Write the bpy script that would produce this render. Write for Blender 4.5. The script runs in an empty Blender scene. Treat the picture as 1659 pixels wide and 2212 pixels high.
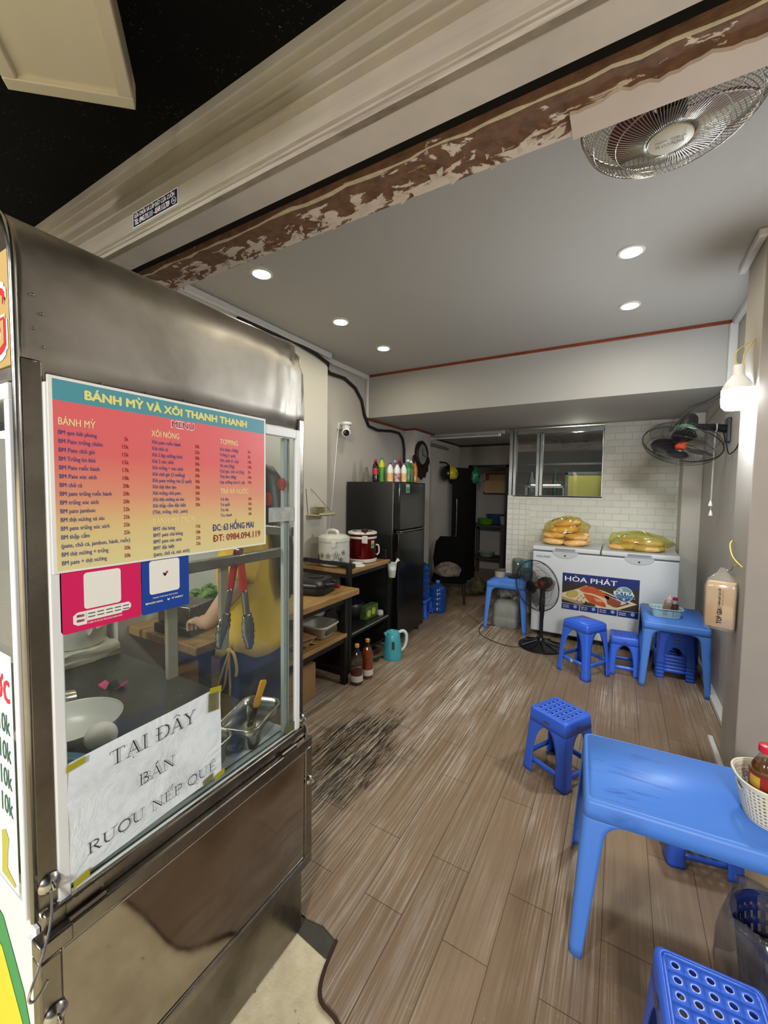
import bpy, bmesh, math, random
from mathutils import Vector, Matrix
from math import pi, sin, cos, sqrt, radians as R
random.seed(7)
SC = bpy.context.scene
COL = SC.collection

# ------------------------------------------------------------------ camera
def set_camera():
    yaw, pitch, roll, foc = -0.527434, 0.0546067, 0.013784, 877.9
    w = Vector((sin(yaw)*cos(pitch), cos(yaw)*cos(pitch), -sin(pitch)))
    rt = Vector((cos(yaw), -sin(yaw), 0)); up = rt.cross(w)
    r = rt*cos(roll)+up*sin(roll); u = up*cos(roll)-rt*sin(roll)
    cd = bpy.data.cameras.new('camera'); cd.sensor_fit = 'AUTO'; cd.sensor_width = 36
    cd.lens = foc/2212*36; cd.clip_start = 0.02; cd.clip_end = 100
    co = bpy.data.objects.new('camera', cd); COL.objects.link(co)
    m = Matrix((r, u, -w)).transposed().to_4x4(); m.translation = (0, 0, 1.45)
    co.matrix_world = m; SC.camera = co
set_camera()
SC.view_settings.view_transform = 'Standard'
try: SC.view_settings.look = 'None'
except Exception: pass
SC.view_settings.gamma = 1
SC.view_settings.use_curve_mapping = False
SC.view_settings.exposure = 0.0
SC.cycles.max_bounces = 10; SC.cycles.diffuse_bounces = 5; SC.cycles.glossy_bounces = 5
SC.cycles.transparent_max_bounces = 24; SC.cycles.transmission_bounces = 6
SC.cycles.sample_clamp_indirect = 6.0
SC.cycles.caustics_reflective = False; SC.cycles.caustics_refractive = False

# ------------------------------------------------------------------ world and lights
BULB_E, DOWN_E, STREET_W, SHOP_W, WORLD_E, STRIP_E = 330.0, 235.0, 800.0, 760.0, 0.10, 55.0
wd = bpy.data.worlds.new('night'); SC.world = wd; wd.use_nodes = True
wd.node_tree.nodes['Background'].inputs[0].default_value = (0.75, 0.85, 1.0, 1)
wd.node_tree.nodes['Background'].inputs[1].default_value = WORLD_E
def street_lamp(name, loc, watts, col, size):
    l = bpy.data.lights.new(name, 'POINT'); l.energy = watts; l.color = col; l.shadow_soft_size = size
    o = bpy.data.objects.new(name, l); o.location = loc; COL.objects.link(o); return o
street_lamp('street_lamp', (-3.2, -4.6, 3.3), STREET_W, (1.0, 0.95, 0.86), 0.35)
street_lamp('board_fill_lamp', (-0.45, 5.12, 2.08), 9.0, (1.0, 0.95, 0.8), 0.05)  # added light behind the partition, brightens the yellow board
street_lamp('shopfront_lamp', (1.0, -3.4, 2.72), SHOP_W, (1.0, 0.95, 0.90), 0.30)

# ------------------------------------------------------------------ materials
def lin(h):
    h = h.lstrip('#'); o = []
    for i in (0, 2, 4):
        v = int(h[i:i+2], 16)/255
        o.append(v/12.92 if v <= 0.04045 else ((v+0.055)/1.055)**2.4)
    return (*o, 1)
class NT:
    def __init__(s, name):
        s.m = bpy.data.materials.new(name); s.m.use_nodes = True
        s.t = s.m.node_tree; s.n = s.t.nodes; s.p = s.n['Principled BSDF']; s.out = s.n['Material Output']
        s.tc = None
    def new(s, typ, **kw):
        n = s.n.new(typ)
        for k, v in kw.items(): setattr(n, k, v)
        return n
    def set(s, sock, v):
        if hasattr(v, 'is_output'): s.t.links.new(v, sock)
        elif isinstance(v, (tuple, list)) and sock.type == 'RGBA' and len(v) == 3: sock.default_value = (*v, 1)
        else: sock.default_value = v
    def pr(s, **kw):
        for k, v in kw.items():
            s.set(s.p.inputs[{'col': 'Base Color', 'rough': 'Roughness', 'metal': 'Metallic', 'trans': 'Transmission Weight', 'alpha': 'Alpha', 'ior': 'IOR',
                'normal': 'Normal', 'emit': 'Emission Color', 'es': 'Emission Strength', 'spec': 'Specular IOR Level', 'coat': 'Coat Weight', 'sss': 'Subsurface Weight', 'aniso': 'Anisotropic'}[k]], v)
    def obj(s):
        if s.tc is None: s.tc = s.new('ShaderNodeTexCoord')
        return s.tc.outputs['Object']
    def mapped(s, scale=(1, 1, 1), rot=(0, 0, 0), loc=(0, 0, 0), src=None):
        n = s.new('ShaderNodeMapping'); s.set(n.inputs['Vector'], src or s.obj())
        n.inputs['Scale'].default_value = scale; n.inputs['Rotation'].default_value = rot; n.inputs['Location'].default_value = loc
        return n.outputs[0]
    def noise(s, scale=5, detail=4, rough=0.55, vec=None, dist=0):
        n = s.new('ShaderNodeTexNoise'); s.set(n.inputs['Vector'], vec or s.obj())
        n.inputs['Scale'].default_value = scale; n.inputs['Detail'].default_value = detail; n.inputs['Roughness'].default_value = rough
        n.inputs['Distortion'].default_value = dist
        return n.outputs[0]
    def ramp(s, fac, stops, interp='LINEAR'):
        n = s.new('ShaderNodeValToRGB'); s.set(n.inputs[0], fac); e = n.color_ramp.elements; n.color_ramp.interpolation = interp
        while len(e) < len(stops): e.new(0.5)
        for el, (p, c) in zip(e, stops):
            el.position = p; el.color = c if isinstance(c, tuple) else (c, c, c, 1)
        return n.outputs[0]
    def mix(s, fac, a, b, mode='MIX'):
        n = s.new('ShaderNodeMix', data_type='RGBA', blend_type=mode)
        s.set(n.inputs[0], fac); s.set(n.inputs[6], a); s.set(n.inputs[7], b); return n.outputs[2]
    def math(s, op, a, b=0.0, clamp=False):
        n = s.new('ShaderNodeMath', operation=op, use_clamp=clamp); s.set(n.inputs[0], a); s.set(n.inputs[1], b); return n.outputs[0]
    def bump(s, h, strength=0.3, dist=0.01):
        n = s.new('ShaderNodeBump'); s.set(n.inputs['Height'], h); n.inputs['Strength'].default_value = strength; n.inputs['Distance'].default_value = dist
        s.pr(normal=n.outputs[0])
    def sep(s, vec=None):
        n = s.new('ShaderNodeSeparateXYZ'); s.set(n.inputs[0], vec or s.obj()); return n.outputs
def mat(name, hexc, rough=0.5, metal=0.0, vary=0.0, vs=6.0, bump=0.0, bs=40.0, hex2=None, **kw):
    t = NT(name); c = lin(hexc)
    if vary or hex2:
        c2 = lin(hex2) if hex2 else tuple(max(0, x*(1-vary)) for x in c[:3])+(1,)
        t.pr(col=t.mix(t.ramp(t.noise(vs, 5), [(0.35, 0.0), (0.7, 1.0)]), c, c2))
    else: t.pr(col=c)
    t.pr(rough=rough, metal=metal, **kw)
    if bump: t.bump(t.noise(bs, 3), bump, 0.004)
    return t.m
def glassy(name, tint='#ffffff', gloss=0.08, rough=0.02, milky=0.0, milk='#dddddd'):
    """thin clear sheet: transparent + fresnel reflection (+ some milky diffuse)"""
    t = NT(name); t.n.remove(t.p)
    tr = t.new('ShaderNodeBsdfTransparent'); tr.inputs[0].default_value = lin(tint)
    gl = t.new('ShaderNodeBsdfGlossy'); gl.inputs['Roughness'].default_value = rough
    fr = t.new('ShaderNodeFresnel'); fr.inputs[0].default_value = 1.45
    ge = t.new('ShaderNodeNewGeometry'); m1 = t.new('ShaderNodeMixShader')   # outer face only: the sheet does not refract
    f = t.math('ADD', t.math('MULTIPLY', fr.outputs[0], t.math('SUBTRACT', 1.0, ge.outputs['Backfacing'])), gloss-0.045, True)
    t.set(m1.inputs[0], f); t.set(m1.inputs[1], tr.outputs[0]); t.set(m1.inputs[2], gl.outputs[0]); res = m1.outputs[0]
    if milky:
        df = t.new('ShaderNodeBsdfDiffuse'); df.inputs[0].default_value = lin(milk)
        m2 = t.new('ShaderNodeMixShader')
        nz = t.ramp(t.noise(14, 4, 0.6), [(0.3, milky*0.5), (0.7, min(1, milky*1.5))])
        t.set(m2.inputs[0], nz); t.set(m2.inputs[1], res); t.set(m2.inputs[2], df.outputs[0]); res = m2.outputs[0]
    t.t.links.new(res, t.out.inputs[0]); return t.m
def emis(name, hexc, strength):
    t = NT(name); t.pr(col=lin('#ffffff'), emit=lin(hexc), es=strength); return t.m
def steel(name, hexc='#a9a6a0', rough=0.3, smudge=0.12, bump=0.0, hex2=None):
    t = NT(name); n = t.noise(3.5, 6, 0.6, dist=0.4)
    c = lin(hexc); c2 = lin(hex2) if hex2 else tuple(x*0.72 for x in c[:3])+(1,)
    t.pr(col=t.mix(t.ramp(n, [(0.38, 0.0), (0.68, 1.0)]), c, c2), metal=1.0,
         rough=t.ramp(t.noise(6, 6, 0.65), [(0.3, max(0.03, rough-smudge)), (0.75, rough+smudge)]))
    if bump: t.bump(t.noise(7, 2), bump, 0.02)
    return t.m

# ------------------------------------------------------------------ mesh builder
def thing(name, label, cat, loc=(0, 0, 0), rz=0.0, group=None):
    o = bpy.data.objects.new(name, None); o.empty_display_size = 0.05; COL.objects.link(o)
    o.location = loc; o.rotation_euler = (0, 0, rz); o['label'] = label; o['category'] = cat
    if group: o['group'] = group
    return o
def tag(o, label, cat, group=None, kind=None):
    o['label'] = label; o['category'] = cat
    if group: o['group'] = group
    if kind: o['kind'] = kind
    return o
def dup(root, loc, rz, label, group=None):
    r = root.copy(); COL.objects.link(r); r.location = loc; r.rotation_euler = (0, 0, rz); r['label'] = label
    if group: r['group'] = group
    for ch in list(root.children):
        c = ch.copy(); COL.objects.link(c); c.parent = r
        for g in ch.children:
            d = g.copy(); COL.objects.link(d); d.parent = c
    return r
def rootmat(o):
    return Matrix.Translation(o.location) @ Matrix.Rotation(o.rotation_euler.z, 4, 'Z')
_tx = {}
def _glyphs(s):
    if s not in _tx:
        cu = bpy.data.curves.new('lettering', 'FONT'); cu.body = s; cu.size = 1; cu.resolution_u = 2
        o = bpy.data.objects.new('lettering', cu); COL.objects.link(o)
        dg = bpy.context.evaluated_depsgraph_get(); dg.update()
        me = bpy.data.meshes.new_from_object(o.evaluated_get(dg))
        _tx[s] = ([v.co.copy() for v in me.vertices], [tuple(p.vertices) for p in me.polygons])
        bpy.data.objects.remove(o); bpy.data.curves.remove(cu); bpy.data.meshes.remove(me)
    return _tx[s]
def text_mesh(s, bold=0.0):
    hm = {'ơ': 'o', 'ớ': 'ó', 'ờ': 'ò', 'ở': 'ỏ', 'ỡ': 'õ', 'ợ': 'ọ', 'Ơ': 'O', 'Ớ': 'Ó', 'Ờ': 'Ò', 'Ở': 'Ỏ', 'Ỡ': 'Õ', 'Ợ': 'Ọ'}
    base = ''.join(hm.get(c, c) for c in s).replace('\u0110', 'D').replace('\u0111', 'd'); vs, ps = _glyphs(base); vs = list(vs); ps = list(ps)
    for i, c in enumerate(s):                      # stroke of the barred d
        if c in '\u0110\u0111':
            w = _glyphs(base[i])[0]; x1 = max(v.x for v in _glyphs(base[:i+1])[0]); x0 = x1-(max(v.x for v in w)-min(v.x for v in w))
            a, b, y0, y1 = (x0-0.07, x0+0.27, 0.30, 0.37) if c == '\u0110' else (x1-0.24, x1+0.07, 0.54, 0.60)
            k = len(vs); vs += [Vector((a, y0, 0)), Vector((b, y0, 0)), Vector((b, y1, 0)), Vector((a, y1, 0))]; ps.append((k, k+1, k+2, k+3))
        if c in hm:                                # horn of the horned o
            x1 = max(v.x for v in _glyphs(base[:i+1])[0]); k = len(vs)
            q = ((-0.10, 0.56), (-0.02, 0.60), (0.05, 0.68), (0.05, 0.79), (-0.02, 0.79), (-0.03, 0.71), (-0.10, 0.66)) if c.isupper() else ((-0.09, 0.36), (-0.02, 0.40), (0.05, 0.45), (0.05, 0.54), (-0.01, 0.54), (-0.02, 0.48), (-0.10, 0.44))
            vs += [Vector((x1+a, b, 0)) for a, b in q]; ps.append(tuple(range(k, k+7)))
    if bold > 0.004:                               # heavier weight: the same letters struck again a little aside
        V, P = [], []
        for dx, dy in ((-bold, 0), (bold, 0), (0, bold*0.8), (0, -bold*0.8)) if bold > 0.02 else ((-bold, 0), (bold, 0)):
            k = len(V); V += [Vector((v.x+dx, v.y+dy, k/max(1, len(vs))*3e-5)) for v in vs]; P += [tuple(i+k for i in p) for p in ps]
        vs, ps = V, P
    return vs, ps
class MB:
    def __init__(s, world=None):
        s.bm = bmesh.new(); s.mi = 0
        s.T = rootmat(world).inverted() if world is not None else Matrix.Identity(4)
        s.L = Matrix.Identity(4)
    def v(s, p): return s.bm.verts.new(s.T @ (s.L @ Vector(p)))
    def f(s, vs):
        try: f = s.bm.faces.new(vs)
        except ValueError: return None
        f.material_index = s.mi; return f
    def poly(s, pts): return s.f([s.v(p) for p in pts])
    def box(s, lo, hi):
        x0, y0, z0 = lo; x1, y1, z1 = hi
        v = [s.v(p) for p in ((x0,y0,z0),(x1,y0,z0),(x1,y1,z0),(x0,y1,z0),(x0,y0,z1),(x1,y0,z1),(x1,y1,z1),(x0,y1,z1))]
        for q in ((3,2,1,0),(4,5,6,7),(0,1,5,4),(1,2,6,5),(2,3,7,6),(3,0,4,7)): s.f([v[i] for i in q])
        return s
    def cbox(s, c, d): return s.box([c[i]-d[i]/2 for i in range(3)], [c[i]+d[i]/2 for i in range(3)])
    def prism(s, pts, d):
        d = Vector(d); a = [s.v(p) for p in pts]; b = [s.v(Vector(p)+d) for p in pts]; n = len(pts)
        s.f(a[::-1]); s.f(b)
        for i in range(n): s.f([a[i], a[(i+1)%n], b[(i+1)%n], b[i]])
        return s
    def grid(s, rows, cu=False, cv=False, cap=(False, False)):
        V = [[s.v(p) for p in r] for r in rows]; n = len(V[0]); m = len(V)
        for i in range(m if cv else m-1):
            a, b = V[i], V[(i+1)%m]
            for j in range(n if cu else n-1): s.f([a[j], a[(j+1)%n], b[(j+1)%n], b[j]])
        if cap[0]: s.f(V[0][::-1])
        if cap[1]: s.f(V[-1])
        return V
    def loft(s, rings, cap=(True, True)): return s.grid(rings, cu=True, cap=cap)
    def lathe(s, prof, o=(0, 0, 0), n=24, sx=1, sy=1, M=None, cap=(True, True)):
        M = M or Matrix.Translation(o)
        rings = [[M @ Vector((r*cos(2*pi*k/n)*sx, r*sin(2*pi*k/n)*sy, z)) for k in range(n)] for r, z in prof]
        s.loft(rings, cap); return s
    def cyl(s, a, b, r, r2=None, n=16):
        a, b = Vector(a), Vector(b); M = Matrix.Translation(a) @ (b-a).to_track_quat('Z', 'Y').to_matrix().to_4x4()
        L = (b-a).length; return s.lathe([(r, 0), (r if r2 is None else r2, L)], n=n, M=M)
    def ball(s, c, r, n=14, m=8, M=None):
        if not hasattr(r, '__len__'): r = (r, r, r)
        B = Matrix.Translation(c) @ (M or Matrix.Identity(4))
        rings = [[B @ Vector((r[0]*sin(pi*i/m)*cos(2*pi*k/n), r[1]*sin(pi*i/m)*sin(2*pi*k/n), -r[2]*cos(pi*i/m))) for k in range(n)] for i in range(1, m)]
        V = s.grid(rings, cu=True); lo = s.v(B @ Vector((0, 0, -r[2]))); hi = s.v(B @ Vector((0, 0, r[2])))
        for k in range(n): s.f([lo, V[0][(k+1)%n], V[0][k]]); s.f([hi, V[-1][k], V[-1][(k+1)%n]])
        return s
    def tube(s, pts, r, n=8, closed=False):
        P = [Vector(p) for p in pts]; m = len(P); rr = list(r) if hasattr(r, '__len__') else [r]*m
        if not closed and 4 <= m <= 16:            # round the bends
            Q, q = [], []
            for i in range(m-1):
                a, b, c, d = P[max(i-1, 0)], P[i], P[i+1], P[min(i+2, m-1)]
                for j in range(4):
                    t = j/4; Q.append(b*2*0.5+(c-a)*0.5*t+(a*2-b*5+c*4-d)*0.5*t*t+(b*3-a-c*3+d)*0.5*t*t*t); q.append(rr[i]+(rr[i+1]-rr[i])*t)
            P, rr = Q+[P[-1]], q+[rr[-1]]; m = len(P)
        rings = []; up = None
        for i in range(m):
            if closed: d = P[(i+1)%m]-P[i-1]
            else: d = P[min(i+1, m-1)]-P[max(i-1, 0)]
            d.normalize()
            if up is None:
                up = Vector((0, 0, 1)) if abs(d.z) < 0.9 else Vector((1, 0, 0))
            x = up.cross(d)
            if x.length < 1e-6: x = Vector((1, 0, 0)).cross(d)
            x.normalize(); up = d.cross(x); up.normalize()
            rings.append([P[i]+(x*cos(2*pi*k/n)+up*sin(2*pi*k/n))*rr[i] for k in range(n)])
        s.grid(rings, cu=True, cv=closed, cap=(not closed, not closed)); return s
    def text(s, body, M, h, fit=None, align='L', bold=0.0, wx=1.0, shear=0.0):
        """h = cap height; fit = total width; M maps the lettering's x, y to the place"""
        vs, ps = text_mesh(body, bold)
        if not vs: return 0
        k = h/0.69; x0 = min(v.x for v in vs); x1 = max(v.x for v in vs); w = x1-x0
        kx = fit/w if fit else k*wx; W = w*kx; off = {'L': 0, 'C': -W/2, 'R': -W}[align]
        V = [s.v(M @ Vector(((v.x-x0)*kx+off+shear*v.y*k, v.y*k, v.z))) for v in vs]
        for p in ps: s.f([V[i] for i in p])
        return W
    def obj(s, name, mats, parent=None, smooth=35, bevel=0.0, seg=2, solid=0.0, sub=0, off=-1, tri=False):
        me = bpy.data.meshes.new(name)
        bmesh.ops.recalc_face_normals(s.bm, faces=s.bm.faces) if not tri else None
        s.bm.to_mesh(me); s.bm.free()
        for m in (mats if isinstance(mats, (list, tuple)) else [mats]): me.materials.append(m)
        o = bpy.data.objects.new(name, me); COL.objects.link(o)
        if parent is not None: o.parent = parent
        if smooth:
            me.shade_smooth()
            if smooth < 180: me.set_sharp_from_angle(angle=R(smooth))
        if solid:
            md = o.modifiers.new('solid', 'SOLIDIFY'); md.thickness = solid; md.offset = off
        if bevel:
            md = o.modifiers.new('bevel', 'BEVEL'); md.width = bevel; md.segments = seg; md.limit_method = 'ANGLE'; md.angle_limit = R(40)
        if sub:
            md = o.modifiers.new('sub', 'SUBSURF'); md.levels = sub; md.render_levels = sub
        return o
def rrect(hx, hy, r, n=5, cx=0, cy=0, z=None):
    out = []
    for sx, sy, a in ((1, -1, -pi/2), (1, 1, 0), (-1, 1, pi/2), (-1, -1, pi)):
        for k in range(n+1):
            t = a+pi/2*k/n; p = (cx+sx*(hx-r)+r*cos(t), cy+sy*(hy-r)+r*sin(t))
            out.append(p if z is None else (p[0], p[1], z))
    return out
def struct(o, label=None):
    o['kind'] = 'structure'
    return o
def frameM(origin, xa, ya):
    x = Vector(xa).normalized(); y = Vector(ya).normalized(); z = x.cross(y)
    m = Matrix((x, y, z)).transposed().to_4x4(); m.translation = origin; return m

# ------------------------------------------------------------------ shell materials
WALL = mat('wall_paint', '#c9c5bd', 0.7, vary=0.07, vs=1.6, bump=0.05, bs=60)
WALLG = mat('wall_paint_grey', '#b3aea8', 0.7, vary=0.10, vs=2.0, bump=0.06, bs=50)
CEIL = mat('ceiling_paint', '#adaba8', 0.8, vary=0.03, vs=1.0)
REDWOOD = mat('red_wood_trim', '#8a3a1c', 0.45, vary=0.35, vs=9)
WHITEP = mat('white_plastic_trim', '#d4d4d2', 0.45, vary=0.06)
BLACK = mat('black_matte', '#0b0b0c', 0.6)
DARK = mat('dark_void', '#060606', 0.9)

def wood_floor():
    t = NT('wood_look_floor')
    m = t.mapped((1, 1, 1), (0, 0, -pi/2))                 # planks run along the room
    b = t.new('ShaderNodeTexBrick'); t.set(b.inputs['Vector'], m)
    for k, v in (('Scale', 1.0), ('Mortar Size', 0.0016), ('Mortar Smooth', 0.2), ('Bias', 0.0), ('Brick Width', 0.72), ('Row Height', 0.148)): b.inputs[k].default_value = v
    b.offset = 0.37; b.offset_frequency = 2
    b.inputs['Color1'].default_value = (0.12, 0.12, 0.12, 1); b.inputs['Color2'].default_value = (0.9, 0.9, 0.9, 1); b.inputs['Mortar'].default_value = (0.5, 0.5, 0.5, 1)
    base = t.ramp(b.outputs['Color'], [(0.0, lin('#7d674f')), (0.5, lin('#88725a')), (1.0, lin('#937c64'))])
    grain = t.noise(1, 5, 0.6, t.mapped((46, 2.2, 1)), 0.6)
    base = t.mix(t.ramp(grain, [(0.3, 0.0), (0.75, 0.75)]), base, lin('#78624d'))
    # worn, whitish streaks along the boards
    wear = t.noise(1.1, 4, 0.6, t.mapped((1.5, 0.75, 1), loc=(0.3, 0.2, 0)))
    x, y, z = t.sep()
    path = t.math('SUBTRACT', 1.0, t.math('MULTIPLY', t.math('ABSOLUTE', t.math('ADD', t.math('ADD', x, 1.12), t.math('MULTIPLY', t.math('SUBTRACT', y, 2.2), -0.02))), 1.25), True)
    patch = t.ramp(t.noise(1, 4, 0.6, t.mapped((9, 2.2, 1)), 0.4), [(0.42, 0.0), (0.62, 1.0)])
    amt = t.math('ADD', t.ramp(wear, [(0.46, 0.04), (0.74, 0.75)]), t.math('MULTIPLY', path, 0.62), True)
    st = t.ramp(t.noise(1, 4, 0.7, t.mapped((130, 1.3, 1)), 0.15), [(0.46, 0.0), (0.55, 1.0)])
    wm = t.math('MULTIPLY', t.math('MULTIPLY', st, amt, True), t.math('ADD', t.math('MULTIPLY', patch, 0.65), 0.35), True)
    base = t.mix(wm, base, lin('#dad5cb'))
    fine = t.ramp(t.noise(70, 2, 0.7), [(0.62, 0.0), (0.72, 0.4)])
    base = t.mix(t.math('MULTIPLY', fine, patch), base, lin('#b6aa9c'))
    # black worn patch beside the cart
    dx = t.math('MULTIPLY', t.math('ADD', x, 1.23), 3.4); dy = t.math('MULTIPLY', t.math('SUBTRACT', y, 1.80), 1.75)
    d = t.math('SQRT', t.math('ADD', t.math('MULTIPLY', dx, dx), t.math('MULTIPLY', dy, dy)))
    blot = t.math('SUBTRACT', 1.0, t.math('ADD', d, t.math('MULTIPLY', t.math('SUBTRACT', t.noise(5, 3), 0.5), 1.3)), True)
    bs = t.ramp(t.noise(1, 6, 0.8, t.mapped((85, 5, 1)), 0.6), [(0.46, 0.0), (0.53, 1.0)])
    base = t.mix(t.math('MULTIPLY', bs, t.ramp(blot, [(0.0, 0.0), (0.40, 0.95)])), base, lin('#22211e'))
    mort = t.ramp(b.outputs['Fac'], [(0.0, 0.0), (1.0, 0.75)])
    base = t.mix(mort, base, lin('#3a2d22'))
    t.pr(col=base, rough=t.ramp(grain, [(0.2, 0.30), (0.8, 0.52)]), spec=0.35)
    t.bump(t.math('SUBTRACT', t.math('MULTIPLY', st, 0.4), b.outputs['Fac']), 0.25, 0.0015)
    return t.m
FLOORM = wood_floor()
def pavement_mat():
    t = NT('cream_stone_pavement')
    c = t.mix(t.ramp(t.noise(9, 6, 0.7), [(0.35, 0.0), (0.65, 1.0)]), lin('#ece1c0'), lin('#d2c5a3'))
    spots = t.new('ShaderNodeTexVoronoi'); t.set(spots.inputs['Vector'], t.obj()); spots.inputs['Scale'].default_value = 17
    c = t.mix(t.ramp(spots.outputs['Distance'], [(0.035, 0.85), (0.10, 0.0)]), c, lin('#3c352a'))
    t.pr(col=c, rough=0.55); t.bump(t.noise(40, 5, 0.7), 0.5, 0.006); return t.m
def peel_mat():
    t = NT('peeling_brown_lintel')
    n = t.noise(1, 6, 0.62, t.mapped((9, 20, 20)), 0.7)
    x, y, z = t.sep()
    f = t.math('ADD', n, t.math('MULTIPLY', t.math('SUBTRACT', y, 1.02), 1.5))
    c = t.mix(t.ramp(t.noise(30, 4), [(0.3, 0.0), (0.8, 1.0)]), lin('#83604b'), lin('#553d30'))
    c = t.mix(t.ramp(f, [(0.555, 0.0), (0.575, 1.0)]), c, lin('#e0d4cc'))
    n2 = t.noise(1, 5, 0.6, t.mapped((5, 22, 20), loc=(4, 1, 0)))
    c = t.mix(t.ramp(n2, [(0.66, 0.0), (0.68, 1.0)]), c, lin('#b39c6c'))
    t.pr(col=c, rough=0.8); t.bump(f, 0.5, 0.01); return t.m
def facade_mat():
    t = NT('dirty_cream_facade'); x, y, z = t.sep()
    c = t.mix(t.ramp(t.noise(2.2, 5), [(0.35, 0.0), (0.7, 1.0)]), lin('#a8a293'), lin('#978e85'))
    dirt = t.ramp(t.noise(1, 5, 0.7, t.mapped((3, 10, 60))), [(0.48, 0.0), (0.72, 1.0)])
    low = t.ramp(z, [(0.0, 0.0), (1.0, 1.0)])
    zz = t.math('MULTIPLY', t.math('SUBTRACT', 2.36, z), 16.0, True)
    c = t.mix(t.math('MULTIPLY', dirt, t.math('ADD', t.math('MULTIPLY', zz, 0.6), 0.14)), c, lin('#3a2b20'))
    t.pr(col=c, rough=0.6, spec=0.3); return t.m
def specks_mat():
    t = NT('black_canopy'); n = t.noise(95, 2, 0.8); n2 = t.noise(7, 3)
    c = t.mix(t.math('MULTIPLY', t.ramp(n, [(0.63, 0.0), (0.69, 1.0)]), t.ramp(n2, [(0.45, 0.0), (0.7, 0.9)])), lin('#0a0b0d'), lin('#6b6a68'))
    t.pr(col=c, rough=0.75, spec=0.15); return t.m
def brickpaper_mat(name, bw, rh, off, tint='#c2c2b8', mort='#aaaaa2'):
    t = NT(name)
    b = t.new('ShaderNodeTexBrick'); t.set(b.inputs['Vector'], t.mapped((1, 1, 1), (-pi/2, 0, 0)))
    for k, v in (('Scale', 1.0), ('Mortar Size', 0.006), ('Mortar Smooth', 0.6), ('Bias', 0.0), ('Brick Width', bw), ('Row Height', rh)): b.inputs[k].default_value = v
    b.offset = off
    b.inputs['Color1'].default_value = lin(tint); c = lin(tint); b.inputs['Color2'].default_value = (c[0]*0.88, c[1]*0.9, c[2]*0.88, 1); b.inputs['Mortar'].default_value = lin(mort)
    h = t.math('SUBTRACT', t.math('MULTIPLY', t.noise(35, 4, 0.6), 0.6), b.outputs['Fac'])
    t.pr(col=b.outputs['Color'], rough=0.55); t.bump(h, 0.45, 0.008); return t.m
PAVE = pavement_mat(); PEEL = peel_mat(); FACADE = facade_mat(); CANOPY = specks_mat()
BRICKW = brickpaper_mat('white_brick_wallpaper', 0.155, 0.072, 0.5, '#d4d4ca', '#c6c6bd')
TILEW = brickpaper_mat('white_square_wallpaper', 0.075, 0.062, 0.0, '#d6d6ce', '#c2c2ba')
LINTELW = mat('white_lintel_plaster', '#d6d0ce', 0.75, vary=0.16, vs=5, bump=0.1, bs=50)
PINKP = mat('pinkish_paper_strip', '#dccfcb', 0.75, vary=0.08, vs=9)
ALU = steel('window_aluminium', '#9fa3a3', 0.35, 0.08)
PANE = glassy('window_pane_glass', '#e6eaea', 0.09)
SLABG = mat('dark_stone_slab', '#48463f', 0.6, vary=0.3, vs=14, bump=0.2)

# ------------------------------------------------------------------ floor and pavement
m = MB(); m.box((-9, -8, -0.06), (9, 1.0, -0.006)); struct(m.obj('pavement_ground', PAVE))
m = MB()
edge = [(-2.4, 1.02), (-1.3, 1.0), (-0.86, 1.00), (-0.80, 1.01), (-0.735, 0.995), (-0.714, 0.90), (-0.679, 0.848), (-0.60, 0.83), (-0.50, 0.74), (-0.30, 0.72), (0.1, 0.70), (0.6, 0.71), (1.3, 0.70)]
m.prism([(x, y, -0.03) for x, y in edge]+[(1.3, 7.6, -0.03), (-2.5, 7.6, -0.03)], (0, 0, 0.03))
struct(m.obj('floor', FLOORM))
m = MB(); m.prism([(-2.35, 1.03, -0.02), (-2.35, 0.90, -0.02), (-0.90, 0.955, -0.02), (-0.735, 0.94, -0.02), (-0.70, 1.03, -0.02)], (0, 0, 0.016)); struct(m.obj('threshold_slab_floor', SLABG))
# dark worn edge of the boards at the doorway
m = MB(); pts = [(-0.735, 0.995, 0.0), (-0.714, 0.90, 0.0), (-0.679, 0.848, 0.0), (-0.60, 0.83, 0.0), (-0.50, 0.74, 0.0), (-0.30, 0.72, 0.0), (0.1, 0.70, 0), (0.6, 0.71, 0)]
m.tube(pts, 0.006, 6); struct(m.obj('trim_1', mat('dark_edge_sealant', '#3a241a', 0.7)))

# ------------------------------------------------------------------ walls, ceiling, beam
XL, XR, ZC, YB, ZS = -2.35, 0.64, 2.64, 3.645, 2.20
m = MB(); m.box((XL-0.12, 0.86, -0.02), (XL, 6.6, 2.75)); struct(m.obj('wall_left', WALLG))
m = MB(); m.box((XL, 1.12, 0), (-2.27, 2.88, ZC)); struct(m.obj('wall_left_pillar', WALL))
m = MB(); m.box((XL, 4.5, 0), (-2.20, 4.97, ZS)); struct(m.obj('wall_left_column', WALL))
m = MB(); m.box((XR, 2.72, -0.02), (XR+0.1, 7.6, 2.75)); struct(m.obj('wall_right', WALLG))
m = MB(); m.box((0.52, 2.49, -0.02), (1.4, 2.79, ZC)); struct(m.obj('wall_right_pier', mat('pier_paint', '#9a948e', 0.7, vary=0.1, vs=3), bevel=0.004))
m = MB(); m.box((1.3, 0.86, -0.02), (1.4, 2.5, 2.75)); struct(m.obj('wall_right_unseen', WALLG))  # unseen wall, added to hold the light in
m = MB(); m.box((0.495, 4.74, 0), (XR, 5.06, ZS)); struct(m.obj('wall_right_column', WALL))
m = MB(); m.box((XL, 1.10, ZC), (1.3, YB, ZC+0.1)); struct(m.obj('ceiling', CEIL))
m = MB(); m.box((XL, YB, ZS), (XR, 7.6, ZC+0.1)); struct(m.obj('ceiling_beam', CEIL))
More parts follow.
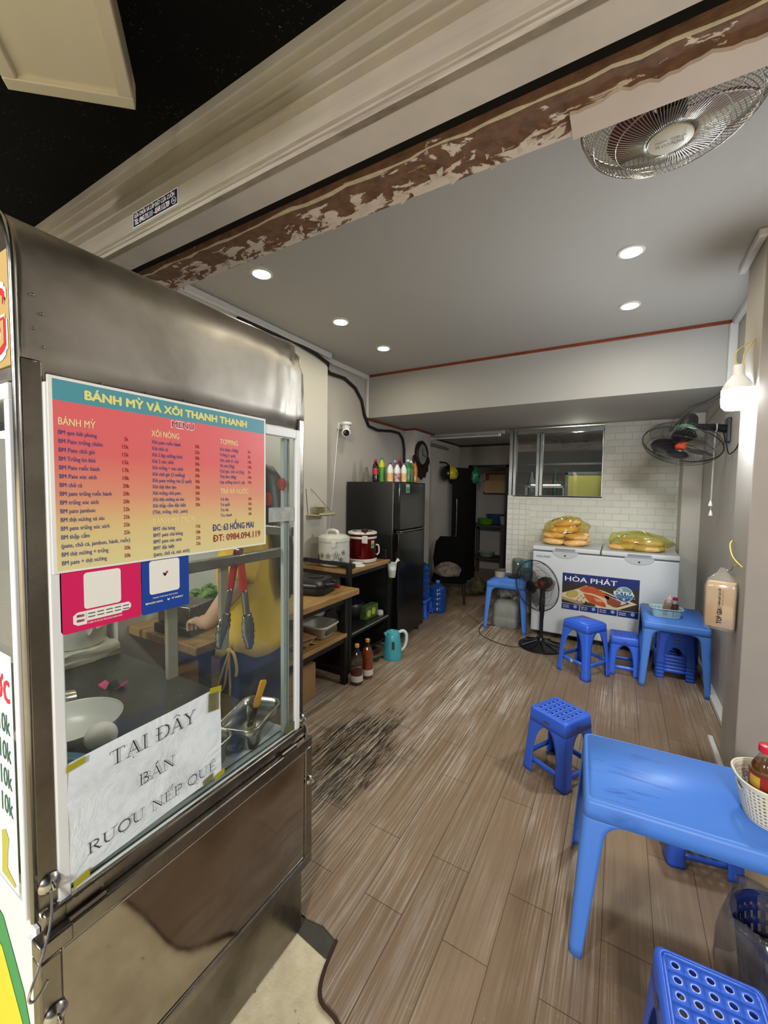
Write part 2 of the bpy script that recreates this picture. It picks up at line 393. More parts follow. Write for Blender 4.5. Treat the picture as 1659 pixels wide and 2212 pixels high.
m = MB(); m.box((XL, YB-0.012, ZC-0.022), (XR-0.02, YB, ZC)); struct(m.obj('trim_2', REDWOOD, bevel=0.003))
m = MB(); m.box((XL, YB, ZS-0.02), (XL+0.02, 4.5, ZS)); m.box((XL, 4.48, ZS-0.02), (-2.19, 4.5, ZS)); m.box((-2.2, 4.48, ZS-0.02), (-2.18, 5.05, ZS)); struct(m.obj('trim_3', REDWOOD))
m = MB()
for lo, hi in (((XL, 1.12, ZC-0.05), (-2.235, 2.90, ZC)), ((XL, 2.90, ZC-0.05), (XL+0.035, YB, ZC)), ((XR-0.035, 2.79, ZC-0.045), (XR, YB, ZC)), ((0.485, 2.46, ZC-0.04), (0.52, 2.83, ZC)), ((XL, YB-0.03, ZS), (XL+0.03, YB, ZC-0.03)), ((XR-0.05, YB-0.05, ZS), (XR, YB, ZC-0.03))): m.box(lo, hi)
struct(m.obj('trim_4', WHITEP, bevel=0.008))
m = MB(); m.box((0.595, 2.95, 0), (XR, 4.7, 0.035)); m.box((0.495, 2.42, 0), (0.52, 2.98, 0.035)); struct(m.obj('baseboard_right', WHITEP, bevel=0.004))
# facade above the opening: lintel, shutter slot, white band, ribbed panel, canopy
m = MB(); m.box((-3.5, 0.96, 2.30), (1.6, 1.10, 2.75)); struct(m.obj('lintel_beam', PEEL))
m = MB(); m.box((-3.5, 0.835, 2.30), (1.6, 0.917, 2.62)); struct(m.obj('lintel_white_band_wall', LINTELW))
m = MB(); m.box((-3.5, 0.917, 2.318), (1.6, 0.962, 2.62)); struct(m.obj('shutter_slot_shade_fill', DARK))  # black fill stands in for the shade inside the slot
m = MB()
prof = [(0.83, 2.60), (0.83, 2.556), (0.812, 2.548), (0.812, 2.540), (0.83, 2.532), (0.83, 2.522), (0.812, 2.514), (0.812, 2.506), (0.83, 2.498), (0.83, 2.470), (0.812, 2.462), (0.812, 2.454), (0.83, 2.446),
        (0.83, 2.432), (0.812, 2.424), (0.812, 2.416), (0.83, 2.408), (0.83, 2.352), (0.823, 2.348), (0.823, 2.340), (0.83, 2.336), (0.823, 2.328), (0.823, 2.322), (0.83, 2.318), (0.818, 2.310), (0.818, 2.298), (0.836, 2.298)]
m.grid([[(x, y, z) for y, z in prof] for x in (-3.5, 1.6)]); struct(m.obj('facade_panel_wall', FACADE, smooth=25))
m = MB(); m.box((-9, -1.1, 2.60), (9, 0.86, 2.66)); struct(m.obj('canopy_ceiling', CANOPY))
m = MB(); m.box((-9, 0.86, 0), (XL, 1.0, 2.7)); m.box((1.4, 0.86, 0), (9, 1.0, 2.7)); struct(m.obj('facade_wall', WALLG))
# torn paper strip stuck under the lintel
m = MB(); rr_ = random.Random(3)
top = [(x/60, 1.030+rr_.uniform(-0.006, 0.006)+0.004*sin(x*0.7)) for x in range(-8, 84)]
m.prism([(x, y, 2.292) for x, y in top]+[(1.39, 1.104, 2.292), (-0.133, 1.104, 2.292)], (0, 0, 0.008)); struct(m.obj('trim_5', PINKP))
m = MB(); q_ = random.Random(9); m.tube([(-3.4+0.05*i, 0.967+q_.uniform(-0.004, 0.004), 2.300+q_.uniform(-0.003, 0.002)) for i in range(100)], [q_.uniform(0.002, 0.006) for i in range(100)], 6); struct(m.obj('plaster_ridge_trim', mat('cream_plaster_ridge', '#d8cdb8', 0.8, vary=0.3, vs=30)))
# flaking paint hanging from the lintel edge
m = MB()
for k in range(60):
    x = rr_.uniform(-1.9, -0.15); y = rr_.uniform(1.04, 1.097); w = rr_.uniform(0.006, 0.03); d = rr_.uniform(0.002, 0.007)
    m.poly([(x, y, 2.299), (x+w, y+rr_.uniform(-.008, .008), 2.299), (x+w*.8, y+d, 2.294-d*.4), (x+w*.2, y+d*1.2, 2.290-d*.5)])
struct(m.obj('flaking_paint_trim', LINTELW, smooth=0, solid=0.001))

# ------------------------------------------------------------------ partition with window, passage and back room
YP = 5.02
m = MB(); m.box((-0.93, YP, 0), (-0.18, YP+0.06, 1.405)); m.box((-0.18, YP, 0), (0.50, YP+0.06, ZS)); struct(m.obj('partition_wall_back', BRICKW))
m = MB(); m.box((-1.19, YP, 0), (-0.93, YP+0.06, 1.405)); struct(m.obj('partition_wall_back_tiled', TILEW))
w = struct(bpy.data.objects.new('window_1', None)); COL.objects.link(w)
m = MB()
for lo, hi in (((-1.185, YP, 1.40), (-1.145, YP+0.06, ZS)), ((-1.135, YP-0.005, 1.40), (-1.10, YP+0.055, 2.16)), ((-0.875, YP-0.005, 1.40), (-0.84, YP+0.055, 2.14)), ((-0.835, YP, 1.40), (-0.80, YP+0.05, 2.14)), ((-1.10, YP, 2.125), (-0.18, YP+0.05, 2.185)), ((-0.195, YP, 1.40), (-0.18, YP+0.05, 2.15)), ((-1.13, YP, 1.39), (-0.18, YP+0.05, 1.41))): m.box(lo, hi)
m.obj('window_frame', ALU, w, bevel=0.003)
for a, b in ((-1.10, -0.875), (-0.80, -0.195)):
    m = MB(); m.box((a, YP+0.022, 1.41), (b, YP+0.027, 2.125)); m.obj('pane', PANE, w)
# back wall with doorway, door leaf, dark room beyond
BW = mat('back_room_paint', '#8d8780', 0.8, vary=0.08)
m = MB(); m.box((XL, 6.5, 0), (-2.16, 6.6, ZS)); m.box((-1.55, 6.5, 0), (XR, 6.6, ZS)); m.box((-2.16, 6.5, 1.84), (-1.55, 6.6, ZS)); struct(m.obj('wall_back', BW))
m = MB(); m.box((XL, 7.5, 0), (XR, 7.6, ZS)); struct(m.obj('wall_back_far', BW))
m = MB(); m.box((-1.25, 6.6, 0), (-1.15, 7.5, ZS)); struct(m.obj('wall_back_side', BW))
m = MB(); m.box((XL, 6.47, ZS-0.03), (XR, 6.5, ZS)); m.box((XL, 5.2, ZS-0.02), (XL+0.02, 6.48, ZS)); struct(m.obj('trim_6', mat('dark_cornice', '#1c1512', 0.6)))
DOORM = mat('dark_door_wood', '#141110', 0.4, vary=0.3)
d = struct(bpy.data.objects.new('door_1', None)); COL.objects.link(d)
m = MB(); m.prism([(-2.27, 5.98, 0.01), (-2.25, 5.95, 0.01), (-2.03, 6.46, 0.01), (-2.06, 6.48, 0.01)], (0, 0, 1.80)); m.obj('door_leaf', DOORM, d)
m = MB(); m.tube([(-2.205, 6.0, 0.75), (-2.19, 5.99, 0.78), (-2.19, 5.99, 1.28), (-2.205, 6.0, 1.31)], 0.008, 8); m.obj('handle', steel('door_handle_steel', '#9a9a98', 0.3), d)
m = MB()
for lo, hi in (((-2.18, 6.48, 0), (-2.13, 6.62, 1.87)), ((-1.575, 6.48, 0), (-1.525, 6.62, 1.87)), ((-2.18, 6.48, 1.83), (-1.525, 6.62, 1.87))): m.box(lo, hi)
struct(m.obj('door_1_frame', DOORM))

# ------------------------------------------------------------------ ceiling lights
DOWN_M = emis('downlight_glow', '#fff6da', DOWN_E); BULBG = emis('bulb_glow', '#f3fbff', BULB_E)
GLOSSW = mat('glossy_white_plastic', '#dcdcda', 0.3)
def downlight(x, y, label):
    t = thing('downlight', label, 'ceiling light', (x, y, ZC), 0, 'round downlights in the ceiling')
    m = MB(); m.lathe([(0.046, -0.001), (0.060, -0.001), (0.060, -0.006), (0.048, -0.009), (0.044, -0.004)], n=28, cap=(False, False)); m.obj('trim_ring', GLOSSW, t)
    m = MB(); m.lathe([(0.001, -0.003), (0.045, -0.003)], n=24, cap=(True, False)); m.obj('diffuser', DOWN_M, t)
for x, y, l in ((-1.77, 1.655, 'lit round downlight above the steel cart, nearest the flaking lintel'), (-1.77, 2.39, 'lit round downlight in the middle of the row over the wooden worktable'),
                (-1.775, 3.0, 'lit round downlight closest to the refrigerator and the beam'), (0.0, 1.61, 'lit round downlight seen through the silver ceiling fan'),
                (-0.005, 2.39, 'lit round downlight between the silver fan and the white-trimmed pier'), (0.0, 3.06, 'lit round downlight near the red trim on the freezer side')):
    downlight(x, y, l)

# hanging LED bulb at the pier
t = thing('light_bulb', 'big glowing LED bulb hung by a yellow wire beside the pier', 'light bulb', (0.457, 2.535, 1.853))
m = MB(); m.lathe([(0.02, 0.0), (0.045, 0.003), (0.058, 0.018), (0.061, 0.05), (0.060, 0.095)], n=28, cap=(True, False)); m.obj('diffuser', BULBG, t)
m = MB(); m.lathe([(0.061, 0.095), (0.058, 0.108), (0.044, 0.135), (0.028, 0.155), (0.024, 0.162)], n=28); m.obj('housing', GLOSSW, t)
m = MB(); m.lathe([(0.024, 0.160), (0.0245, 0.165), (0.022, 0.17), (0.022, 0.205), (0.019, 0.21)], n=20); m.obj('socket', GLOSSW, t, bevel=0.001)
YW = mat('yellow_wire_insulation', '#c9b24a', 0.5)
m = MB(); m.tube([(0.0, 0, 0.205), (-0.012, 0.01, 0.24), (0.0, 0.03, 0.29), (0.058, 0.04, 0.33)], 0.0025, 6); m.tube([(0.012, 0, 0.205), (0.02, 0.02, 0.26), (0.058, 0.04, 0.33)], 0.0025, 6); m.ball((0.06, 0.042, 0.331), 0.005, 8, 6); m.obj('wire', YW, t)

# unlit fluorescent fixture at the end of the low ceiling
t = thing('tube_light', 'unlit fluorescent tube fixture under the low ceiling above the dark passage', 'tube light', (-1.79, 5.12, ZS))
m = MB(); m.cbox((0, 0, -0.018), (1.02, 0.06, 0.036)); m.obj('housing', mat('fixture_grey', '#a8a6a0', 0.5), t, bevel=0.004)
m = MB(); m.cyl((-0.44, -0.01, -0.052), (0.44, -0.01, -0.052), 0.014); m.obj('tube', mat('frosted_tube', '#d8d6d0', 0.35), t)
for x in (-0.455, 0.455):
    m = MB(); m.cbox((x, -0.01, -0.045), (0.03, 0.034, 0.045)); m.obj('lamp_holder', GLOSSW, t, bevel=0.003)

# sign light box hung under the canopy
q = [(-1.385, 0.44), (-1.375, 0.455), (-1.157, 0.64), (-0.86, 0.41)]
t = thing('light_box', 'unlit cream panel with raised border hung under the black canopy', 'sign panel', (-1.35, 0.30, 2.45))
CREAM = mat('cream_panel_face', '#e2dcca', 0.6, vary=0.05); CREAME = mat('cream_panel_border', '#ddd6c4', 0.45)
ax = Vector((-0.28, 0.176, 0)); ax = Vector((0.78, 0.66, 0)).normalized(); ay = Vector((0.66, -0.52, 0)).normalized()
def LB(a, b, z): return Vector((-1.385, 0.452, 2.45)) + ax*a + ay*b + Vector((0, 0, z))
m = MB(t); W, D = 0.298, 0.95
m.prism([LB(0, 0, 0.012), LB(W, 0, 0.012), LB(W, D, 0.012), LB(0, D, 0.012)], (0, 0, 0.05)); m.obj('face', CREAM, t)
m = MB(t)
for a0, a1, b0, b1 in ((0, W, 0, 0.035), (0, W, D-0.035, D), (0, 0.035, 0.035, D-0.035), (W-0.035, W, 0.035, D-0.035)):
    m.prism([LB(a0, b0, 0), LB(a1, b0, 0), LB(a1, b1, 0), LB(a0, b1, 0)], (0, 0, 0.066))
m.obj('border', CREAME, t, bevel=0.003)
for a, b in ((0.06, 0.12), (0.24, 0.12), (0.06, 0.8), (0.24, 0.8)):
    m = MB(t); m.cyl(LB(a, b, 0.06), LB(a, b, 0.152), 0.006, n=8); m.obj('hanger', BLACK, t)

# ------------------------------------------------------------------ fans
def fan_head(t, c, axis, Rr, wire, blade_m, motor_m, cap_m, rot=0.3, nb=3, wires=72, motor_len=0.16, wr=0.0011, core_m=None):
    a = Vector(axis).normalized(); M = Matrix.Translation(c) @ a.to_track_quat('Z', 'Y').to_matrix().to_4x4()
    def grille(name, prof, rings, inner):
        m = MB(t); m.L = M
        for k in range(wires):
            th = 2*pi*k/wires
            m.tube([(r*cos(th+sw), r*sin(th+sw), z) for r, z, sw in prof], wr, 4)
        for r, z in rings: m.tube([(r*cos(2*pi*k/40), r*sin(2*pi*k/40), z) for k in range(40)], wr*1.5, 5, closed=True)
        m.obj(name, wire, t, smooth=180)
    fp = [(Rr, 0.0, 0), (Rr*0.97, 0.025, 0.03), (Rr*0.86, 0.05, 0.09), (Rr*0.6, 0.068, 0.18), (Rr*0.24, 0.078, 0.27)]
    rp = [(Rr, -0.004, 0), (Rr*0.97, -0.03, -0.02), (Rr*0.85, -0.055, -0.05), (Rr*0.55, -0.07, -0.09), (Rr*0.28, -0.072, -0.12)]
    grille('front_grille', fp, [(Rr*0.86, 0.05), (Rr*0.6, 0.068), (Rr*0.24, 0.078)], None)
    grille('rear_grille', rp, [(Rr*0.85, -0.055), (Rr*0.55, -0.07), (Rr*0.28, -0.072)], None)
    m = MB(t); m.L = M; m.tube([(Rr*cos(2*pi*k/56), Rr*sin(2*pi*k/56), 0) for k in range(56)], wr*4.5, 8, closed=True); m.obj('guard_rim', wire, t)
    for b in range(nb):
        m = MB(t); m.L = M @ Matrix.Rotation(rot+2*pi*b/nb, 4, 'Z'); rows = []
        for i in range(9):
            u = i/8; r = Rr*(0.14+0.74*u); wd = Rr*(0.16+0.42*sin(pi*min(1, u*0.85+0.12)))
            rows.append([(r*cos(0.25*u)-(v-0.5)*wd*0.35*u, r*sin(0.25*u)+(v-0.5)*wd, 0.022*(v-0.5)*(2.2-u)) for v in [j/6 for j in range(7)]])
        m.grid(rows); m.obj('blade', blade_m, t, solid=0.002, smooth=180)
    m = MB(t); m.L = M; m.lathe([(0.03, -0.03), (0.034, 0.0), (0.034, 0.024), (0.024, 0.036), (0.004, 0.04)], n=20); m.obj('hub', core_m or cap_m, t)
    m = MB(t); m.L = M; m.lathe([(0.008, 0.082), (Rr*0.16, 0.086), (Rr*0.235, 0.080), (Rr*0.245, 0.074), (Rr*0.2, 0.070)], n=28); m.obj('badge', cap_m, t)
    m = MB(t); m.L = M; s = motor_len/0.16
    m.lathe([(0.012, -0.035), (0.05, -0.06), (0.056, -0.075), (0.058, -0.12), (0.054, -0.15*s), (0.045, -0.185*s), (0.03, -0.20*s), (0.006, -0.205*s)], n=24); m.obj('motor_housing', motor_m, t)
    return M
FBLK = mat('black_fan_plastic', '#131315', 0.35); FWIRE = mat('black_fan_wire', '#17181b', 0.4)
ORANGE = mat('orange_fan_plastic', '#b8421c', 0.4); REDM = mat('dark_red_fan_enamel', '#5a1c14', 0.4); CHROME = steel('chrome_wire', '#c4c2bc', 0.22, 0.05)
CLEARB = glassy('smoky_clear_blade', '#d9d4d2', 0.09, 0.1, 0.03, '#6a5a56')
# silver fan hung from the ceiling behind the lintel
t = thing('ceiling_fan', 'silver wire-caged fan with dark red motor pointing down under the ceiling', 'fan', (0.072, 1.30, ZC))
PLATE = mat('cream_badge', '#cfccc2', 0.45)
M1 = fan_head(t, (0.072, 1.305, 2.435), (0.0, 0.03, -1), 0.205, CHROME, REDM, REDM, PLATE, 0.5, 3, 96, 0.17, 0.0012, FBLK)
m = MB(t); m.cyl((0.072, 1.31, 2.62), (0.072, 1.31, ZC), 0.05); m.obj('mount', REDM, t, bevel=0.004)
m = MB(t)
GREYINK = mat('grey_ink', '#4a4642', 0.6)
FM = frameM(M1 @ Vector((0, 0, 0.0875)), (-1, 0, 0), (0, 1, 0.03))
m.text('ĐIỆN CƠ 91', FM @ Matrix.Translation((0, -0.004, 0)), 0.0105, 0.06, 'C', 0.02); m.text('BỘ QUỐC PHÒNG', FM @ Matrix.Translation((0, -0.018, 0)), 0.0065, 0.066, 'C', 0.01)
m.obj('badge_lettering', GREYINK, t, smooth=0)
m = MB(t); m.tube([(0.23, 1.25, 2.63), (0.225, 1.245, 2.55), (0.20, 1.24, 2.46), (0.21, 1.24, 2.435), (0.245, 1.24, 2.44), (0.25, 1.24, 2.50), (0.238, 1.25, 2.60)], 0.004, 8)
m.tube([(0.228, 1.248, 2.56), (0.222, 1.244, 2.50), (0.222, 1.243, 2.45)], 0.006, 8); m.obj('power_cord', BLACK, t)
# wall fan
t = thing('wall_fan', 'black wall fan with orange hub tilted downward on the wall above the freezer', 'fan', (0.63, 3.70, 1.80))
M2 = fan_head(t, (0.345, 3.49, 1.79), (-0.25, -0.38, -0.89), 0.235, FWIRE, FBLK, FBLK, FBLK, 0.9, 3, 80, 0.19, 0.0009, ORANGE)
m = MB(t); m.L = M2; m.lathe([(0.036, -0.115), (0.046, -0.11), (0.05, -0.075), (0.042, -0.045), (0.02, -0.02)], n=20); m.obj('orange_collar', ORANGE, t)
m = MB(t); m.cbox((0.627, 3.70, 1.90), (0.022, 0.10, 0.17)); m.obj('wall_plate', FBLK, t, bevel=0.004)
m = MB(t); m.tube([(0.62, 3.70, 1.91), (0.56, 3.68, 1.92), (0.48, 3.61, 1.92), (0.40, 3.55, 1.92)], [0.03, 0.028, 0.022, 0.022], 12); m.obj('arm', FBLK, t)
m = MB(t); m.tube([(0.555, 3.645+0.028*cos(a), 1.915+0.028*sin(a)) for a in [2*pi*k/24 for k in range(24)]], 0.004, 6, closed=True); m.obj('speed_dial', mat('dial_grey', '#9c9c9a', 0.4), t)
m = MB(t); m.tube([(0.60, 3.68, 1.89), (0.61, 3.62, 1.80), (0.612, 3.52, 1.72), (0.632, 3.44, 1.75), (0.637, 3.38, 1.80)], 0.004, 6); m.obj('power_cord', BLACK, t)
m = MB(t); m.tube([(0.56, 3.72, 1.89), (0.557, 3.72, 1.40)], 0.0012, 5); m.tube([(0.567, 3.73, 1.89), (0.563, 3.73, 1.33)], 0.0012, 5)
m.lathe([(0.004, 1.405), (0.013, 1.375), (0.012, 1.365)], (0.557, 3.72, 0), 12); m.lathe([(0.004, 1.335), (0.013, 1.305), (0.012, 1.295)], (0.563, 3.73, 0), 12); m.obj('pull_cord', GLOSSW, t)
m = MB(t); m.L = M2 @ Matrix.Translation((0, 0.0, 0)); m.lathe([(0.0595, -0.10), (0.0595, -0.13)], n=24, cap=(False, False)); m.obj('label_band', mat('green_print_band', '#3c6a4a', 0.5), t)
# standing fan
t = thing('standing_fan', 'black standing fan with red hub on the floor in front of the freezer', 'fan', (-0.60, 3.99, 0))
M3 = fan_head(t, (-0.645, 3.93, 0.585), (-0.485, -0.86, -0.08), 0.235, FWIRE, CLEARB, FBLK, FBLK, 0.2, 3, 84, 0.15, 0.0009, REDM)
m = MB(t); m.L = M3; m.lathe([(0.03, -0.13), (0.05, -0.12), (0.052, -0.08), (0.04, -0.04), (0.02, -0.02)], n=20); m.obj('red_collar', mat('red_fan_plastic', '#8e2a1c', 0.4), t)
m = MB(t); m.lathe([(0.20, 0.0), (0.20, 0.014), (0.17, 0.026), (0.09, 0.04), (0.04, 0.06), (0.03, 0.09)], (-0.60, 3.99, 0), 36)
for k in range(10):
    a = 2*pi*k/10; m.tube([(-0.60+0.035*cos(a), 3.99+0.035*sin(a), 0.062), (-0.60+0.1*cos(a), 3.99+0.1*sin(a), 0.045), (-0.60+0.185*cos(a), 3.99+0.185*sin(a), 0.022)], 0.009, 6)
m.obj('base', FBLK, t)
m = MB(t); m.cyl((-0.60, 3.99, 0.05), (-0.60, 3.99, 0.36), 0.017); m.obj('pole', FBLK, t)
m = MB(t); m.lathe([(0.024, 0.33), (0.026, 0.36), (0.020, 0.385)], (-0.60, 3.99, 0), 16); m.cbox((-0.60, 3.99, 0.42), (0.05, 0.05, 0.08)); m.tube([(-0.60, 3.99, 0.44), (-0.60, 4.0, 0.52), (-0.598, 4.01, 0.57)], [0.024, 0.022, 0.03], 10); m.obj('neck', FBLK, t, bevel=0.003)
m = MB(); m.tube([(-0.585, 4.04, 0.50), (-0.60, 4.06, 0.2), (-0.68, 4.02, 0.012), (-0.80, 3.83, 0.005), (-1.0, 3.86, 0.005), (-1.18, 4.0, 0.005), (-1.24, 4.2, 0.005), (-1.22, 4.30, 0.01), (-1.0, 4.36, 0.005)], 0.0035, 6)
tag(m.obj('power_cord', mat('dark_brown_cord', '#241a16', 0.5)), 'dark power cord looping over the floor from the standing fan', 'cord')

# ------------------------------------------------------------------ street food cart
SS_UP = steel('stainless_brushed_dull', '#b0aaa2', 0.46, 0.10, 0.10, '#948d85')
SS_MIR = steel('stainless_polished', '#9a938a', 0.085, 0.045, 0.0, '#827b72')
SS_FR = steel('stainless_frame', '#8d8880', 0.30, 0.12, 0.0, '#675f56')
SS_CT = steel('counter_steel', '#62625f', 0.32, 0.10, 0.0, '#50504d')
SS_BR = steel('stainless_bright', '#c2c0ba', 0.22, 0.08)
WALU = mat('white_aluminium', '#dfe3e6', 0.4, vary=0.04)
CGLASS = glassy('cart_window_glass', '#f1f5f3', 0.05, 0.015, 0.02, '#cfd6d4')
cart = thing('food_cart', 'stainless steel food cart with glass sides and rounded roof at the shop entrance', 'food cart', (-1.5, 0.62, 0))
CX0, CX1, CY0, CY1 = -2.20, -0.85, 0.278, 0.965
m = MB(cart); m.box((CX0, CY0+0.01, 0.004), (CX1, CY1, 0.675)); m.obj('cabinet', SS_FR, cart, bevel=0.012, seg=3)
m = MB(cart); m.box((CX0+0.01, CY0+0.03, 0.676), (CX1-0.012, CY1-0.004, 0.70)); m.obj('counter_top', SS_CT, cart, bevel=0.003)
# lower hinged panel on the side, slightly proud
m = MB(cart); y0, y1, z0, z1, xp = 0.268, 0.972, 0.25, 0.668, -0.818
for a, b, c, d in ((y0, y1, z1-0.032, z1), (y0, y1, z0, z0+0.030), (y0, y0+0.034, z0+0.030, z1-0.032), (y1-0.030, y1, z0+0.030, z1-0.032)): m.box((-0.85, a, c), (xp, b, d))
pn = m.obj('side_panel_frame', SS_FR, cart, bevel=0.004)
m = MB(cart); n = 24; rows = []
for i in range(9):
    z = z0+0.030+(z1-z0-0.062)*i/8
    rows.append([(xp-0.0035+0.0016*sin(j*0.9+i*0.5)*sin(pi*j/n)*sin(pi*i/8), y0+0.034+(y1-y0-0.064)*j/n, z) for j in range(n+1)])
m.grid(rows); m.obj('side_panel_sheet', SS_MIR, cart, smooth=180)
m = MB(cart)
for a, b in (((xp+0.001, y0+0.036, z1-0.034), (xp+0.001, y1-0.032, z1-0.034)), ((xp+0.001, y1-0.032, z1-0.034), (xp+0.001, y1-0.032, z0+0.032)), ((xp+0.001, y0+0.036, z0+0.032), (xp+0.001, y1-0.032, z0+0.032))): m.cyl(a, b, 0.0018, n=6)
m.obj('panel_bead', SS_BR, cart)
# counter edge profile above the panel
m = MB(cart); m.box((-0.852, CY0+0.005, 0.668), (-0.836, CY1, 0.700)); m.obj('counter_edge', SS_FR, cart, bevel=0.004)
for (x, y) in ((CX1-0.028, CY0), (CX1-0.024, CY1-0.024), (CX0, CY0), (CX0, CY1-0.024)):
    m = MB(cart); m.box((x, y, 0.70), (x+0.028 if y < 0.5 else x+0.024, y+0.034 if y < 0.5 else y+0.024, 1.66)); m.obj('corner_post', SS_FR, cart, bevel=0.004)
# roof: folded sheet rounded over both shoulders, dented at the far end
m = MB(cart); rows = []; rr_ = random.Random(5)
def roof_prof():
    o = [(CX1, 1.628), (CX1, 1.68), (CX1, 1.74), (CX1, 1.80)]
    for k in range(1, 10): a = pi/2*k/9; o.append((CX1-0.12+0.12*cos(a), 1.80+0.12*sin(a)))
    o += [(-1.2, 1.922), (-1.6, 1.924), (-1.9, 1.922)]
    for k in range(0, 10): a = pi/2+pi/2*k/9; o.append((CX0+0.12+0.12*cos(a), 1.80+0.12*sin(a)))
    o += [(CX0, 1.66)]; return o
P_ = roof_prof(); ny = 44
for j in range(ny+1):
    y = CY0-0.004+(CY1-CY0+0.008)*j/ny; u = j/ny; row = []
    for i, (x, z) in enumerate(P_):
        d = 0.0
        if i < 12:
            e = max(0, (u-0.72)/0.28)**1.5; d = e*0.010*sin(i*2.1+y*55)+e*0.007*sin(i*1.3-y*90)
            d += 0.0035*sin(y*9+i*0.5)*(1 if i < 5 else 0.4)
        row.append((x-abs(d)*1.0 if i < 8 else x-d*.3, y, z-(0.8*abs(d) if i >= 5 and i < 14 else 0)))
    rows.append(row)
m.grid(rows); m.obj('roof_sheet', SS_UP, cart, smooth=180, solid=0.0015)
m = MB(cart); m.tube([(CX1-0.004, CY0-0.002, 0.69)]+[(x-0.003, CY0-0.002, z) for x, z in P_], 0.006, 8); m.obj('edge_trim', SS_BR, cart, smooth=180)
for y, z in [(0.30+0.012*(k % 2), 1.655+0.027*k) for k in range(5)]+[(0.40+0.085*k, 1.641) for k in range(6)]:
    m = MB(cart); m.ball((-0.8505, y, z), 0.0026, 8, 5); m.obj('rivet', SS_FR, cart)
# street-side gable with the lettered sign, seen edge on
m = MB(cart); m.box((CX0+0.02, CY0+0.004, 1.63), (CX1-0.02, CY0+0.012, 1.84)); m.obj('gable_panel', SS_UP, cart)
m = MB(cart); SG = mat('tan_sign_face', '#b59a62', 0.5); SR = mat('red_sign_letter', '#c0222a', 0.5); SWT = mat('white_ink', '#e6e4dd', 0.55)
m.mi = 0; m.box((CX0+0.05, CY0+0.0005, 1.648), (-0.872, CY0+0.004, 1.835))
GM = frameM((-0.885, CY0-0.0004, 1.668), (1, 0, 0), (0, 0, 1))
m.mi = 1; m.text('G', GM, 0.115, 0.10, 'R', 0.07); m.mi = 2; m.text('G', GM @ Matrix.Translation((-0.006, 0.006, 0.0005)), 0.103, 0.088, 'R', 0.04)
m.mi = 3; m.text('G', GM @ Matrix.Translation((-0.014, 0.012, 0.001)), 0.09, 0.072, 'R', 0.0)
m.obj('shop_sign', [SG, SWT, SR, SG], cart, smooth=0)
m = MB(cart)
for lo, hi in (((CX0+0.03, CY0-0.002, 1.595), (-0.893, CY0+0.016, 1.622)), ((-0.910, CY0-0.002, 0.665), (-0.893, CY0+0.016, 1.595)), ((CX0+0.03, CY0-0.002, 0.665), (-0.910, CY0+0.016, 0.69))): m.box(lo, hi)
m.obj('street_window_frame', WALU, cart, bevel=0.003)
m = MB(cart); m.box((CX0+0.03, CY0+0.006, 0.69), (-0.91, CY0+0.010, 1.595)); m.obj('street_window_glass', CGLASS, cart)
m = MB(cart); GRN = mat('green_print', '#2f8f4e', 0.5); YEL = mat('yellow_print', '#d8cf2a', 0.5)
m.mi = 0; m.box((CX0+0.02, CY0+0.004, 0.05), (-0.868, CY0+0.009, 0.66))
m.mi = 1; m.poly([(x, CY0+0.003, z) for x, z in ((-1.9, 0.62), (-1.15, 0.625), (-1.02, 0.60), (-0.93, 0.50), (-0.895, 0.42), (-1.9, 0.40))])
m.mi = 2; m.poly([(x, CY0+0.0024, z) for x, z in ((-1.9, 0.56), (-1.2, 0.565), (-1.03, 0.53), (-0.94, 0.43), (-0.895, 0.30), (-0.895, 0.06), (-1.9, 0.06))])
m.obj('street_panel', [WALU, GRN, YEL], cart, smooth=0)
m = MB(cart); m.box((-0.893, CY0-0.001, 0.05), (-0.868, CY0+0.012, 0.63)); m.box((-0.89, CY0-0.004, 0.60), (-0.862, CY0+0.012, 0.64)); m.obj('street_panel_edge', WALU, cart, bevel=0.003)
# side window: white frame, pane, inner sliding frame
m = MB(cart); xs = -0.845
for a, b, c, d in ((0.309, 0.328, 0.676, 1.625), (0.925, 0.943, 0.676, 1.625), (0.328, 0.925, 0.676, 0.700), (0.328, 0.925, 1.598, 1.625)): m.box((-0.858, a, c), (xs, b, d))
m.obj('side_window_frame', WALU, cart, bevel=0.0025)
m = MB(cart); m.box((-0.8545, 0.328, 0.70), (-0.8515, 0.925, 1.598)); m.obj('side_window_glass', CGLASS, cart)
GAL = mat('grey_aluminium', '#9aa0a2', 0.4)
m = MB(cart); m.box((-0.874, 0.888, 0.70), (-0.860, 0.902, 1.598)); m.box((-0.874, 0.908, 0.70), (-0.862, 0.914, 1.598)); m.box((-0.872, 0.33, 0.70), (-0.860, 0.92, 0.708)); m.obj('inner_window_frame', GAL, cart, bevel=0.002)
m = MB(cart); m.box((-0.892, 0.34, 1.245), (-0.872, 0.93, 1.272)); m.obj('hanging_rail', SS_FR, cart, bevel=0.003)
for y, z in ((0.560, 1.00), (0.705, 1.02)):
    m = MB(cart); m.box((-0.905, y-0.013, z), (-0.893, y+0.013, 1.262)); m.obj('reflection_strip', mat('tan_reflection', '#82796a', 0.45), cart, bevel=0.002)  # tan reflections in the glass, modelled as solid strips
m = MB(cart); m.box((CX0+0.03, CY1-0.022, 1.30), (CX1-0.03, CY1-0.004, 1.33)); m.obj('back_rail', SS_FR, cart, bevel=0.003)
m = MB(cart); m.box((-1.75, 0.50, 1.600), (-1.15, 0.53, 1.612)); m.obj('added_fill_strip', emis('added_fill_strip_glow', '#fff8ee', STRIP_E), cart)  # unseen glowing strip, added to brighten the inside of the cart
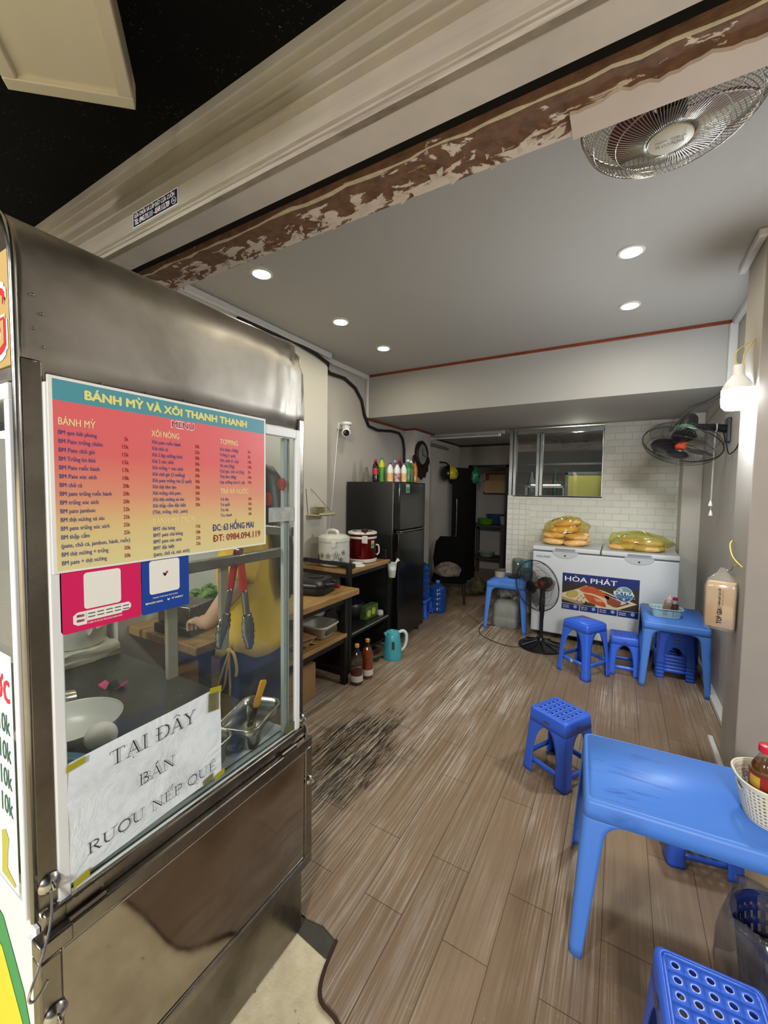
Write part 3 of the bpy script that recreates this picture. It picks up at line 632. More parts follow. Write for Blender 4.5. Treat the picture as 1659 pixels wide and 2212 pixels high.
m = MB(cart); m.box((-1.78, 0.49, 1.612), (-1.12, 0.54, 1.632)); m.box((CX0+0.02, 0.505, 1.632), (CX1-0.03, 0.525, 1.645)); m.obj('fill_strip_bracket', SS_FR, cart)
# stickers and tape on the side window
TAPEG = glassy('frosted_tape', '#dfe2e0', 0.08, 0.2, 0.62, '#b9bdbb'); TAPEY = mat('olive_tape', '#a09a1e', 0.35); TAPEC = glassy('clear_tape', '#cdc9a8', 0.1, 0.1, 0.25, '#a8a890')
m = MB(cart); m.box((-0.8512, 0.819, 1.354), (-0.8505, 0.921, 1.395)); m.obj('frosted_tape_patch', TAPEG, cart)
STK = glassy('round_red_sticker', '#d8b7ac', 0.06, 0.2, 0.28, '#c4695a')
for y, z in ((0.871, 1.462), (0.815, 1.42)):
    m = MB(cart); m.lathe([(0.0185, -0.8513), (0.0185, -0.8508)], n=28, M=frameM((0, y, z), (0, 1, 0), (0, 0, 1))); m.obj('round_sticker', STK, cart)
m = MB(cart); m.box((-0.8512, 0.885, 0.702), (-0.8505, 0.924, 0.728)); m.obj('olive_tape_patch', mat('dirty_olive_tape', '#5e5a36', 0.5), cart)
# hasps, hooks and hinges
def hasp(x, y, z, s=1.0):
    m = MB(cart); m.L = Matrix.Translation((x, y, z)) @ Matrix.Rotation(pi/2, 4, 'Y') @ Matrix.Scale(s, 4)
    m.lathe([(0.018, 0.0), (0.018, 0.003), (0.013, 0.009), (0.006, 0.012), (0.001, 0.0125)], n=18)
    m.tube([(0.006*cos(a), 0.0, 0.010+0.010*sin(a)) for a in [pi*k/8 for k in range(9)]], 0.0028, 7); m.obj('hook_eye', SS_BR, cart)
hasp(-0.850, 0.297, 0.745); hasp(-0.817, 0.288, 0.53); hasp(-0.848, 0.955, 0.722, 0.8); hasp(-0.817, 0.957, 0.53, 0.8)
m = MB(cart); m.tube([(-0.838, 0.294, 0.740), (-0.822, 0.288, 0.70), (-0.812, 0.272, 0.66), (-0.804, 0.254, 0.628), (-0.802, 0.248, 0.612), (-0.800, 0.252, 0.604), (-0.798, 0.262, 0.610), (-0.798, 0.272, 0.622)], 0.0022, 7); m.obj('wire_hook', SS_BR, cart)
m = MB(cart); m.tube([(-0.838, 0.955, 0.715), (-0.832, 0.962, 0.69), (-0.826, 0.965, 0.665)], 0.0022, 7); m.obj('wire_hook', SS_BR, cart)
for y in (0.345, 0.875):
    m = MB(cart); m.box((-0.837, y-0.03, 0.678), (-0.833, y+0.03, 0.697)); m.cyl((-0.826, y-0.03, 0.671), (-0.826, y+0.03, 0.671), 0.0045, n=10); m.box((-0.832, y-0.028, 0.64), (-0.8155, y+0.028, 0.668)); m.obj('hinge', SS_FR, cart)

# menu board -------------------------------------------------------
def grad_mat():
    t = NT('menu_gradient_print'); x, y, z = t.sep()
    f = t.math('DIVIDE', t.math('SUBTRACT', z, 0.0), 0.342)
    c = t.ramp(f, [(0.0, lin('#ded59c')), (0.22, lin('#dcc48a')), (0.40, lin('#dd9478')), (0.62, lin('#e0696a')), (1.0, lin('#e3656f'))])
    t.pr(col=c, rough=0.4); return t.m
MBASE = (-0.848, 0.557, 1.296)
m = MB(); m.T = Matrix.Translation(MBASE).inverted()
WINK = mat('menu_white', '#e9e9e6', 0.45); TEAL = mat('menu_teal', '#4f97a8', 0.45); YINK = mat('menu_yellow_letters', '#e8e28a', 0.5); CINK = mat('menu_cream_letters', '#efdca6', 0.5)
BINK = mat('menu_blue_letters', '#3c4a90', 0.5); DINK = mat('menu_dark_red_letters', '#8c241c', 0.5); RINK = mat('menu_crimson_letters', '#b0163a', 0.5); NINK = mat('menu_navy_letters', '#26307c', 0.5)
m.mi = 0; m.box((-0.848, 0.314, 1.296), (-0.8425, 0.800, 1.637))
m.mi = 1; m.poly([(-0.8423, 0.320, 1.300), (-0.8423, 0.795, 1.300), (-0.8423, 0.795, 1.596), (-0.8423, 0.320, 1.596)])
m.mi = 2; m.poly([(-0.8423, 0.320, 1.596), (-0.8423, 0.795, 1.596), (-0.8423, 0.795, 1.632), (-0.8423, 0.320, 1.632)])
def mtx(s, y, z, w, h, mi, b=0.01, dx=0.0):
    m.mi = mi; m.text(s, frameM((-0.8419+dx, y, z), (0, 1, 0), (0, 0, 1)), h, w, 'L', b)
mtx('BÁNH MỲ VÀ XÔI THANH THANH', 0.368, 1.6055, 0.368, 0.0155, 3, 0.05)
mtx('MENU', 0.5306, 1.5778, 0.0558, 0.0152, 0, 0.07); mtx('MENU', 0.532, 1.579, 0.053, 0.013, 7, 0.02, 0.0003)
for s, y, z, w, h in (('BÁNH MỲ', 0.327, 1.555, 0.058, 0.0125), ('XÔI NÓNG', 0.488, 1.554, 0.061, 0.0125), ('TOPPING', 0.654, 1.5555, 0.053, 0.012), ('TRÀ VÀ NƯỚC', 0.654, 1.435, 0.086, 0.0125), ('BÁNH MỲ TRỘN', 0.489, 1.3715, 0.097, 0.012)): mtx(s, y, z, w, h, 4, 0.02)
c1 = (('BM que hải phòng', .060, '5k'), ('BM Pate trứng chiên', .069, '15k'), ('BM Pate chả giò', .056, '15k'), ('BM Trứng bò khô', .057, '15k'), ('BM Pate ruốc hành', .063, '17k'), ('BM Pate xúc xích', .058, '18k'), ('BM chả cá', .034, '20k'), ('BM pate trứng ruốc hành', .083, '20k'), ('BM trứng xúc xích', .060, '20k'), ('BM pate jambon', .054, '22k'),
      ('BM thịt nướng xá xíu', .069, '25k'), ('BM pate trứng xúc xích', .078, '25k'), ('BM thập cẩm', .044, '25k'), ('(pate, chả cá, jambon, hành, ruốc)', .115, ''), ('BM thịt nướng + trứng', .075, '30k'), ('BM pate + thịt nướng', .072, '30k'))
for i, (s, w, p) in enumerate(c1):
    z = 1.5385-0.01527*i; mtx(s, 0.3265, z, w, 0.0077, 5, 0.006)
    if p: mtx(p, 0.4345 if len(p) == 2 else 0.4302, z, 0.0075 if len(p) == 2 else 0.0122, 0.0077, 6, 0.006)
c2 = (('Xôi pate ruốc hành', .064, '20k'), ('Xôi chả cá', .035, '25k'), ('Xôi 2 lạp xưởng tươi', .067, '30k'), ('Xôi 2 xúc xích', .047, '30k'), ('Xôi trứng + xúc xích', .069, '30k'), ('Xôi chả giò (3 miếng)', .073, '30k'), ('Xôi pate trứng rán (2 quả)', .089, '30k'), ('Xôi thịt kho tàu', .052, '30k'), ('Xôi trứng chả pate', .063, '30k'), ('Xôi thịt nướng xá xíu', .070, '35k'), ('Xôi thập cẩm đặc biệt', .075, '35k'), ('(Thịt, trứng, chả , pate)', .079, ''))
for i, (s, w, p) in enumerate(c2):
    z = 1.539-0.01327*i; mtx(s, 0.488, z, w, 0.0076, 5, 0.01)
    if p: mtx(p, 0.5866, z, 0.012, 0.0076, 6, 0.012)
for i, (s, w, p) in enumerate((('BMT chà bông', .048, '15k'), ('BMT pate chà bông', .066, '18k'), ('BMT pate xúc xích', .063, '22k'), ('BMT đặc biệt', .046, '25k'), ('(pate, chả cá, xúc xích)', .082, ''))):
    z = 1.3575-0.01345*i; mtx(s, 0.4885, z, w, 0.0078, 5, 0.012)
    if p: mtx(p, 0.5872, z-0.001, 0.012, 0.0076, 6, 0.012)
for i, (s, w, p) in enumerate((('Xôi thêm (100g)', .055, '5k'), ('Trứng (1 quả)', .046, '5k'), ('Xúc xích (1 cây)', .056, '10k'), ('Xá xíu (30g)', .043, '10k'), ('Chả giò, chả cá (35g)', .073, '5k'), ('Thịt kho (40g)', .048, '10k'), ('Lạp xưởng tươi (1 cái)', .075, '10k'))):
    z = 1.539-0.01317*i; mtx(s, 0.653, z, w, 0.0076, 5, 0.01); mtx(p, 0.739, z+0.001, 0.0085 if len(p) == 2 else 0.0118, 0.0073, 6, 0.01)
for i, (s, w) in enumerate((('Trà đào', .025), ('Trà quất', .028), ('Trà vải', .023), ('Trà chanh', .034))):
    z = 1.418-0.0131*i; mtx(s, 0.6537, z, w, 0.0074, 5, 0.01); mtx('10k', 0.7395, z, 0.0115, 0.0073, 6, 0.01)
mtx('ĐC: 63 HỒNG MAI', 0.631, 1.3455, 0.126, 0.0155, 8, 0.025); mtx('ĐT: 0984.094.119', 0.632, 1.3195, 0.148, 0.016, 6, 0.025)
o = m.obj('menu_board', [WINK, grad_mat(), TEAL, YINK, CINK, BINK, DINK, RINK, NINK], smooth=0); o.location = MBASE
tag(o, 'rectangular red and cream printed menu board fixed on the cart window', 'menu board')

# payment cards ----------------------------------------------------
def rr_poly(y0, y1, z0, z1, r, x):
    return [(x, p[0], p[1]) for p in rrect((y1-y0)/2, (z1-z0)/2, r, 5, (y0+y1)/2, (z0+z1)/2)]
def card_tx(m, s, y, z, w, h, mi, b=0.01, al='L', x=-0.8441): m.mi = mi; m.text(s, frameM((x, y, z), (0, 1, 0), (0, 0, 1)), h, w, al, b)
PINK = mat('magenta_print', '#d4145e', 0.35); BLUEC = mat('royal_blue_print', '#123f9c', 0.35); INK = mat('black_ink', '#151515', 0.5); PLUM = mat('plum_ink', '#9c1a56', 0.5)
m = MB(); m.mi = 0; m.prism(rr_poly(0.3235, 0.4630, 1.184, 1.300, 0.008, -0.8485), (0.0035, 0, 0))
m.mi = 1; m.poly(rr_poly(0.360, 0.424, 1.2225, 1.290, 0.006, -0.8446)); m.poly([(-0.8446, a, b) for a, b in ((0.349, 1.195), (0.364, 1.195), (0.364, 1.2005), (0.425, 1.2005), (0.425, 1.2035), (0.437, 1.2035), (0.4425, 1.208), (0.4425, 1.214), (0.438, 1.2195), (0.349, 1.2195), (0.342, 1.214), (0.342, 1.200))])
card_tx(m, 'mo', 0.3475, 1.2105, 0.012, 0.0062, 3, 0.05); card_tx(m, 'mo', 0.3475, 1.2015, 0.012, 0.0062, 3, 0.05)
m.mi = 2; m.poly([(-0.8442, 0.3625, 1.203), (-0.8442, 0.3628, 1.203), (-0.8442, 0.3628, 1.2175), (-0.8442, 0.3625, 1.2175)])
for r_, z in ((0, 1.2125), (1, 1.2062)):
    for i in range(5): m.poly([(-0.8442, 0.3660+0.0152*i, z), (-0.8442, 0.3660+0.0152*i+0.0115, z), (-0.8442, 0.3660+0.0152*i+0.0115, z+0.0016), (-0.8442, 0.3660+0.0152*i, z+0.0016)])
card_tx(m, 'VÍ ĐIỆN TỬ VÀ CÁC ỨNG DỤNG NGÂN HÀNG', 0.365, 1.1945, 0.060, 0.003, 1, 0.02)
tag(m.obj('payment_card', [PINK, WINK, INK, PLUM], smooth=0), 'magenta mobile payment card stuck under the menu board on the glass', 'sign', 'payment cards under the menu board')
m = MB(); m.mi = 0; m.prism(rr_poly(0.4650, 0.5700, 1.183, 1.302, 0.004, -0.8485), (0.0035, 0, 0))
m.mi = 1; m.poly(rr_poly(0.480, 0.547, 1.2225, 1.294, 0.006, -0.8446))
card_tx(m, 'THANH TOÁN QUA ỨNG DỤNG', 0.486, 1.2135, 0.056, 0.0028, 1, 0.02); card_tx(m, 'NGÂN HÀNG', 0.4775, 1.2035, 0.030, 0.0036, 1, 0.03); card_tx(m, 'VÍ VNPAY', 0.527, 1.204, 0.028, 0.0040, 1, 0.03)
m.mi = 1
for yy, zz in ((0.471, 1.2035), (0.518, 1.2035)): m.poly([(-0.8444, yy, zz+0.002), (-0.8444, yy+0.003, zz-0.001), (-0.8444, yy+0.006, zz+0.002), (-0.8444, yy+0.006, zz+0.0045), (-0.8444, yy+0.0032, zz+0.0025), (-0.8444, yy, zz+0.0045)])
m.mi = 2; m.poly([(-0.8443, 0.508, 1.264), (-0.8443, 0.5135, 1.2575), (-0.8443, 0.517, 1.2605), (-0.8443, 0.5115, 1.2665)]); m.mi = 3; m.poly([(-0.8443, 0.5135, 1.2575), (-0.8443, 0.5215, 1.266), (-0.8443, 0.518, 1.269), (-0.8443, 0.5105, 1.2605)])
tag(m.obj('payment_card', [BLUEC, WINK, mat('logo_blue', '#2a62b8', 0.5), mat('logo_red', '#cc2233', 0.5)], smooth=0), 'royal blue mobile payment card beside the magenta one on the glass', 'sign', 'payment cards under the menu board')

# handwritten-style serif paper notice -------------------------------
GLY = {  # (polyline, weight) in a 0..w x 0..1 cell; t thin, k thick
 'T': (0.66, [([(0.33, 0), (0.33, 1)], 'k'), ([(0.02, 0.97), (0.64, 0.97)], 't'), ([(0.03, 0.97), (0.01, 0.80)], 't'), ([(0.63, 0.97), (0.65, 0.80)], 't'), ([(0.20, 0.015), (0.46, 0.015)], 't')]),
 'A': (0.74, [([(0.12, 0), (0.38, 1)], 't'), ([(0.37, 1), (0.62, 0)], 'k'), ([(0.20, 0.34), (0.52, 0.34)], 't'), ([(0.02, 0.015), (0.22, 0.015)], 't'), ([(0.50, 0.015), (0.74, 0.015)], 't')]),
 'I': (0.34, [([(0.17, 0), (0.17, 1)], 'k'), ([(0.04, 0.985), (0.30, 0.985)], 't'), ([(0.04, 0.015), (0.30, 0.015)], 't')]),
 'D': (0.76, [([(0.17, 0), (0.17, 1)], 'k'), ([(0.04, 0.98), (0.36, 0.98), (0.50, 0.94)], 't'), ([(0.50, 0.95), (0.66, 0.78), (0.70, 0.5), (0.66, 0.22), (0.50, 0.05)], 'k'), ([(0.04, 0.02), (0.36, 0.02), (0.50, 0.06)], 't')]),
 'Y': (0.70, [([(0.10, 1), (0.36, 0.48)], 'k'), ([(0.60, 1), (0.36, 0.48)], 't'), ([(0.36, 0.5), (0.36, 0)], 'k'), ([(0.0, 0.985), (0.22, 0.985)], 't'), ([(0.50, 0.985), (0.70, 0.985)], 't'), ([(0.24, 0.015), (0.48, 0.015)], 't')]),
 'B': (0.66, [([(0.17, 0), (0.17, 1)], 'k'), ([(0.04, 0.98), (0.36, 0.98)], 't'), ([(0.34, 0.97), (0.50, 0.88), (0.52, 0.74), (0.46, 0.60), (0.34, 0.53)], 'k'), ([(0.17, 0.53), (0.36, 0.53)], 't'), ([(0.36, 0.53), (0.54, 0.44), (0.58, 0.27), (0.52, 0.10), (0.36, 0.03)], 'k'), ([(0.04, 0.02), (0.38, 0.02)], 't')]),
 'N': (0.80, [([(0.14, 0), (0.14, 1)], 't'), ([(0.13, 1), (0.66, 0.0)], 'k'), ([(0.66, 0), (0.66, 1)], 't'), ([(0.0, 0.985), (0.18, 0.985)], 't'), ([(0.04, 0.015), (0.26, 0.015)], 't'), ([(0.55, 0.985), (0.78, 0.985)], 't')]),
 'R': (0.72, [([(0.17, 0), (0.17, 1)], 'k'), ([(0.04, 0.98), (0.36, 0.98)], 't'), ([(0.36, 0.97), (0.53, 0.88), (0.56, 0.74), (0.50, 0.58), (0.34, 0.50)], 'k'), ([(0.17, 0.50), (0.36, 0.50)], 't'), ([(0.34, 0.50), (0.62, 0.0)], 'k'), ([(0.04, 0.015), (0.30, 0.015)], 't'), ([(0.56, 0.015), (0.74, 0.015)], 't')]),
 'U': (0.78, [([(0.15, 1), (0.15, 0.3), (0.22, 0.10), (0.38, 0.02)], 'k'), ([(0.36, 0.02), (0.52, 0.06), (0.60, 0.2), (0.62, 0.35), (0.62, 1)], 't'), ([(0.02, 0.985), (0.28, 0.985)], 't'), ([(0.50, 0.985), (0.74, 0.985)], 't')]),
 'O': (0.78, [([(0.39, 1.0), (0.20, 0.90), (0.10, 0.70), (0.08, 0.5), (0.10, 0.30), (0.20, 0.10), (0.39, 0.0)], 'k'), ([(0.39, 0.0), (0.58, 0.10), (0.68, 0.30), (0.70, 0.5), (0.68, 0.70), (0.58, 0.90), (0.39, 1.0)], 'k')]),
 'E': (0.62, [([(0.17, 0), (0.17, 1)], 'k'), ([(0.04, 0.98), (0.54, 0.98), (0.56, 0.82)], 't'), ([(0.17, 0.52), (0.44, 0.52)], 't'), ([(0.44, 0.62), (0.44, 0.42)], 't'), ([(0.04, 0.02), (0.55, 0.02), (0.60, 0.20)], 't')]),
 'P': (0.60, [([(0.17, 0), (0.17, 1)], 'k'), ([(0.04, 0.98), (0.34, 0.98)], 't'), ([(0.34, 0.97), (0.52, 0.88), (0.56, 0.72), (0.50, 0.54), (0.34, 0.46)], 'k'), ([(0.17, 0.46), (0.36, 0.46)], 't'), ([(0.04, 0.015), (0.32, 0.015)], 't')]),
 ' ': (0.34, [])}
GLY['Q'] = (0.78, GLY['O'][1]+[([(0.36, 0.02), (0.52, -0.12), (0.72, -0.20)], 't')])
MARK = {'dot': [([(0.36, -0.20), (0.36, -0.13)], 'k')], 'hat': [([(0.20, 1.10), (0.37, 1.26), (0.54, 1.10)], 't')], 'acute': [([(0.34, 1.10), (0.50, 1.32)], 'k')], 'bar': [([(0.02, 0.5), (0.34, 0.5)], 't')], 'horn': [([(0.62, 0.95), (0.78, 1.02), (0.80, 1.16)], 't')], 'acute2': [([(0.48, 1.24), (0.62, 1.44)], 'k')]}
def serif(m, word, y, z, h, fit):
    tot = sum(GLY[c[0]][0] for c in word); k = fit/tot
    for c in word:
        w, st = GLY[c[0]]
        for mk in c[1]: st = st+MARK[mk]
        for pts, wt in st:
            t = 0.040 if wt == 't' else 0.088
            P = [Vector((a*k, b*h)) for a, b in pts]; Lf, Rt = [], []
            for i, p in enumerate(P):
                d = (P[min(i+1, len(P)-1)]-P[max(i-1, 0)]).normalized(); n_ = Vector((-d.y, d.x))*t*h*0.5
                Lf.append(p+n_); Rt.append(p-n_)
            for i in range(len(P)-1): m.poly([(-0.8438, y+q.x, z+q.y) for q in (Lf[i], Rt[i], Rt[i+1], Lf[i+1])])
        y += w*k
m = MB(); m.mi = 0
PAPERM = NT('white_wrinkled_paper'); PAPERM.pr(col=PAPERM.mix(PAPERM.ramp(PAPERM.noise(16, 5, 0.65), [(0.45, 0.0), (0.75, 0.45)]), lin('#dde6f0'), lin('#a2aab0')), rough=0.75); PAPERM.bump(PAPERM.noise(9, 4, 0.6, dist=1.5), 0.5, 0.012); PAPERM = PAPERM.m
def paper_pt(u, v):
    y = 0.325+0.328*u; z = 0.718+0.238*v - 0.010*(1-u)*v + 0.008*u*(1-v)*1.5
    return (-0.8465+0.0010*sin(u*7+v*3)+0.0008*sin(v*11-u*4), y, z)
m.grid([[paper_pt(i/16, j/10) for i in range(17)] for j in range(11)])
m.mi = 1
serif(m, [('T', ()), ('A', ('dot',)), ('I', ()), (' ', ()), ('D', ('bar',)), ('A', ('hat',)), ('Y', ())], 0.396, 0.900, 0.0300, 0.186)
serif(m, [('B', ()), ('A', ('acute',)), ('N', ())], 0.449, 0.825, 0.0245, 0.081)
serif(m, [('R', ()), ('U', ('horn',)), ('O', ('horn', 'dot')), ('U', ()), (' ', ()), ('N', ()), ('E', ('hat', 'acute2')), ('P', ()), (' ', ()), ('Q', ()), ('U', ()), ('E', ('hat',))], 0.353, 0.752, 0.0225, 0.283)
pap = m.obj('paper_notice', [PAPERM, mat('notice_ink', '#1c2030', 0.6)], smooth=60)
tag(pap, 'white paper notice with large black capitals taped low on the cart window', 'sign')
for a, b, c, d in (((0.324, 0.932), (0.354, 0.935), (0.355, 0.947), (0.325, 0.944)), ((0.620, 0.948), (0.653, 0.942), (0.654, 0.957), (0.621, 0.963)), ((0.632, 0.722), (0.661, 0.727), (0.661, 0.740), (0.632, 0.735)), ((0.330, 0.706), (0.357, 0.712), (0.357, 0.726), (0.331, 0.720))):
    m = MB(); m.prism([(-0.8440, *p) for p in (a, b, c, d)], (0.0007, 0, 0)); m.obj('tape_strip', TAPEY, pap)
for q_ in (((0.615, 0.905), (0.645, 0.900), (0.646, 0.945), (0.617, 0.95)), ((0.60, 0.728), (0.628, 0.733), (0.626, 0.748), (0.598, 0.742))):
    m = MB(); m.prism([(-0.8436, *p) for p in q_], (0.0004, 0, 0)); m.obj('clear_tape', TAPEC, pap)

# price sheet in the street-side window -------------------------------
m = MB(); m.mi = 0; m.box((-1.75, CY0-0.0035, 0.705), (-0.914, CY0-0.003, 1.148))
PSW = mat('price_sheet_white', '#dfe6e6', 0.5); PSR = mat('price_red', '#d4203a', 0.5); PSG = mat('price_green', '#1d5a4c', 0.5)
def pst(s, x, z, h, w, mi, al='R', b=0.02): m.mi = mi; m.text(s, frameM((x, CY0-0.0041, z), (1, 0, 0), (0, 0, 1)), h, w, al, b)
pst('Nước', -0.922, 1.060, 0.062, 0.17, 1)
for i, z in enumerate((1.000, 0.948, 0.897, 0.845)): pst('10k', -0.926, z, 0.036, 0.052, 2)
pst('tươi', -1.005, 0.845, 0.032, 0.09, 2)
m.mi = 3; m.poly([(x, CY0-0.0041, z) for x, z in ((-0.985, 0.80), (-0.965, 0.81), (-0.95, 0.795), (-0.958, 0.77), (-0.962, 0.735), (-0.925, 0.72), (-0.93, 0.712), (-0.99, 0.715), (-0.985, 0.76))])
tag(m.obj('price_sheet', [PSW, PSR, PSG, mat('price_leaf', '#b3b04a', 0.5)], smooth=0), 'white price sheet with red and green lettering in the street side cart window', 'sign')

# ------------------------------------------------------------------ things inside the cart
ZT = 0.7005
WHITEG = mat('white_glazed', '#dcdcd8', 0.25); EGGW = mat('egg_shell', '#e6e2dc', 0.5)
def pan(name, label, c, hx, hy, h, rz, grp):
    t = thing(name, label, 'tray', (c[0], c[1], c[2]), rz, grp)
    m = MB(); k = 0.86
    rings = [rrect(hx*k, hy*k, 0.022, 5, z=0.0), rrect(hx*0.93, hy*0.93, 0.026, 5, z=h*0.55), rrect(hx*0.955, hy*0.955, 0.028, 5, z=h*0.6), rrect(hx, hy, 0.03, 5, z=h)]
    m.loft(rings, (True, False)); m.obj('pan_body', SS_BR, t, solid=0.0012, off=1)
    m = MB(); m.loft([rrect(hx, hy, 0.03, 5, z=h), rrect(hx+0.007, hy+0.007, 0.034, 5, z=h+0.001), rrect(hx+0.008, hy+0.008, 0.034, 5, z=h-0.003)], (False, False)); m.obj('rim', SS_BR, t, solid=0.001, smooth=180)
    return t
m = MB(); m.prism([(-1.03, 0.90, ZT), (-0.885, 0.915, ZT), (-0.885, 0.60, ZT), (-1.04, 0.60, ZT)], (0, 0, 0.004)); tag(m.obj('cutting_board', mat('white_board', '#d9dde2', 0.5)), 'thin white board lying under the steel pans at the cart window', 'board')
pan('steel_pan', 'rectangular steel pan with a pale green slice and a yellow-handled knife', (-0.945, 0.836, ZT+0.0045), 0.056, 0.088, 0.066, 0.33, 'steel pans in the cart')
pan('steel_pan', 'rectangular steel pan of chopped greens half hidden by the paper notice', (-0.945, 0.655, ZT+0.0045), 0.056, 0.075, 0.066, 0.2, 'steel pans in the cart')
m = MB(); rr_ = random.Random(4)
for k in range(90):
    a = rr_.uniform(0, 6.28); x, y = rr_.uniform(-0.04, 0.04), rr_.uniform(-0.055, 0.055); z = rr_.uniform(0.005, 0.035)
    d = Vector((cos(a), sin(a), rr_.uniform(-.4, .5)))*rr_.uniform(0.006, 0.014); n_ = Vector((-sin(a), cos(a), 0))*0.004; p = Vector((-0.945+x, 0.655+y, ZT+0.012+z))
    m.poly([p-d, p+n_, p+d, p-n_])
tag(m.obj('chopped_greens', mat('leafy_green', '#2f5a22', 0.5, hex2='#5a8a34', vs=40), smooth=0), 'chopped green herbs heaped in the steel pan', 'herbs', kind='stuff')
m = MB(); m.L = Matrix.Translation((-0.925, 0.80, ZT+0.022)) @ Matrix.Rotation(0.33, 4, 'Z') @ Matrix.Rotation(0.18, 4, 'X'); m.ball((0, 0, 0), (0.014, 0.055, 0.008), 14, 8); tag(m.obj('cucumber_slice', mat('pale_green_flesh', '#a9bd6a', 0.4, hex2='#7fa04a', vs=20)), 'pale green cucumber slice lying in the steel pan', 'vegetable')
# yellow-handled knife standing in the pan
t = thing('spreading_knife', 'knife with a yellow plastic handle leaning in the steel pan', 'knife', (-0.945, 0.830, 0.722))
a, b = Vector((-0.945, 0.828, 0.722)), Vector((-0.908, 0.853, 0.872)); dirv = (b-a).normalized()
yv = Vector((1, -0.3, 0)); yv = (yv-dirv*yv.dot(dirv)).normalized(); M5 = Matrix((yv.cross(dirv), yv, dirv)).transposed().to_4x4(); M5.translation = a
m = MB(t); m.L = M5; m.loft([[(x*w, y*0.004, z) for x, y in ((-1, -1), (1, -1), (1, 1), (-1, 1))] for z, w in ((0.07, 0.007), (0.085, 0.0105), (0.12, 0.010), (0.15, 0.0115), (0.158, 0.009))]); m.obj('handle', mat('yellow_plastic', '#e0a011', 0.4), t, bevel=0.003, seg=3)
m = MB(t); m.L = M5; m.prism([(-0.006, -0.0008, 0.074), (0.006, -0.0008, 0.074), (0.010, -0.0008, 0.05), (0.010, -0.0008, 0.012), (0.003, -0.0008, 0.0), (-0.009, -0.0008, 0.004), (-0.010, -0.0008, 0.05)], (0, 0.0016, 0)); m.obj('blade', steel('dark_blade_steel', '#55524c', 0.3), t)
# tongs on the rail
t = thing('kitchen_tongs', 'steel tongs with red handles hanging from the rail behind the cart glass', 'tongs', (-0.888, 0.748, 1.0))
REDP = mat('red_grip_plastic', '#b3161a', 0.35); TST = steel('tong_steel', '#8f9090', 0.25)
def tong_arm(y1, z1, xo):
    top = Vector((-0.884+xo, 0.744, 1.284)); tip = Vector((-0.886+xo*2.2, y1, z1)); d = tip-top; dn = d.normalized(); sdv = Vector((1, 0, 0)).cross(dn).normalized()
    def st(u0, u1, w0, w1, th, seg=10, wav=0):
        m = MB(t); rows = []
        for i in range(seg+1):
            u = u0+(u1-u0)*i/seg; w = w0+(w1-w0)*i/seg
            if wav: w = (0.0150+0.0065*sin(pi*min(1, (i/seg)*1.15)))*(1+0.10*sin(i*2.6)) * (1 if i < seg else 0.55)
            c = top+d*u; rows.append([c+sdv*(w*q)+Vector((th*(1-q*q)*2, 0, 0)) for q in (-1, -0.5, 0, 0.5, 1)])
        m.grid(rows); return m
    st(0.0, 0.42, 0.012, 0.013, 0.002).obj('grip', REDP, t, solid=0.005, smooth=180, bevel=0.002)
    st(0.40, 0.66, 0.011, 0.0115, 0.0025).obj('arm', TST, t, solid=0.0014, smooth=180)
    st(0.645, 1.0, 0.01, 0.012, 0.003, 14, 1).obj('scalloped_tip', TST, t, solid=0.0014, smooth=180)
tong_arm(0.775, 1.003, 0.004); tong_arm(0.692, 1.025, -0.006)
m = MB(t); m.cyl((-0.896, 0.744, 1.281), (-0.876, 0.744, 1.281), 0.008, n=12); m.obj('hinge', TST, t)
# binder clip
t = thing('binder_clip', 'black and magenta binder clip lying on the dark cart counter', 'clip', (-1.60, 0.757, ZT), 0.5)
m = MB(); m.prism([(-0.016, 0, 0), (0.016, 0, 0), (0.003, 0, 0.026), (-0.003, 0, 0.026)], (0, 0.034, 0)); m.obj('clip_body', BLACK, t, bevel=0.002)
for s in (-1, 1):
    m = MB(); m.prism([(s*0.017, -0.002, 0), (s*0.022, -0.002, 0), (s*0.045, -0.002, 0.012), (s*0.042, -0.002, 0.020)], (0, 0.038, 0)); m.obj('clip_lever', mat('magenta_plastic', '#d02a80', 0.4), t, bevel=0.002)
# pot on a foam block
t = thing('foam_block', 'rough white foam block under the pot on the cart counter', 'foam block', (-2.05, 0.845, ZT))
m = MB(); m.cbox((0, 0, 0.026), (0.26, 0.22, 0.052)); bmesh.ops.subdivide_edges(m.bm, edges=m.bm.edges[:], cuts=5, use_grid_fill=True)
for v in m.bm.verts:
    v.co += Vector((rr_.uniform(-1, 1), rr_.uniform(-1, 1), rr_.uniform(-.6, .6) if v.co.z > 0.01 else 0))*0.005
m.obj('foam', mat('chipped_foam', '#c9c6b8', 0.9, bump=0.4, bs=70), t)
t = thing('white_pot', 'white pot standing on the foam block behind the payment card', 'pot', (-2.05, 0.845, ZT+0.055))
m = MB(); m.lathe([(0.098, 0.0), (0.105, 0.01), (0.108, 0.10), (0.110, 0.17), (0.106, 0.172), (0.104, 0.165), (0.1, 0.02)], n=32); m.obj('pot_body', WHITEG, t)
m = MB(); m.tube([(0.108, 0, 0.13), (0.135, 0, 0.13), (0.14, 0, 0.09), (0.112, 0, 0.06)], 0.008, 8); m.obj('handle', WHITEG, t)
m = MB(); m.ball((0.128, 0.03, 0.09), 0.014, 12, 8); m.obj('knob', WHITEG, t)
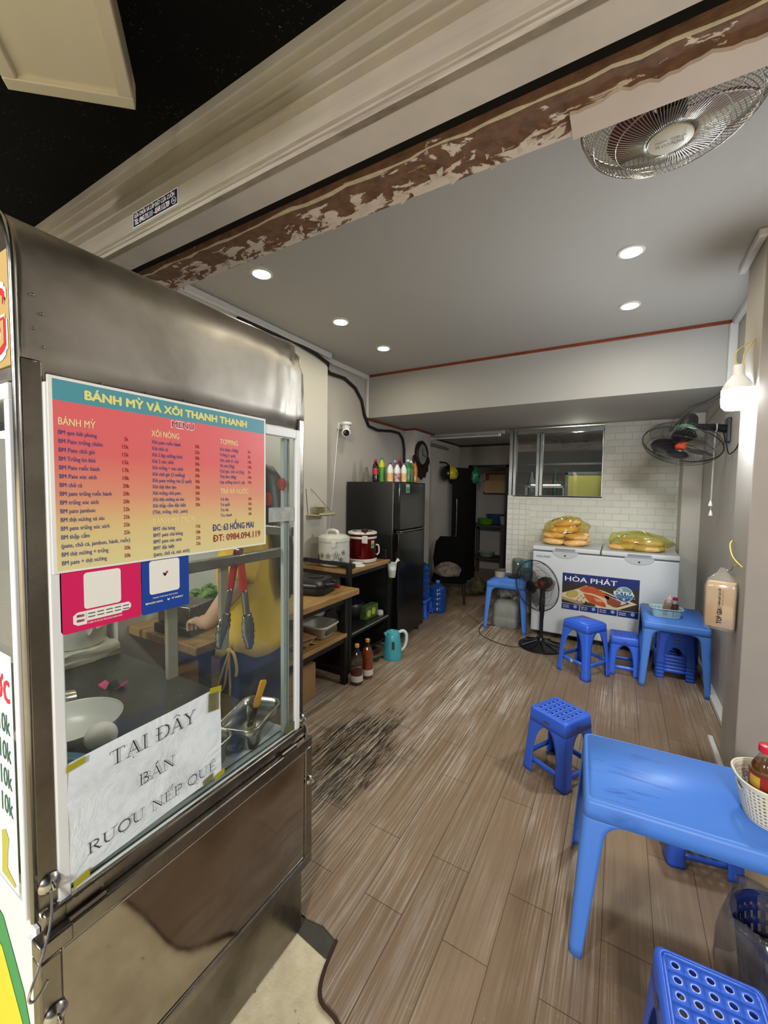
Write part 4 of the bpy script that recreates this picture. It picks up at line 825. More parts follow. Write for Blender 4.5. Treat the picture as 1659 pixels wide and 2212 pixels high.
# bowl with packets and an egg at the corner
t = thing('white_bowl', 'white bowl of packets near the cart corner post', 'bowl', (-1.37, 0.545, ZT))
m = MB(); m.lathe([(0.06, 0.0), (0.075, 0.005), (0.11, 0.04), (0.125, 0.062), (0.127, 0.062), (0.112, 0.036), (0.07, 0.008)], n=36); m.obj('bowl_body', WHITEG, t)
m = MB(); m.lathe([(0.1235, 0.0605), (0.128, 0.0635), (0.126, 0.060)], n=36, cap=(False, False)); m.obj('rim', mat('celadon_rim', '#c3ccb8', 0.3), t)
m = MB(); m.L = Matrix.Translation((-1.235, 0.56, ZT+0.048)) @ Matrix.Rotation(0.6, 4, 'Z') @ Matrix.Rotation(1.1, 4, 'X'); m.lathe([(0.004, -0.052), (0.022, -0.042), (0.034, -0.02), (0.037, 0.0), (0.033, 0.025), (0.02, 0.045), (0.004, 0.053)], n=22); tag(m.obj('egg', EGGW), 'large white egg resting against the bowl in the cart', 'egg')
t = thing('food_packet', 'blue and white food packet leaning in the white bowl', 'packet', (-1.22, 0.47, ZT), 0.4, 'packets in the cart')
m = MB(); m.cbox((0, 0, 0.025), (0.11, 0.035, 0.05)); m.obj('packet', mat('blue_packet', '#3d7188', 0.4), t, bevel=0.008)
t = thing('food_packet', 'red and white food packet beside the corner post under the egg', 'packet', (-1.12, 0.40, ZT), 0.3, 'packets in the cart')
m = MB(); m.cbox((0, 0, 0.022), (0.10, 0.04, 0.044)); m.obj('packet', mat('white_packet', '#cfc9bd', 0.4), t, bevel=0.008)
m = MB(); m.cbox((-0.025, 0, 0.0225), (0.036, 0.0405, 0.0445)); m.obj('red_band', mat('red_packet_band', '#b8322c', 0.4), t, bevel=0.008)
m = MB(); m.L = Matrix.Translation((-1.60, 0.60, ZT+0.03)) @ Matrix.Rotation(1.35, 4, 'X'); m.lathe([(0.028, -0.04), (0.03, 0.03), (0.033, 0.035), (0.03, 0.033), (0.026, -0.036)], n=24); tag(m.obj('steel_cup', SS_BR), 'small steel cup lying on its side on the cart counter', 'cup')

# ------------------------------------------------------------------ person at the worktable
SKIN = mat('skin', '#c49a80', 0.5, vary=0.08, vs=12, sss=0.12); SKIN.node_tree.nodes['Principled BSDF'].inputs['Subsurface Radius'].default_value = (0.02, 0.008, 0.004)
SHIRT = mat('mustard_knit', '#c9a42e', 0.85, vary=0.14, vs=7, bump=0.35, bs=9); SHORTS = mat('black_shorts_cloth', '#11121a', 0.8, vary=0.3, vs=12, bump=0.1, bs=80); HAIR = mat('dark_brown_hair', '#1f1612', 0.45, vary=0.4, vs=30)
PC = Vector((-1.385, 1.245, 0)); fv = Vector((-0.80, -0.60, 0)); lv = Vector((0.60, -0.80, 0))
def B(f, l, z): return PC + fv*f + lv*l + Vector((0, 0, z))
def body():
    V, E, Rd = [], [], []
    def add(p, r, par=None):
        V.append(Vector(p)); Rd.append(r if hasattr(r, '__len__') else (r, r))
        if par is not None: E.append((par, len(V)-1))
        return len(V)-1
    pel = add(B(0, 0, 0.80), 0.105); w = add(B(0.01, 0, 0.95), 0.095, pel); ch = add(B(0.015, 0, 1.12), 0.105, w); uc = add(B(0.0, 0, 1.25), 0.085, ch)
    nk = add(B(0.01, 0, 1.33), 0.046, uc); hb = add(B(0.025, 0, 1.40), 0.058, nk); hd = add(B(0.04, 0, 1.46), 0.082, hb); ht = add(B(0.03, 0, 1.53), 0.07, hd)
    add(B(0.115, 0, 1.445), 0.012, hd)
    for s in (1, -1):
        hp = add(B(0, s*0.08, 0.74), 0.088, pel); th = add(B(0.01, s*0.09, 0.60), 0.076, hp); kn = add(B(0.02, s*0.09, 0.42), 0.05, th); ca = add(B(0.0, s*0.09, 0.30), 0.048, kn); an = add(B(-0.01, s*0.09, 0.075), 0.032, ca)
        he = add(B(0.03, s*0.093, 0.036), 0.03, an); add(B(0.14, s*0.10, 0.022), 0.022, he)
        sh = add(B(-0.005, s*0.135, 1.245), 0.052, uc)
        if s == 1: el = Vector((-1.475, 1.085, 0.885)); wr = Vector((-1.655, 1.165, 0.832)); um = B(0.03, 0.185, 1.07)
        else: el = B(0.01, -0.205, 0.99); wr = B(0.09, -0.215, 0.78); um = B(0.0, -0.19, 1.10)
        u_ = add(um, 0.042, sh); e_ = add(el, 0.035, u_); fm = add(el.lerp(wr, 0.45), 0.034, e_); w_ = add(wr, 0.022, fm)
        d = (wr-el).normalized(); side = Vector((0, 0, 1)).cross(d).normalized(); up = d.cross(side)
        pm = add(wr+d*0.045+up*0.002, (0.017, 0.033), w_)
        for k, (o, L) in enumerate(((-0.027, 0.058), (-0.009, 0.068), (0.009, 0.066), (0.026, 0.052))):
            k0 = add(wr+d*0.085+side*o+up*0.006, 0.0092, pm); k1 = add(wr+d*(0.085+L*0.5)+side*o*1.1-up*0.004, 0.0085, k0); k2 = add(wr+d*(0.085+L*0.78)+side*o*1.1-up*0.026, 0.0078, k1); add(wr+d*(0.085+L*0.80)+side*o*1.05-up*0.042, 0.007, k2)
        t0 = add(wr+d*0.03+side*s*-0.030+up*0.004, 0.0115, pm); t1 = add(wr+d*0.058+side*s*-0.048-up*0.010, 0.0105, t0); add(wr+d*0.088+side*s*-0.044-up*0.024, 0.009, t1)
    me = bpy.data.meshes.new('person_skeleton'); me.from_pydata(V, E, [])
    o = bpy.data.objects.new('person', me); COL.objects.link(o)
    sk = o.modifiers.new('skin', 'SKIN'); sk.use_smooth_shade = True; sk.branch_smoothing = 0.6
    if not me.skin_vertices: me.skin_vertices.new(name='')
    for i, r in enumerate(Rd): me.skin_vertices[0].data[i].radius = r; me.skin_vertices[0].data[i].use_root = (i == 0)
    sb = o.modifiers.new('sub', 'SUBSURF'); sb.levels = 2; sb.render_levels = 2
    dg = bpy.context.evaluated_depsgraph_get(); dg.update()
    nm = bpy.data.meshes.new_from_object(o.evaluated_get(dg)); bpy.data.objects.remove(o)
    nm.name = 'person'; o = bpy.data.objects.new('person', nm); COL.objects.link(o)
    nm.materials.clear(); nm.materials.append(SKIN); nm.shade_smooth(); return o
per = body()
tag(per, 'person with long dark hair in a mustard top and black shorts behind the cart window', 'person')
def ell(cf, cl, z, a, b, n=36, fn=None):
    o = []
    for k in range(n):
        t = 2*pi*k/n; r = 1+(fn(t) if fn else 0)
        o.append(B(cf+a*cos(t)*r, cl+b*sin(t)*r, z if not callable(z) else z(t)))
    return o
# top: body, gathered hem at the left side, sleeves
m = MB(); g = lambda amp: (lambda t: amp*sin(t*14)*math.exp(-((t-1.35)/0.55)**2)*1.4)
hem = lambda t: 0.752-0.018*cos(t)+0.05*math.exp(-((t-1.35)/0.4)**2)
m.loft([ell(0.012, 0, hem, 0.148, 0.178, fn=g(0.05)), ell(0.012, 0, lambda t: hem(t)+0.05, 0.142, 0.174, fn=g(0.06)), ell(0.012, 0, lambda t: 0.86+0.02*math.exp(-((t-1.35)/0.4)**2), 0.135, 0.168, fn=g(0.03)), ell(0.012, 0, 0.95, 0.128, 0.158, fn=g(0.012)), ell(0.02, 0, 1.08, 0.134, 0.160), ell(0.015, 0, 1.18, 0.128, 0.165), ell(0.0, 0, 1.26, 0.095, 0.168), ell(0.0, 0, 1.30, 0.072, 0.11), ell(0.005, 0, 1.315, 0.062, 0.075)], (False, False))
for s in (1, -1):
    sh, um = B(-0.005, s*0.12, 1.25), (B(0.03, 0.19, 1.06) if s == 1 else B(0.0, -0.19, 1.10)); d = (um-sh).normalized(); x = d.orthogonal().normalized(); y = d.cross(x)
    m.grid([[sh+d*(L*0.20)+(x*cos(2*pi*k/16)+y*sin(2*pi*k/16))*r for k in range(16)] for L, r in ((-0.1, 0.060), (0.3, 0.068), (0.75, 0.064), (0.9, 0.062))], cu=True)
m.obj('knit_top', SHIRT, per, smooth=180, solid=0.004)
m = MB(); p0 = B(0.06, 0.175, 0.80)
m.tube([p0, B(0.065, 0.187, 0.78), B(0.085, 0.190, 0.72), B(0.10, 0.186, 0.66), B(0.092, 0.186, 0.64), B(0.078, 0.188, 0.66), B(0.066, 0.190, 0.74), p0], 0.0042, 7)
m.tube([p0, B(0.058, 0.189, 0.76), B(0.056, 0.190, 0.66), B(0.062, 0.188, 0.585)], 0.0042, 7)
m.tube([p0, B(0.04, 0.190, 0.79), B(0.03, 0.190, 0.73), B(0.034, 0.190, 0.70)], 0.006, 7); m.ball(p0, 0.012, 10, 7)
m.obj('drawstring', SHIRT, per, smooth=180)
m = MB(); m.loft([ell(0.0, 0, 0.86, 0.118, 0.145), ell(0.0, 0, 0.78, 0.132, 0.165), ell(0.0, 0, 0.66, 0.138, 0.178, fn=lambda t: 0.015*sin(5*t)), ell(0.0, 0, 0.54, 0.135, 0.184, fn=lambda t: 0.02*sin(6*t+1)), ell(0.0, 0, 0.505, 0.134, 0.186, fn=lambda t: 0.022*sin(6*t+1))], (False, False)); m.obj('shorts', SHORTS, per, smooth=180, solid=0.004)
m = MB(); hc = lambda f, l, z: B(f, l, z)
m.loft([ell(-0.02, 0, 1.555, 0.03, 0.03, 24), ell(-0.01, 0, 1.545, 0.075, 0.070, 24), ell(-0.015, 0, 1.50, 0.102, 0.094, 24, lambda t: 0.03*sin(9*t)), ell(-0.035, 0, 1.44, 0.088, 0.096, 24, lambda t: 0.04*sin(9*t)), ell(-0.07, 0, 1.36, 0.058, 0.095, 24, lambda t: 0.05*sin(8*t)), ell(-0.115, 0.0, 1.25, 0.048, 0.100, 24, lambda t: 0.06*sin(8*t+1)), ell(-0.142, 0.005, 1.12, 0.034, 0.092, 24, lambda t: 0.08*sin(8*t+2)), ell(-0.146, 0.01, 1.03, 0.022, 0.07, 24, lambda t: 0.12*sin(9*t)), ell(-0.143, 0.012, 0.985, 0.008, 0.035, 24, lambda t: 0.2*sin(7*t))])
for k in range(26):
    l = -0.08+0.0065*k; m.tube([B(-0.13, l, 1.15), B(-0.165, l+0.004*sin(k), 1.06), B(-0.155, l*0.9+0.01*sin(k*2), 0.99-0.03*(k % 4)/3)], [0.006, 0.005, 0.0012], 5)
m.obj('hair', HAIR, per, smooth=180)
m = MB()
for s in (1, -1): m.ball(B(0.117, s*0.031, 1.475), (0.008, 0.012, 0.006), 10, 6)
m.obj('eye', mat('dark_eye', '#17110e', 0.2), per)
m = MB(); m.ball(B(0.116, 0, 1.415), (0.006, 0.022, 0.006), 10, 6); m.obj('lips', mat('lips', '#9a4a42', 0.4), per)
m = MB()
for s in (1, -1): m.ball(B(0.03, s*0.085, 1.455), (0.018, 0.008, 0.028), 10, 8)
m.obj('ear', SKIN, per)

# ------------------------------------------------------------------ worktable and shelf rack along the left wall
def wood_top(name, c1, c2):
    t = NT(name); n = t.noise(1, 5, 0.6, t.mapped((30, 3, 8)), 0.8)
    t.pr(col=t.mix(t.ramp(n, [(0.3, 0.0), (0.7, 1.0)]), lin(c1), lin(c2)), rough=0.5); return t.m
OAK = wood_top('light_pine_board', '#b18b58', '#8c6a3e'); OAKE = wood_top('board_edge', '#8a643a', '#6a4a2a'); BFR = mat('black_steel_tube', '#0e0e10', 0.45)
def tab(root, lo, hi): m = MB(root); m.box(lo, hi); return m
t = thing('worktable', 'wooden worktable with black steel legs behind the cart', 'table', (-2.0, 1.86, 0))
tab(t, (-2.33, 1.17, 0.655), (-1.69, 2.55, 0.70)).obj('tabletop', OAK, t, bevel=0.006)
tab(t, (-2.33, 1.19, 0.36), (-1.71, 2.42, 0.39)).obj('lower_shelf', OAK, t, bevel=0.004)
for x, y in ((-1.735, 1.25), (-1.735, 2.42), (-2.31, 1.25), (-2.31, 2.42)): tab(t, (x-0.022, y-0.022, 0), (x+0.022, y+0.022, 0.655)).obj('leg', BFR, t, bevel=0.003)
for lo, hi in (((-1.75, 1.27, 0.32), (-1.72, 2.40, 0.36)), ((-2.30, 2.405, 0.32), (-1.75, 2.435, 0.36)), ((-2.30, 2.405, 0.06), (-1.75, 2.435, 0.09)), ((-1.75, 1.27, 0.615), (-1.72, 2.40, 0.655))): tab(t, lo, hi).obj('crossbar', BFR, t, bevel=0.002)
t = thing('shelf_rack', 'black steel shelf rack with a wooden top holding the rice cookers', 'rack', (-2.05, 2.88, 0))
tab(t, (-2.33, 2.57, 0.785), (-1.80, 3.22, 0.815)).obj('shelf_top', OAK, t, bevel=0.003)
tab(t, (-2.33, 2.57, 0.30), (-1.80, 3.22, 0.318)).obj('shelf', mat('black_laminate', '#1a1a1b', 0.35), t, bevel=0.002)
tab(t, (-2.33, 2.57, 0.08), (-1.82, 3.22, 0.10)).obj('shelf', BFR, t, bevel=0.002)
for x, y, h in ((-1.815, 2.585, 0.87), (-1.815, 3.205, 0.80), (-2.31, 2.585, 0.87), (-2.31, 3.205, 0.80)): tab(t, (x-0.018, y-0.018, 0), (x+0.018, y+0.018, h)).obj('post', BFR, t, bevel=0.002)
for lo, hi in (((-2.31, 2.57, 0.845), (-1.80, 2.60, 0.875)), ((-1.83, 2.6, 0.755), (-1.80, 3.22, 0.785)), ((-1.83, 2.6, 0.275), (-1.80, 3.22, 0.30)), ((-2.31, 2.57, 0.755), (-1.80, 2.60, 0.785))): tab(t, lo, hi).obj('crossbar', BFR, t, bevel=0.002)
tab(t, (-1.802, 2.61, 0.30), (-1.797, 3.20, 0.306)).obj('shelf_edge_strip', mat('light_edge_strip', '#a39e92', 0.4), t)

# rice cookers
def flower_mat():
    t = NT('white_floral_enamel'); x, y, z = t.sep()
    t.pr(col=lin('#cfd0c8'), rough=0.28); return t.m
CREAMW = flower_mat(); PET = mat('black_flower_outline', '#22252a', 0.4)
t = thing('rice_cooker', 'cream white rice cooker with black flower outlines', 'rice cooker', (-2.05, 2.70, 0.8155))
m = MB(); m.lathe([(0.10, 0.0), (0.118, 0.012), (0.118, 0.02)], n=32); m.obj('base', WHITEG, t)
m = MB(); m.lathe([(0.124, 0.02), (0.129, 0.03), (0.130, 0.12), (0.128, 0.20), (0.122, 0.205)], n=40); m.obj('body', CREAMW, t)
m = MB(); m.lathe([(0.130, 0.206), (0.131, 0.216), (0.126, 0.24), (0.10, 0.258), (0.05, 0.264), (0.004, 0.265)], n=40); m.obj('lid', CREAMW, t)
m = MB(); m.tube([(-0.055, -0.02, 0.255), (-0.05, -0.02, 0.285), (0.0, -0.02, 0.297), (0.05, -0.02, 0.285), (0.055, -0.02, 0.255)], 0.013, 10); m.obj('handle', WHITEG, t)
m = MB(); m.cbox((0.075, -0.108, 0.19), (0.04, 0.014, 0.05)); m.obj('latch', WHITEG, t, bevel=0.004)
m = MB()
for th, z, s in ((-1.75, 0.095, 0.022), (-1.28, 0.095, 0.027), (-0.78, 0.10, 0.033), (-0.50, 0.065, 0.021), (-1.02, 0.045, 0.021), (-1.7, 0.04, 0.016), (-0.30, 0.12, 0.02), (-2.2, 0.08, 0.025)):
    r = 0.1305
    for p in range(5):
        a0 = 2*pi*p/5+0.3; pts = []
        for q in range(9):
            a = 2*pi*q/9; u = s*(0.58*cos(a0)+0.40*(cos(a)*cos(a0)-0.62*sin(a)*sin(a0))); w = s*(0.58*sin(a0)+0.40*(cos(a)*sin(a0)+0.62*sin(a)*cos(a0)))
            ph = th+u/r; pts.append((r*cos(ph), r*sin(ph), z+w))
        m.tube(pts, 0.0013, 4, closed=True)
m.obj('flower_print', PET, t, smooth=180)
t = thing('rice_cooker', 'shiny dark red rice cooker with a white lid rim', 'rice cooker', (-1.965, 3.00, 0.8155))
m = MB(); m.lathe([(0.10, 0.0), (0.126, 0.006), (0.130, 0.03), (0.122, 0.034)], n=36); m.obj('base', WHITEG, t)
REDC = NT('red_metallic_shell'); REDC.pr(col=lin('#6a0d12'), metal=0.75, rough=0.22); REDC = REDC.m
m = MB(); m.lathe([(0.121, 0.034), (0.122, 0.06), (0.122, 0.20), (0.120, 0.21)], n=44, cap=(False, False)); m.obj('body', REDC, t)
m = MB(); m.lathe([(0.124, 0.208), (0.128, 0.212), (0.128, 0.224), (0.123, 0.228)], n=40); m.lathe([(0.126, 0.246), (0.130, 0.252), (0.128, 0.264), (0.11, 0.270), (0.08, 0.268)], n=40); m.obj('lid_rim', WHITEG, t)
m = MB(); m.lathe([(0.124, 0.226), (0.125, 0.248)], n=40, cap=(False, False)); m.obj('lid_band', REDC, t)
m = MB(); m.cbox((0.085, -0.095, 0.205), (0.055, 0.02, 0.065)); m.obj('latch', WHITEG, t, bevel=0.006)
m = MB(); m.cbox((0.07, -0.07, 0.272), (0.045, 0.05, 0.05)); m.cbox((0.078, -0.085, 0.278), (0.02, 0.03, 0.025)); m.obj('lid_knob', mat('dark_red_knob', '#3c0a0c', 0.3), t, bevel=0.006)
m = MB(); m.lathe([(0.02, 0.267), (0.06, 0.268), (0.1, 0.269)], n=30, cap=(True, False)); m.obj('lid_top', mat('clear_lid_top', '#8f8f90', 0.15, metal=0.4), t)
m = MB(); m.tube([(0.108, 0.055, 0.15), (0.125, 0.07, 0.14), (0.128, 0.072, 0.08), (0.112, 0.058, 0.06)], 0.007, 8); m.obj('side_handle', WHITEG, t)
GRL = mat('green_energy_label', '#4f8a4a', 0.5); PAL = mat('pale_label', '#b9bd9a', 0.5)
def wrap(m, r, th0, th1, z0, z1): m.grid([[(r*cos(th0+(th1-th0)*k/5), r*sin(th0+(th1-th0)*k/5), z) for k in range(6)] for z in (z0, z1)])
m = MB(); m.mi = 0; wrap(m, 0.1232, -0.32, -0.02, 0.13, 0.195); m.mi = 1; wrap(m, 0.1236, -0.30, -0.04, 0.138, 0.168); m.obj('energy_label', [PAL, GRL], t)
t = thing('measuring_lid', 'white plastic lid with a grey top lying before the red rice cooker', 'lid', (-1.87, 2.78, 0.8155))
m = MB(); m.lathe([(0.065, 0), (0.068, 0.006), (0.060, 0.012), (0.045, 0.016)], n=32); m.obj('lid_dish', WHITEG, t)
m = MB(); m.lathe([(0.044, 0.016), (0.046, 0.026), (0.034, 0.032)], n=28); m.obj('lid_cup', WHITEG, t)
m = MB(); m.L = Matrix.Translation((-1.88, 2.66, 0.8155)); m.cbox((0, 0, 0.02), (0.11, 0.08, 0.038)); o = m.obj('coir_pad', mat('dark_coir', '#2e2a20', 0.95, bump=0.7, bs=160), bevel=0.012); tag(o, 'dark fibrous scouring pad beside the floral rice cooker', 'scouring pad')
t = thing('plastic_cup', 'pale grey plastic cup holding a spoon, hooked on the rack corner by the refrigerator', 'cup', (-1.765, 3.19, 0.66))
m = MB(); m.lathe([(0.028, 0.0), (0.030, 0.004), (0.043, 0.13), (0.046, 0.132), (0.042, 0.128), (0.028, 0.008)], n=24); m.obj('cup_body', mat('pale_grey_plastic', '#b4bab4', 0.4), t)
m = MB(); m.lathe([(0.0375, 0.07), (0.041, 0.112)], n=24, cap=(False, False)); m.obj('print', mat('white_cup_label', '#d6d6d0', 0.5), t)
m = MB(); m.tube([(0.01, 0.01, 0.06), (0.03, 0.02, 0.14), (0.05, 0.03, 0.165)], [0.005, 0.008, 0.018], 10); m.obj('spoon', WHITEG, t)
m = MB(); m.tube([(-0.035, 0, 0.125), (-0.045, 0, 0.15), (-0.05, 0, 0.135)], 0.003, 6); m.obj('hook', BFR, t)
t = thing('black_tray', 'black plastic tray standing behind the red rice cooker', 'tray', (-1.93, 3.20, 0.8155))
m = MB(); m.box((-0.14, -0.012, 0.0), (0.10, 0.012, 0.085)); m.obj('tray_body', BLACK, t, bevel=0.006)
m = MB(); m.box((-0.142, -0.016, 0.082), (0.102, 0.016, 0.09)); m.obj('rim', mat('black_gloss', '#1c1c1e', 0.25), t, bevel=0.004)
# things on the rack's lower shelf
t = thing('juice_carton', 'green carton printed with limes on the lower shelf of the rack', 'carton', (-1.90, 3.02, 0.3185))
m = MB(); m.cbox((0, 0, 0.055), (0.07, 0.20, 0.11)); m.obj('carton', mat('dark_green_carton', '#3d5a2c', 0.5, hex2='#586f33', vs=18), t, bevel=0.003)
m = MB(); m.lathe([(0.03, 0.0356), (0.03, 0.0362)], n=20, M=frameM((0, -0.055, 0.05), (0, 1, 0), (0, 0, 1)) ); m.lathe([(0.032, 0.0356), (0.032, 0.0362)], n=20, M=frameM((0, 0.02, 0.055), (0, 1, 0), (0, 0, 1))); m.obj('fruit_print', mat('lime_yellow_print', '#b8b84c', 0.5), t)
for y, l, hx in ((3.13, 'white jar lid on the lower shelf beside the lime carton', '#c8c8c2'),):
    m = MB(); m.lathe([(0.028, 0), (0.03, 0.004), (0.03, 0.03), (0.024, 0.04)], (-1.85, y, 0.3185), 20); tag(m.obj('jar', mat('white_jar', hx, 0.4)), l, 'jar')
m = MB(); m.L = Matrix.Translation((-2.05, 2.95, 0.3185)); m.lathe([(0.10, 0), (0.13, 0.05), (0.135, 0.10), (0.12, 0.13), (0.07, 0.15)], n=24); tag(m.obj('black_pot', mat('dark_pot', '#17171a', 0.35)), 'dark pot deep on the lower shelf of the rack', 'pot')
# on the worktable
t = thing('sandwich_press', 'black sandwich press lying on the wooden worktable', 'sandwich press', (-1.95, 2.28, 0.7005), 0.25)
m = MB(); m.loft([rrect(0.155, 0.13, 0.05, 6, z=0.0), rrect(0.165, 0.14, 0.055, 6, z=0.02), rrect(0.16, 0.135, 0.055, 6, z=0.05)]); m.obj('lower_plate', FBLK, t, smooth=50)
m = MB(); m.loft([rrect(0.16, 0.135, 0.055, 6, z=0.054), rrect(0.162, 0.137, 0.055, 6, z=0.075), rrect(0.14, 0.115, 0.05, 6, z=0.10), rrect(0.10, 0.08, 0.04, 6, z=0.108)]); m.obj('lid', FBLK, t, smooth=50)
m = MB(); m.lathe([(0.04, 0.1085), (0.055, 0.109), (0.055, 0.114), (0.04, 0.114)], (0.05, 0.0, 0), 26); m.obj('lid_ring', mat('black_gloss_ring', '#222326', 0.25), t)
m = MB(); m.tube([(0.15, -0.06, 0.07), (0.205, -0.045, 0.07), (0.21, 0.045, 0.07), (0.15, 0.06, 0.07)], 0.014, 10); m.obj('handle', FBLK, t)
m = MB(); m.cbox((0.06, 0.17, 0.012), (0.04, 0.04, 0.024)); m.L = Matrix.Translation((-1.86, 2.45, 0.7005)); 
o = MB(); o.L = Matrix.Translation((-1.84, 2.47, 0.7005)); o.lathe([(0.02, 0), (0.022, 0.004), (0.022, 0.024), (0.018, 0.028)], n=18); tag(o.obj('bottle_cap', mat('red_cap', '#a31a1e', 0.4)), 'red plastic cap on the worktable behind the sandwich press', 'cap')
m.bm.free()
t = thing('waffle_maker', 'steel and black grill appliance beside the hand on the worktable', 'grill appliance', (-1.95, 1.30, 0.7005), 0.2)
m = MB(); m.cbox((0, 0, 0.03), (0.24, 0.20, 0.05)); m.obj('base', FBLK, t, bevel=0.01)
m = MB(); m.cbox((0, 0, 0.105), (0.21, 0.17, 0.095)); m.obj('steel_box', SS_FR, t, bevel=0.006)
m = MB(); m.tube([(0.11, -0.06, 0.05), (0.17, -0.05, 0.05), (0.17, 0.05, 0.05), (0.11, 0.06, 0.05)], 0.009, 8); m.obj('handle', FBLK, t)
t = thing('green_basket', 'green plastic basket on the worktable behind the person', 'basket', (-2.12, 1.56, 0.7005))
GPL = mat('green_plastic', '#3f7d34', 0.45)
m = MB(); m.loft([rrect(0.10, 0.12, 0.04, 5, z=0.0), rrect(0.13, 0.15, 0.05, 5, z=0.10), rrect(0.14, 0.16, 0.05, 5, z=0.105), rrect(0.125, 0.145, 0.05, 5, z=0.10), rrect(0.096, 0.116, 0.04, 5, z=0.005)], (True, True)); m.obj('basket_body', GPL, t, smooth=50)
m = MB()
for k in range(24):
    a = rr_.uniform(0, 6.28); c = Vector((rr_.uniform(-.08, .08), rr_.uniform(-.1, .1), 0.10+rr_.uniform(0, .05))); m.ball(c, (0.03+rr_.uniform(0, .02), 0.022, 0.012), 8, 5, Matrix.Rotation(a, 4, 'Z') @ Matrix.Rotation(rr_.uniform(-.6, .6), 4, 'X'))
o = m.obj('leafy_vegetables', mat('dark_leaf_green', '#39602a', 0.5, hex2='#6f8f3a', vs=30), smooth=180); o.location = (-2.12, 1.56, 0.7005); tag(o, 'dark green leafy vegetables heaped in the green basket', 'vegetables', kind='stuff')
m = MB(); m.lathe([(0.05, 0), (0.055, 0.004), (0.068, 0.07), (0.07, 0.07), (0.066, 0.066), (0.05, 0.006)], (-2.2, 2.02, 0.7005), 26); tag(m.obj('steel_bowl', SS_BR), 'small steel bowl on the worktable near the wall', 'bowl')
# basin, cardboard on the lower shelf, bags and box beneath
t = thing('plastic_basin', 'white slotted plastic basin on the lower shelf of the worktable', 'basin', (-1.865, 2.27, 0.3905), 0.1)
BPL = mat('off_white_plastic', '#b9b6a6', 0.45)
m = MB(); rings = []
for k, z in ((0.72, 0.0), (0.80, 0.01), (0.95, 0.085), (1.0, 0.092), (1.03, 0.088), (0.98, 0.098), (0.93, 0.085), (0.76, 0.012)): rings.append(rrect(0.125*k, 0.115*k, 0.05*k, 6, z=z))
m.loft(rings); m.obj('basin_body', BPL, t, smooth=60)
m = MB()
for k in range(10): m.box((0.085, -0.07+0.014*k, 0.035), (0.1235, -0.064+0.014*k, 0.07))
m.obj('slot_pattern', mat('slot_shadow', '#6b6a60', 0.7), t)
CARD = mat('brown_cardboard', '#a07c52', 0.85, vary=0.12)
for i, (x, y, z, rz, tl, l) in enumerate(((-1.93, 2.05, 0.392, 0.1, 0.015, 'flattened cardboard sheet on the lower shelf, lowest of the pile'), (-1.90, 2.07, 0.406, 0.35, 0.02, 'folded cardboard sheet lying across the pile beside the white basin'), (-1.91, 2.03, 0.422, -0.2, 0.05, 'topmost cardboard flap tilted on the pile beside the basin'))):
    m = MB(); m.cbox((0, 0, 0), (0.26, 0.24, 0.006)); m.L = Matrix.Rotation(-0.4, 4, 'X'); m.cbox((0, 0.115, 0.0), (0.26, 0.10, 0.005)); o = m.obj('cardboard_sheet', CARD); o.location = (x, y, z+0.012); o.rotation_euler = (tl, -tl*0.6, rz); tag(o, l, 'cardboard', 'cardboard on the lower shelf')
t = thing('cardboard_box', 'brown cardboard box with a red stamp under the worktable', 'box', (-1.95, 2.0, 0))
m = MB(); m.cbox((0, 0, 0.12), (0.30, 0.34, 0.24)); m.obj('box_body', CARD, t, bevel=0.003)
m = MB(); m.box((0.1505, -0.11, 0.10), (0.151, -0.03, 0.105)); m.box((0.1505, -0.11, 0.06), (0.151, -0.03, 0.065)); m.box((0.1505, -0.11, 0.065), (0.151, -0.105, 0.10)); m.box((0.1505, -0.035, 0.065), (0.151, -0.03, 0.10)); m.obj('red_stamp', mat('red_stamp', '#7c2c24', 0.7), t)
BAGC = glassy('clear_plastic_film', '#dcdcda', 0.12, 0.12, 0.18, '#b8b8b6')
def crumple(c, r, n=26, mm=16, amp=0.16, seed=1, flat=None):
    q = random.Random(seed); ph = [(q.uniform(1, 7), q.uniform(1, 6), q.uniform(0, 6)) for _ in range(7)]
    m = MB(); rows = []
    for i in range(mm+1):
        row = []
        for k in range(n):
            a, b = 2*pi*k/n, pi*i/mm; s = 1+amp*sum(sin(int(p)*a+int(w)*b*2+o) for p, w, o in ph)/3
            row.append((c[0]+r[0]*sin(b)*cos(a)*s, c[1]+r[1]*sin(b)*sin(a)*s, max(c[2]-r[2]*cos(b)*s, (c[2]-r[2]*0.92) if flat is None else flat)))
        rows.append(row)
    m.grid(rows, cu=True); return m
tag(crumple((-2.05, 1.42, 0.16), (0.17, 0.14, 0.15), seed=3, flat=0.005).obj('plastic_bag', BAGC, smooth=50), 'crumpled clear plastic bag on the floor under the near end of the worktable', 'bag', 'clear bags under the worktable')
tag(crumple((-1.80, 1.72, 0.14), (0.10, 0.12, 0.13), seed=8, flat=0.005).obj('plastic_bag', BAGC, smooth=50), 'crumpled clear plastic bag on the floor behind the person, by the stamped box', 'bag', 'clear bags under the worktable')

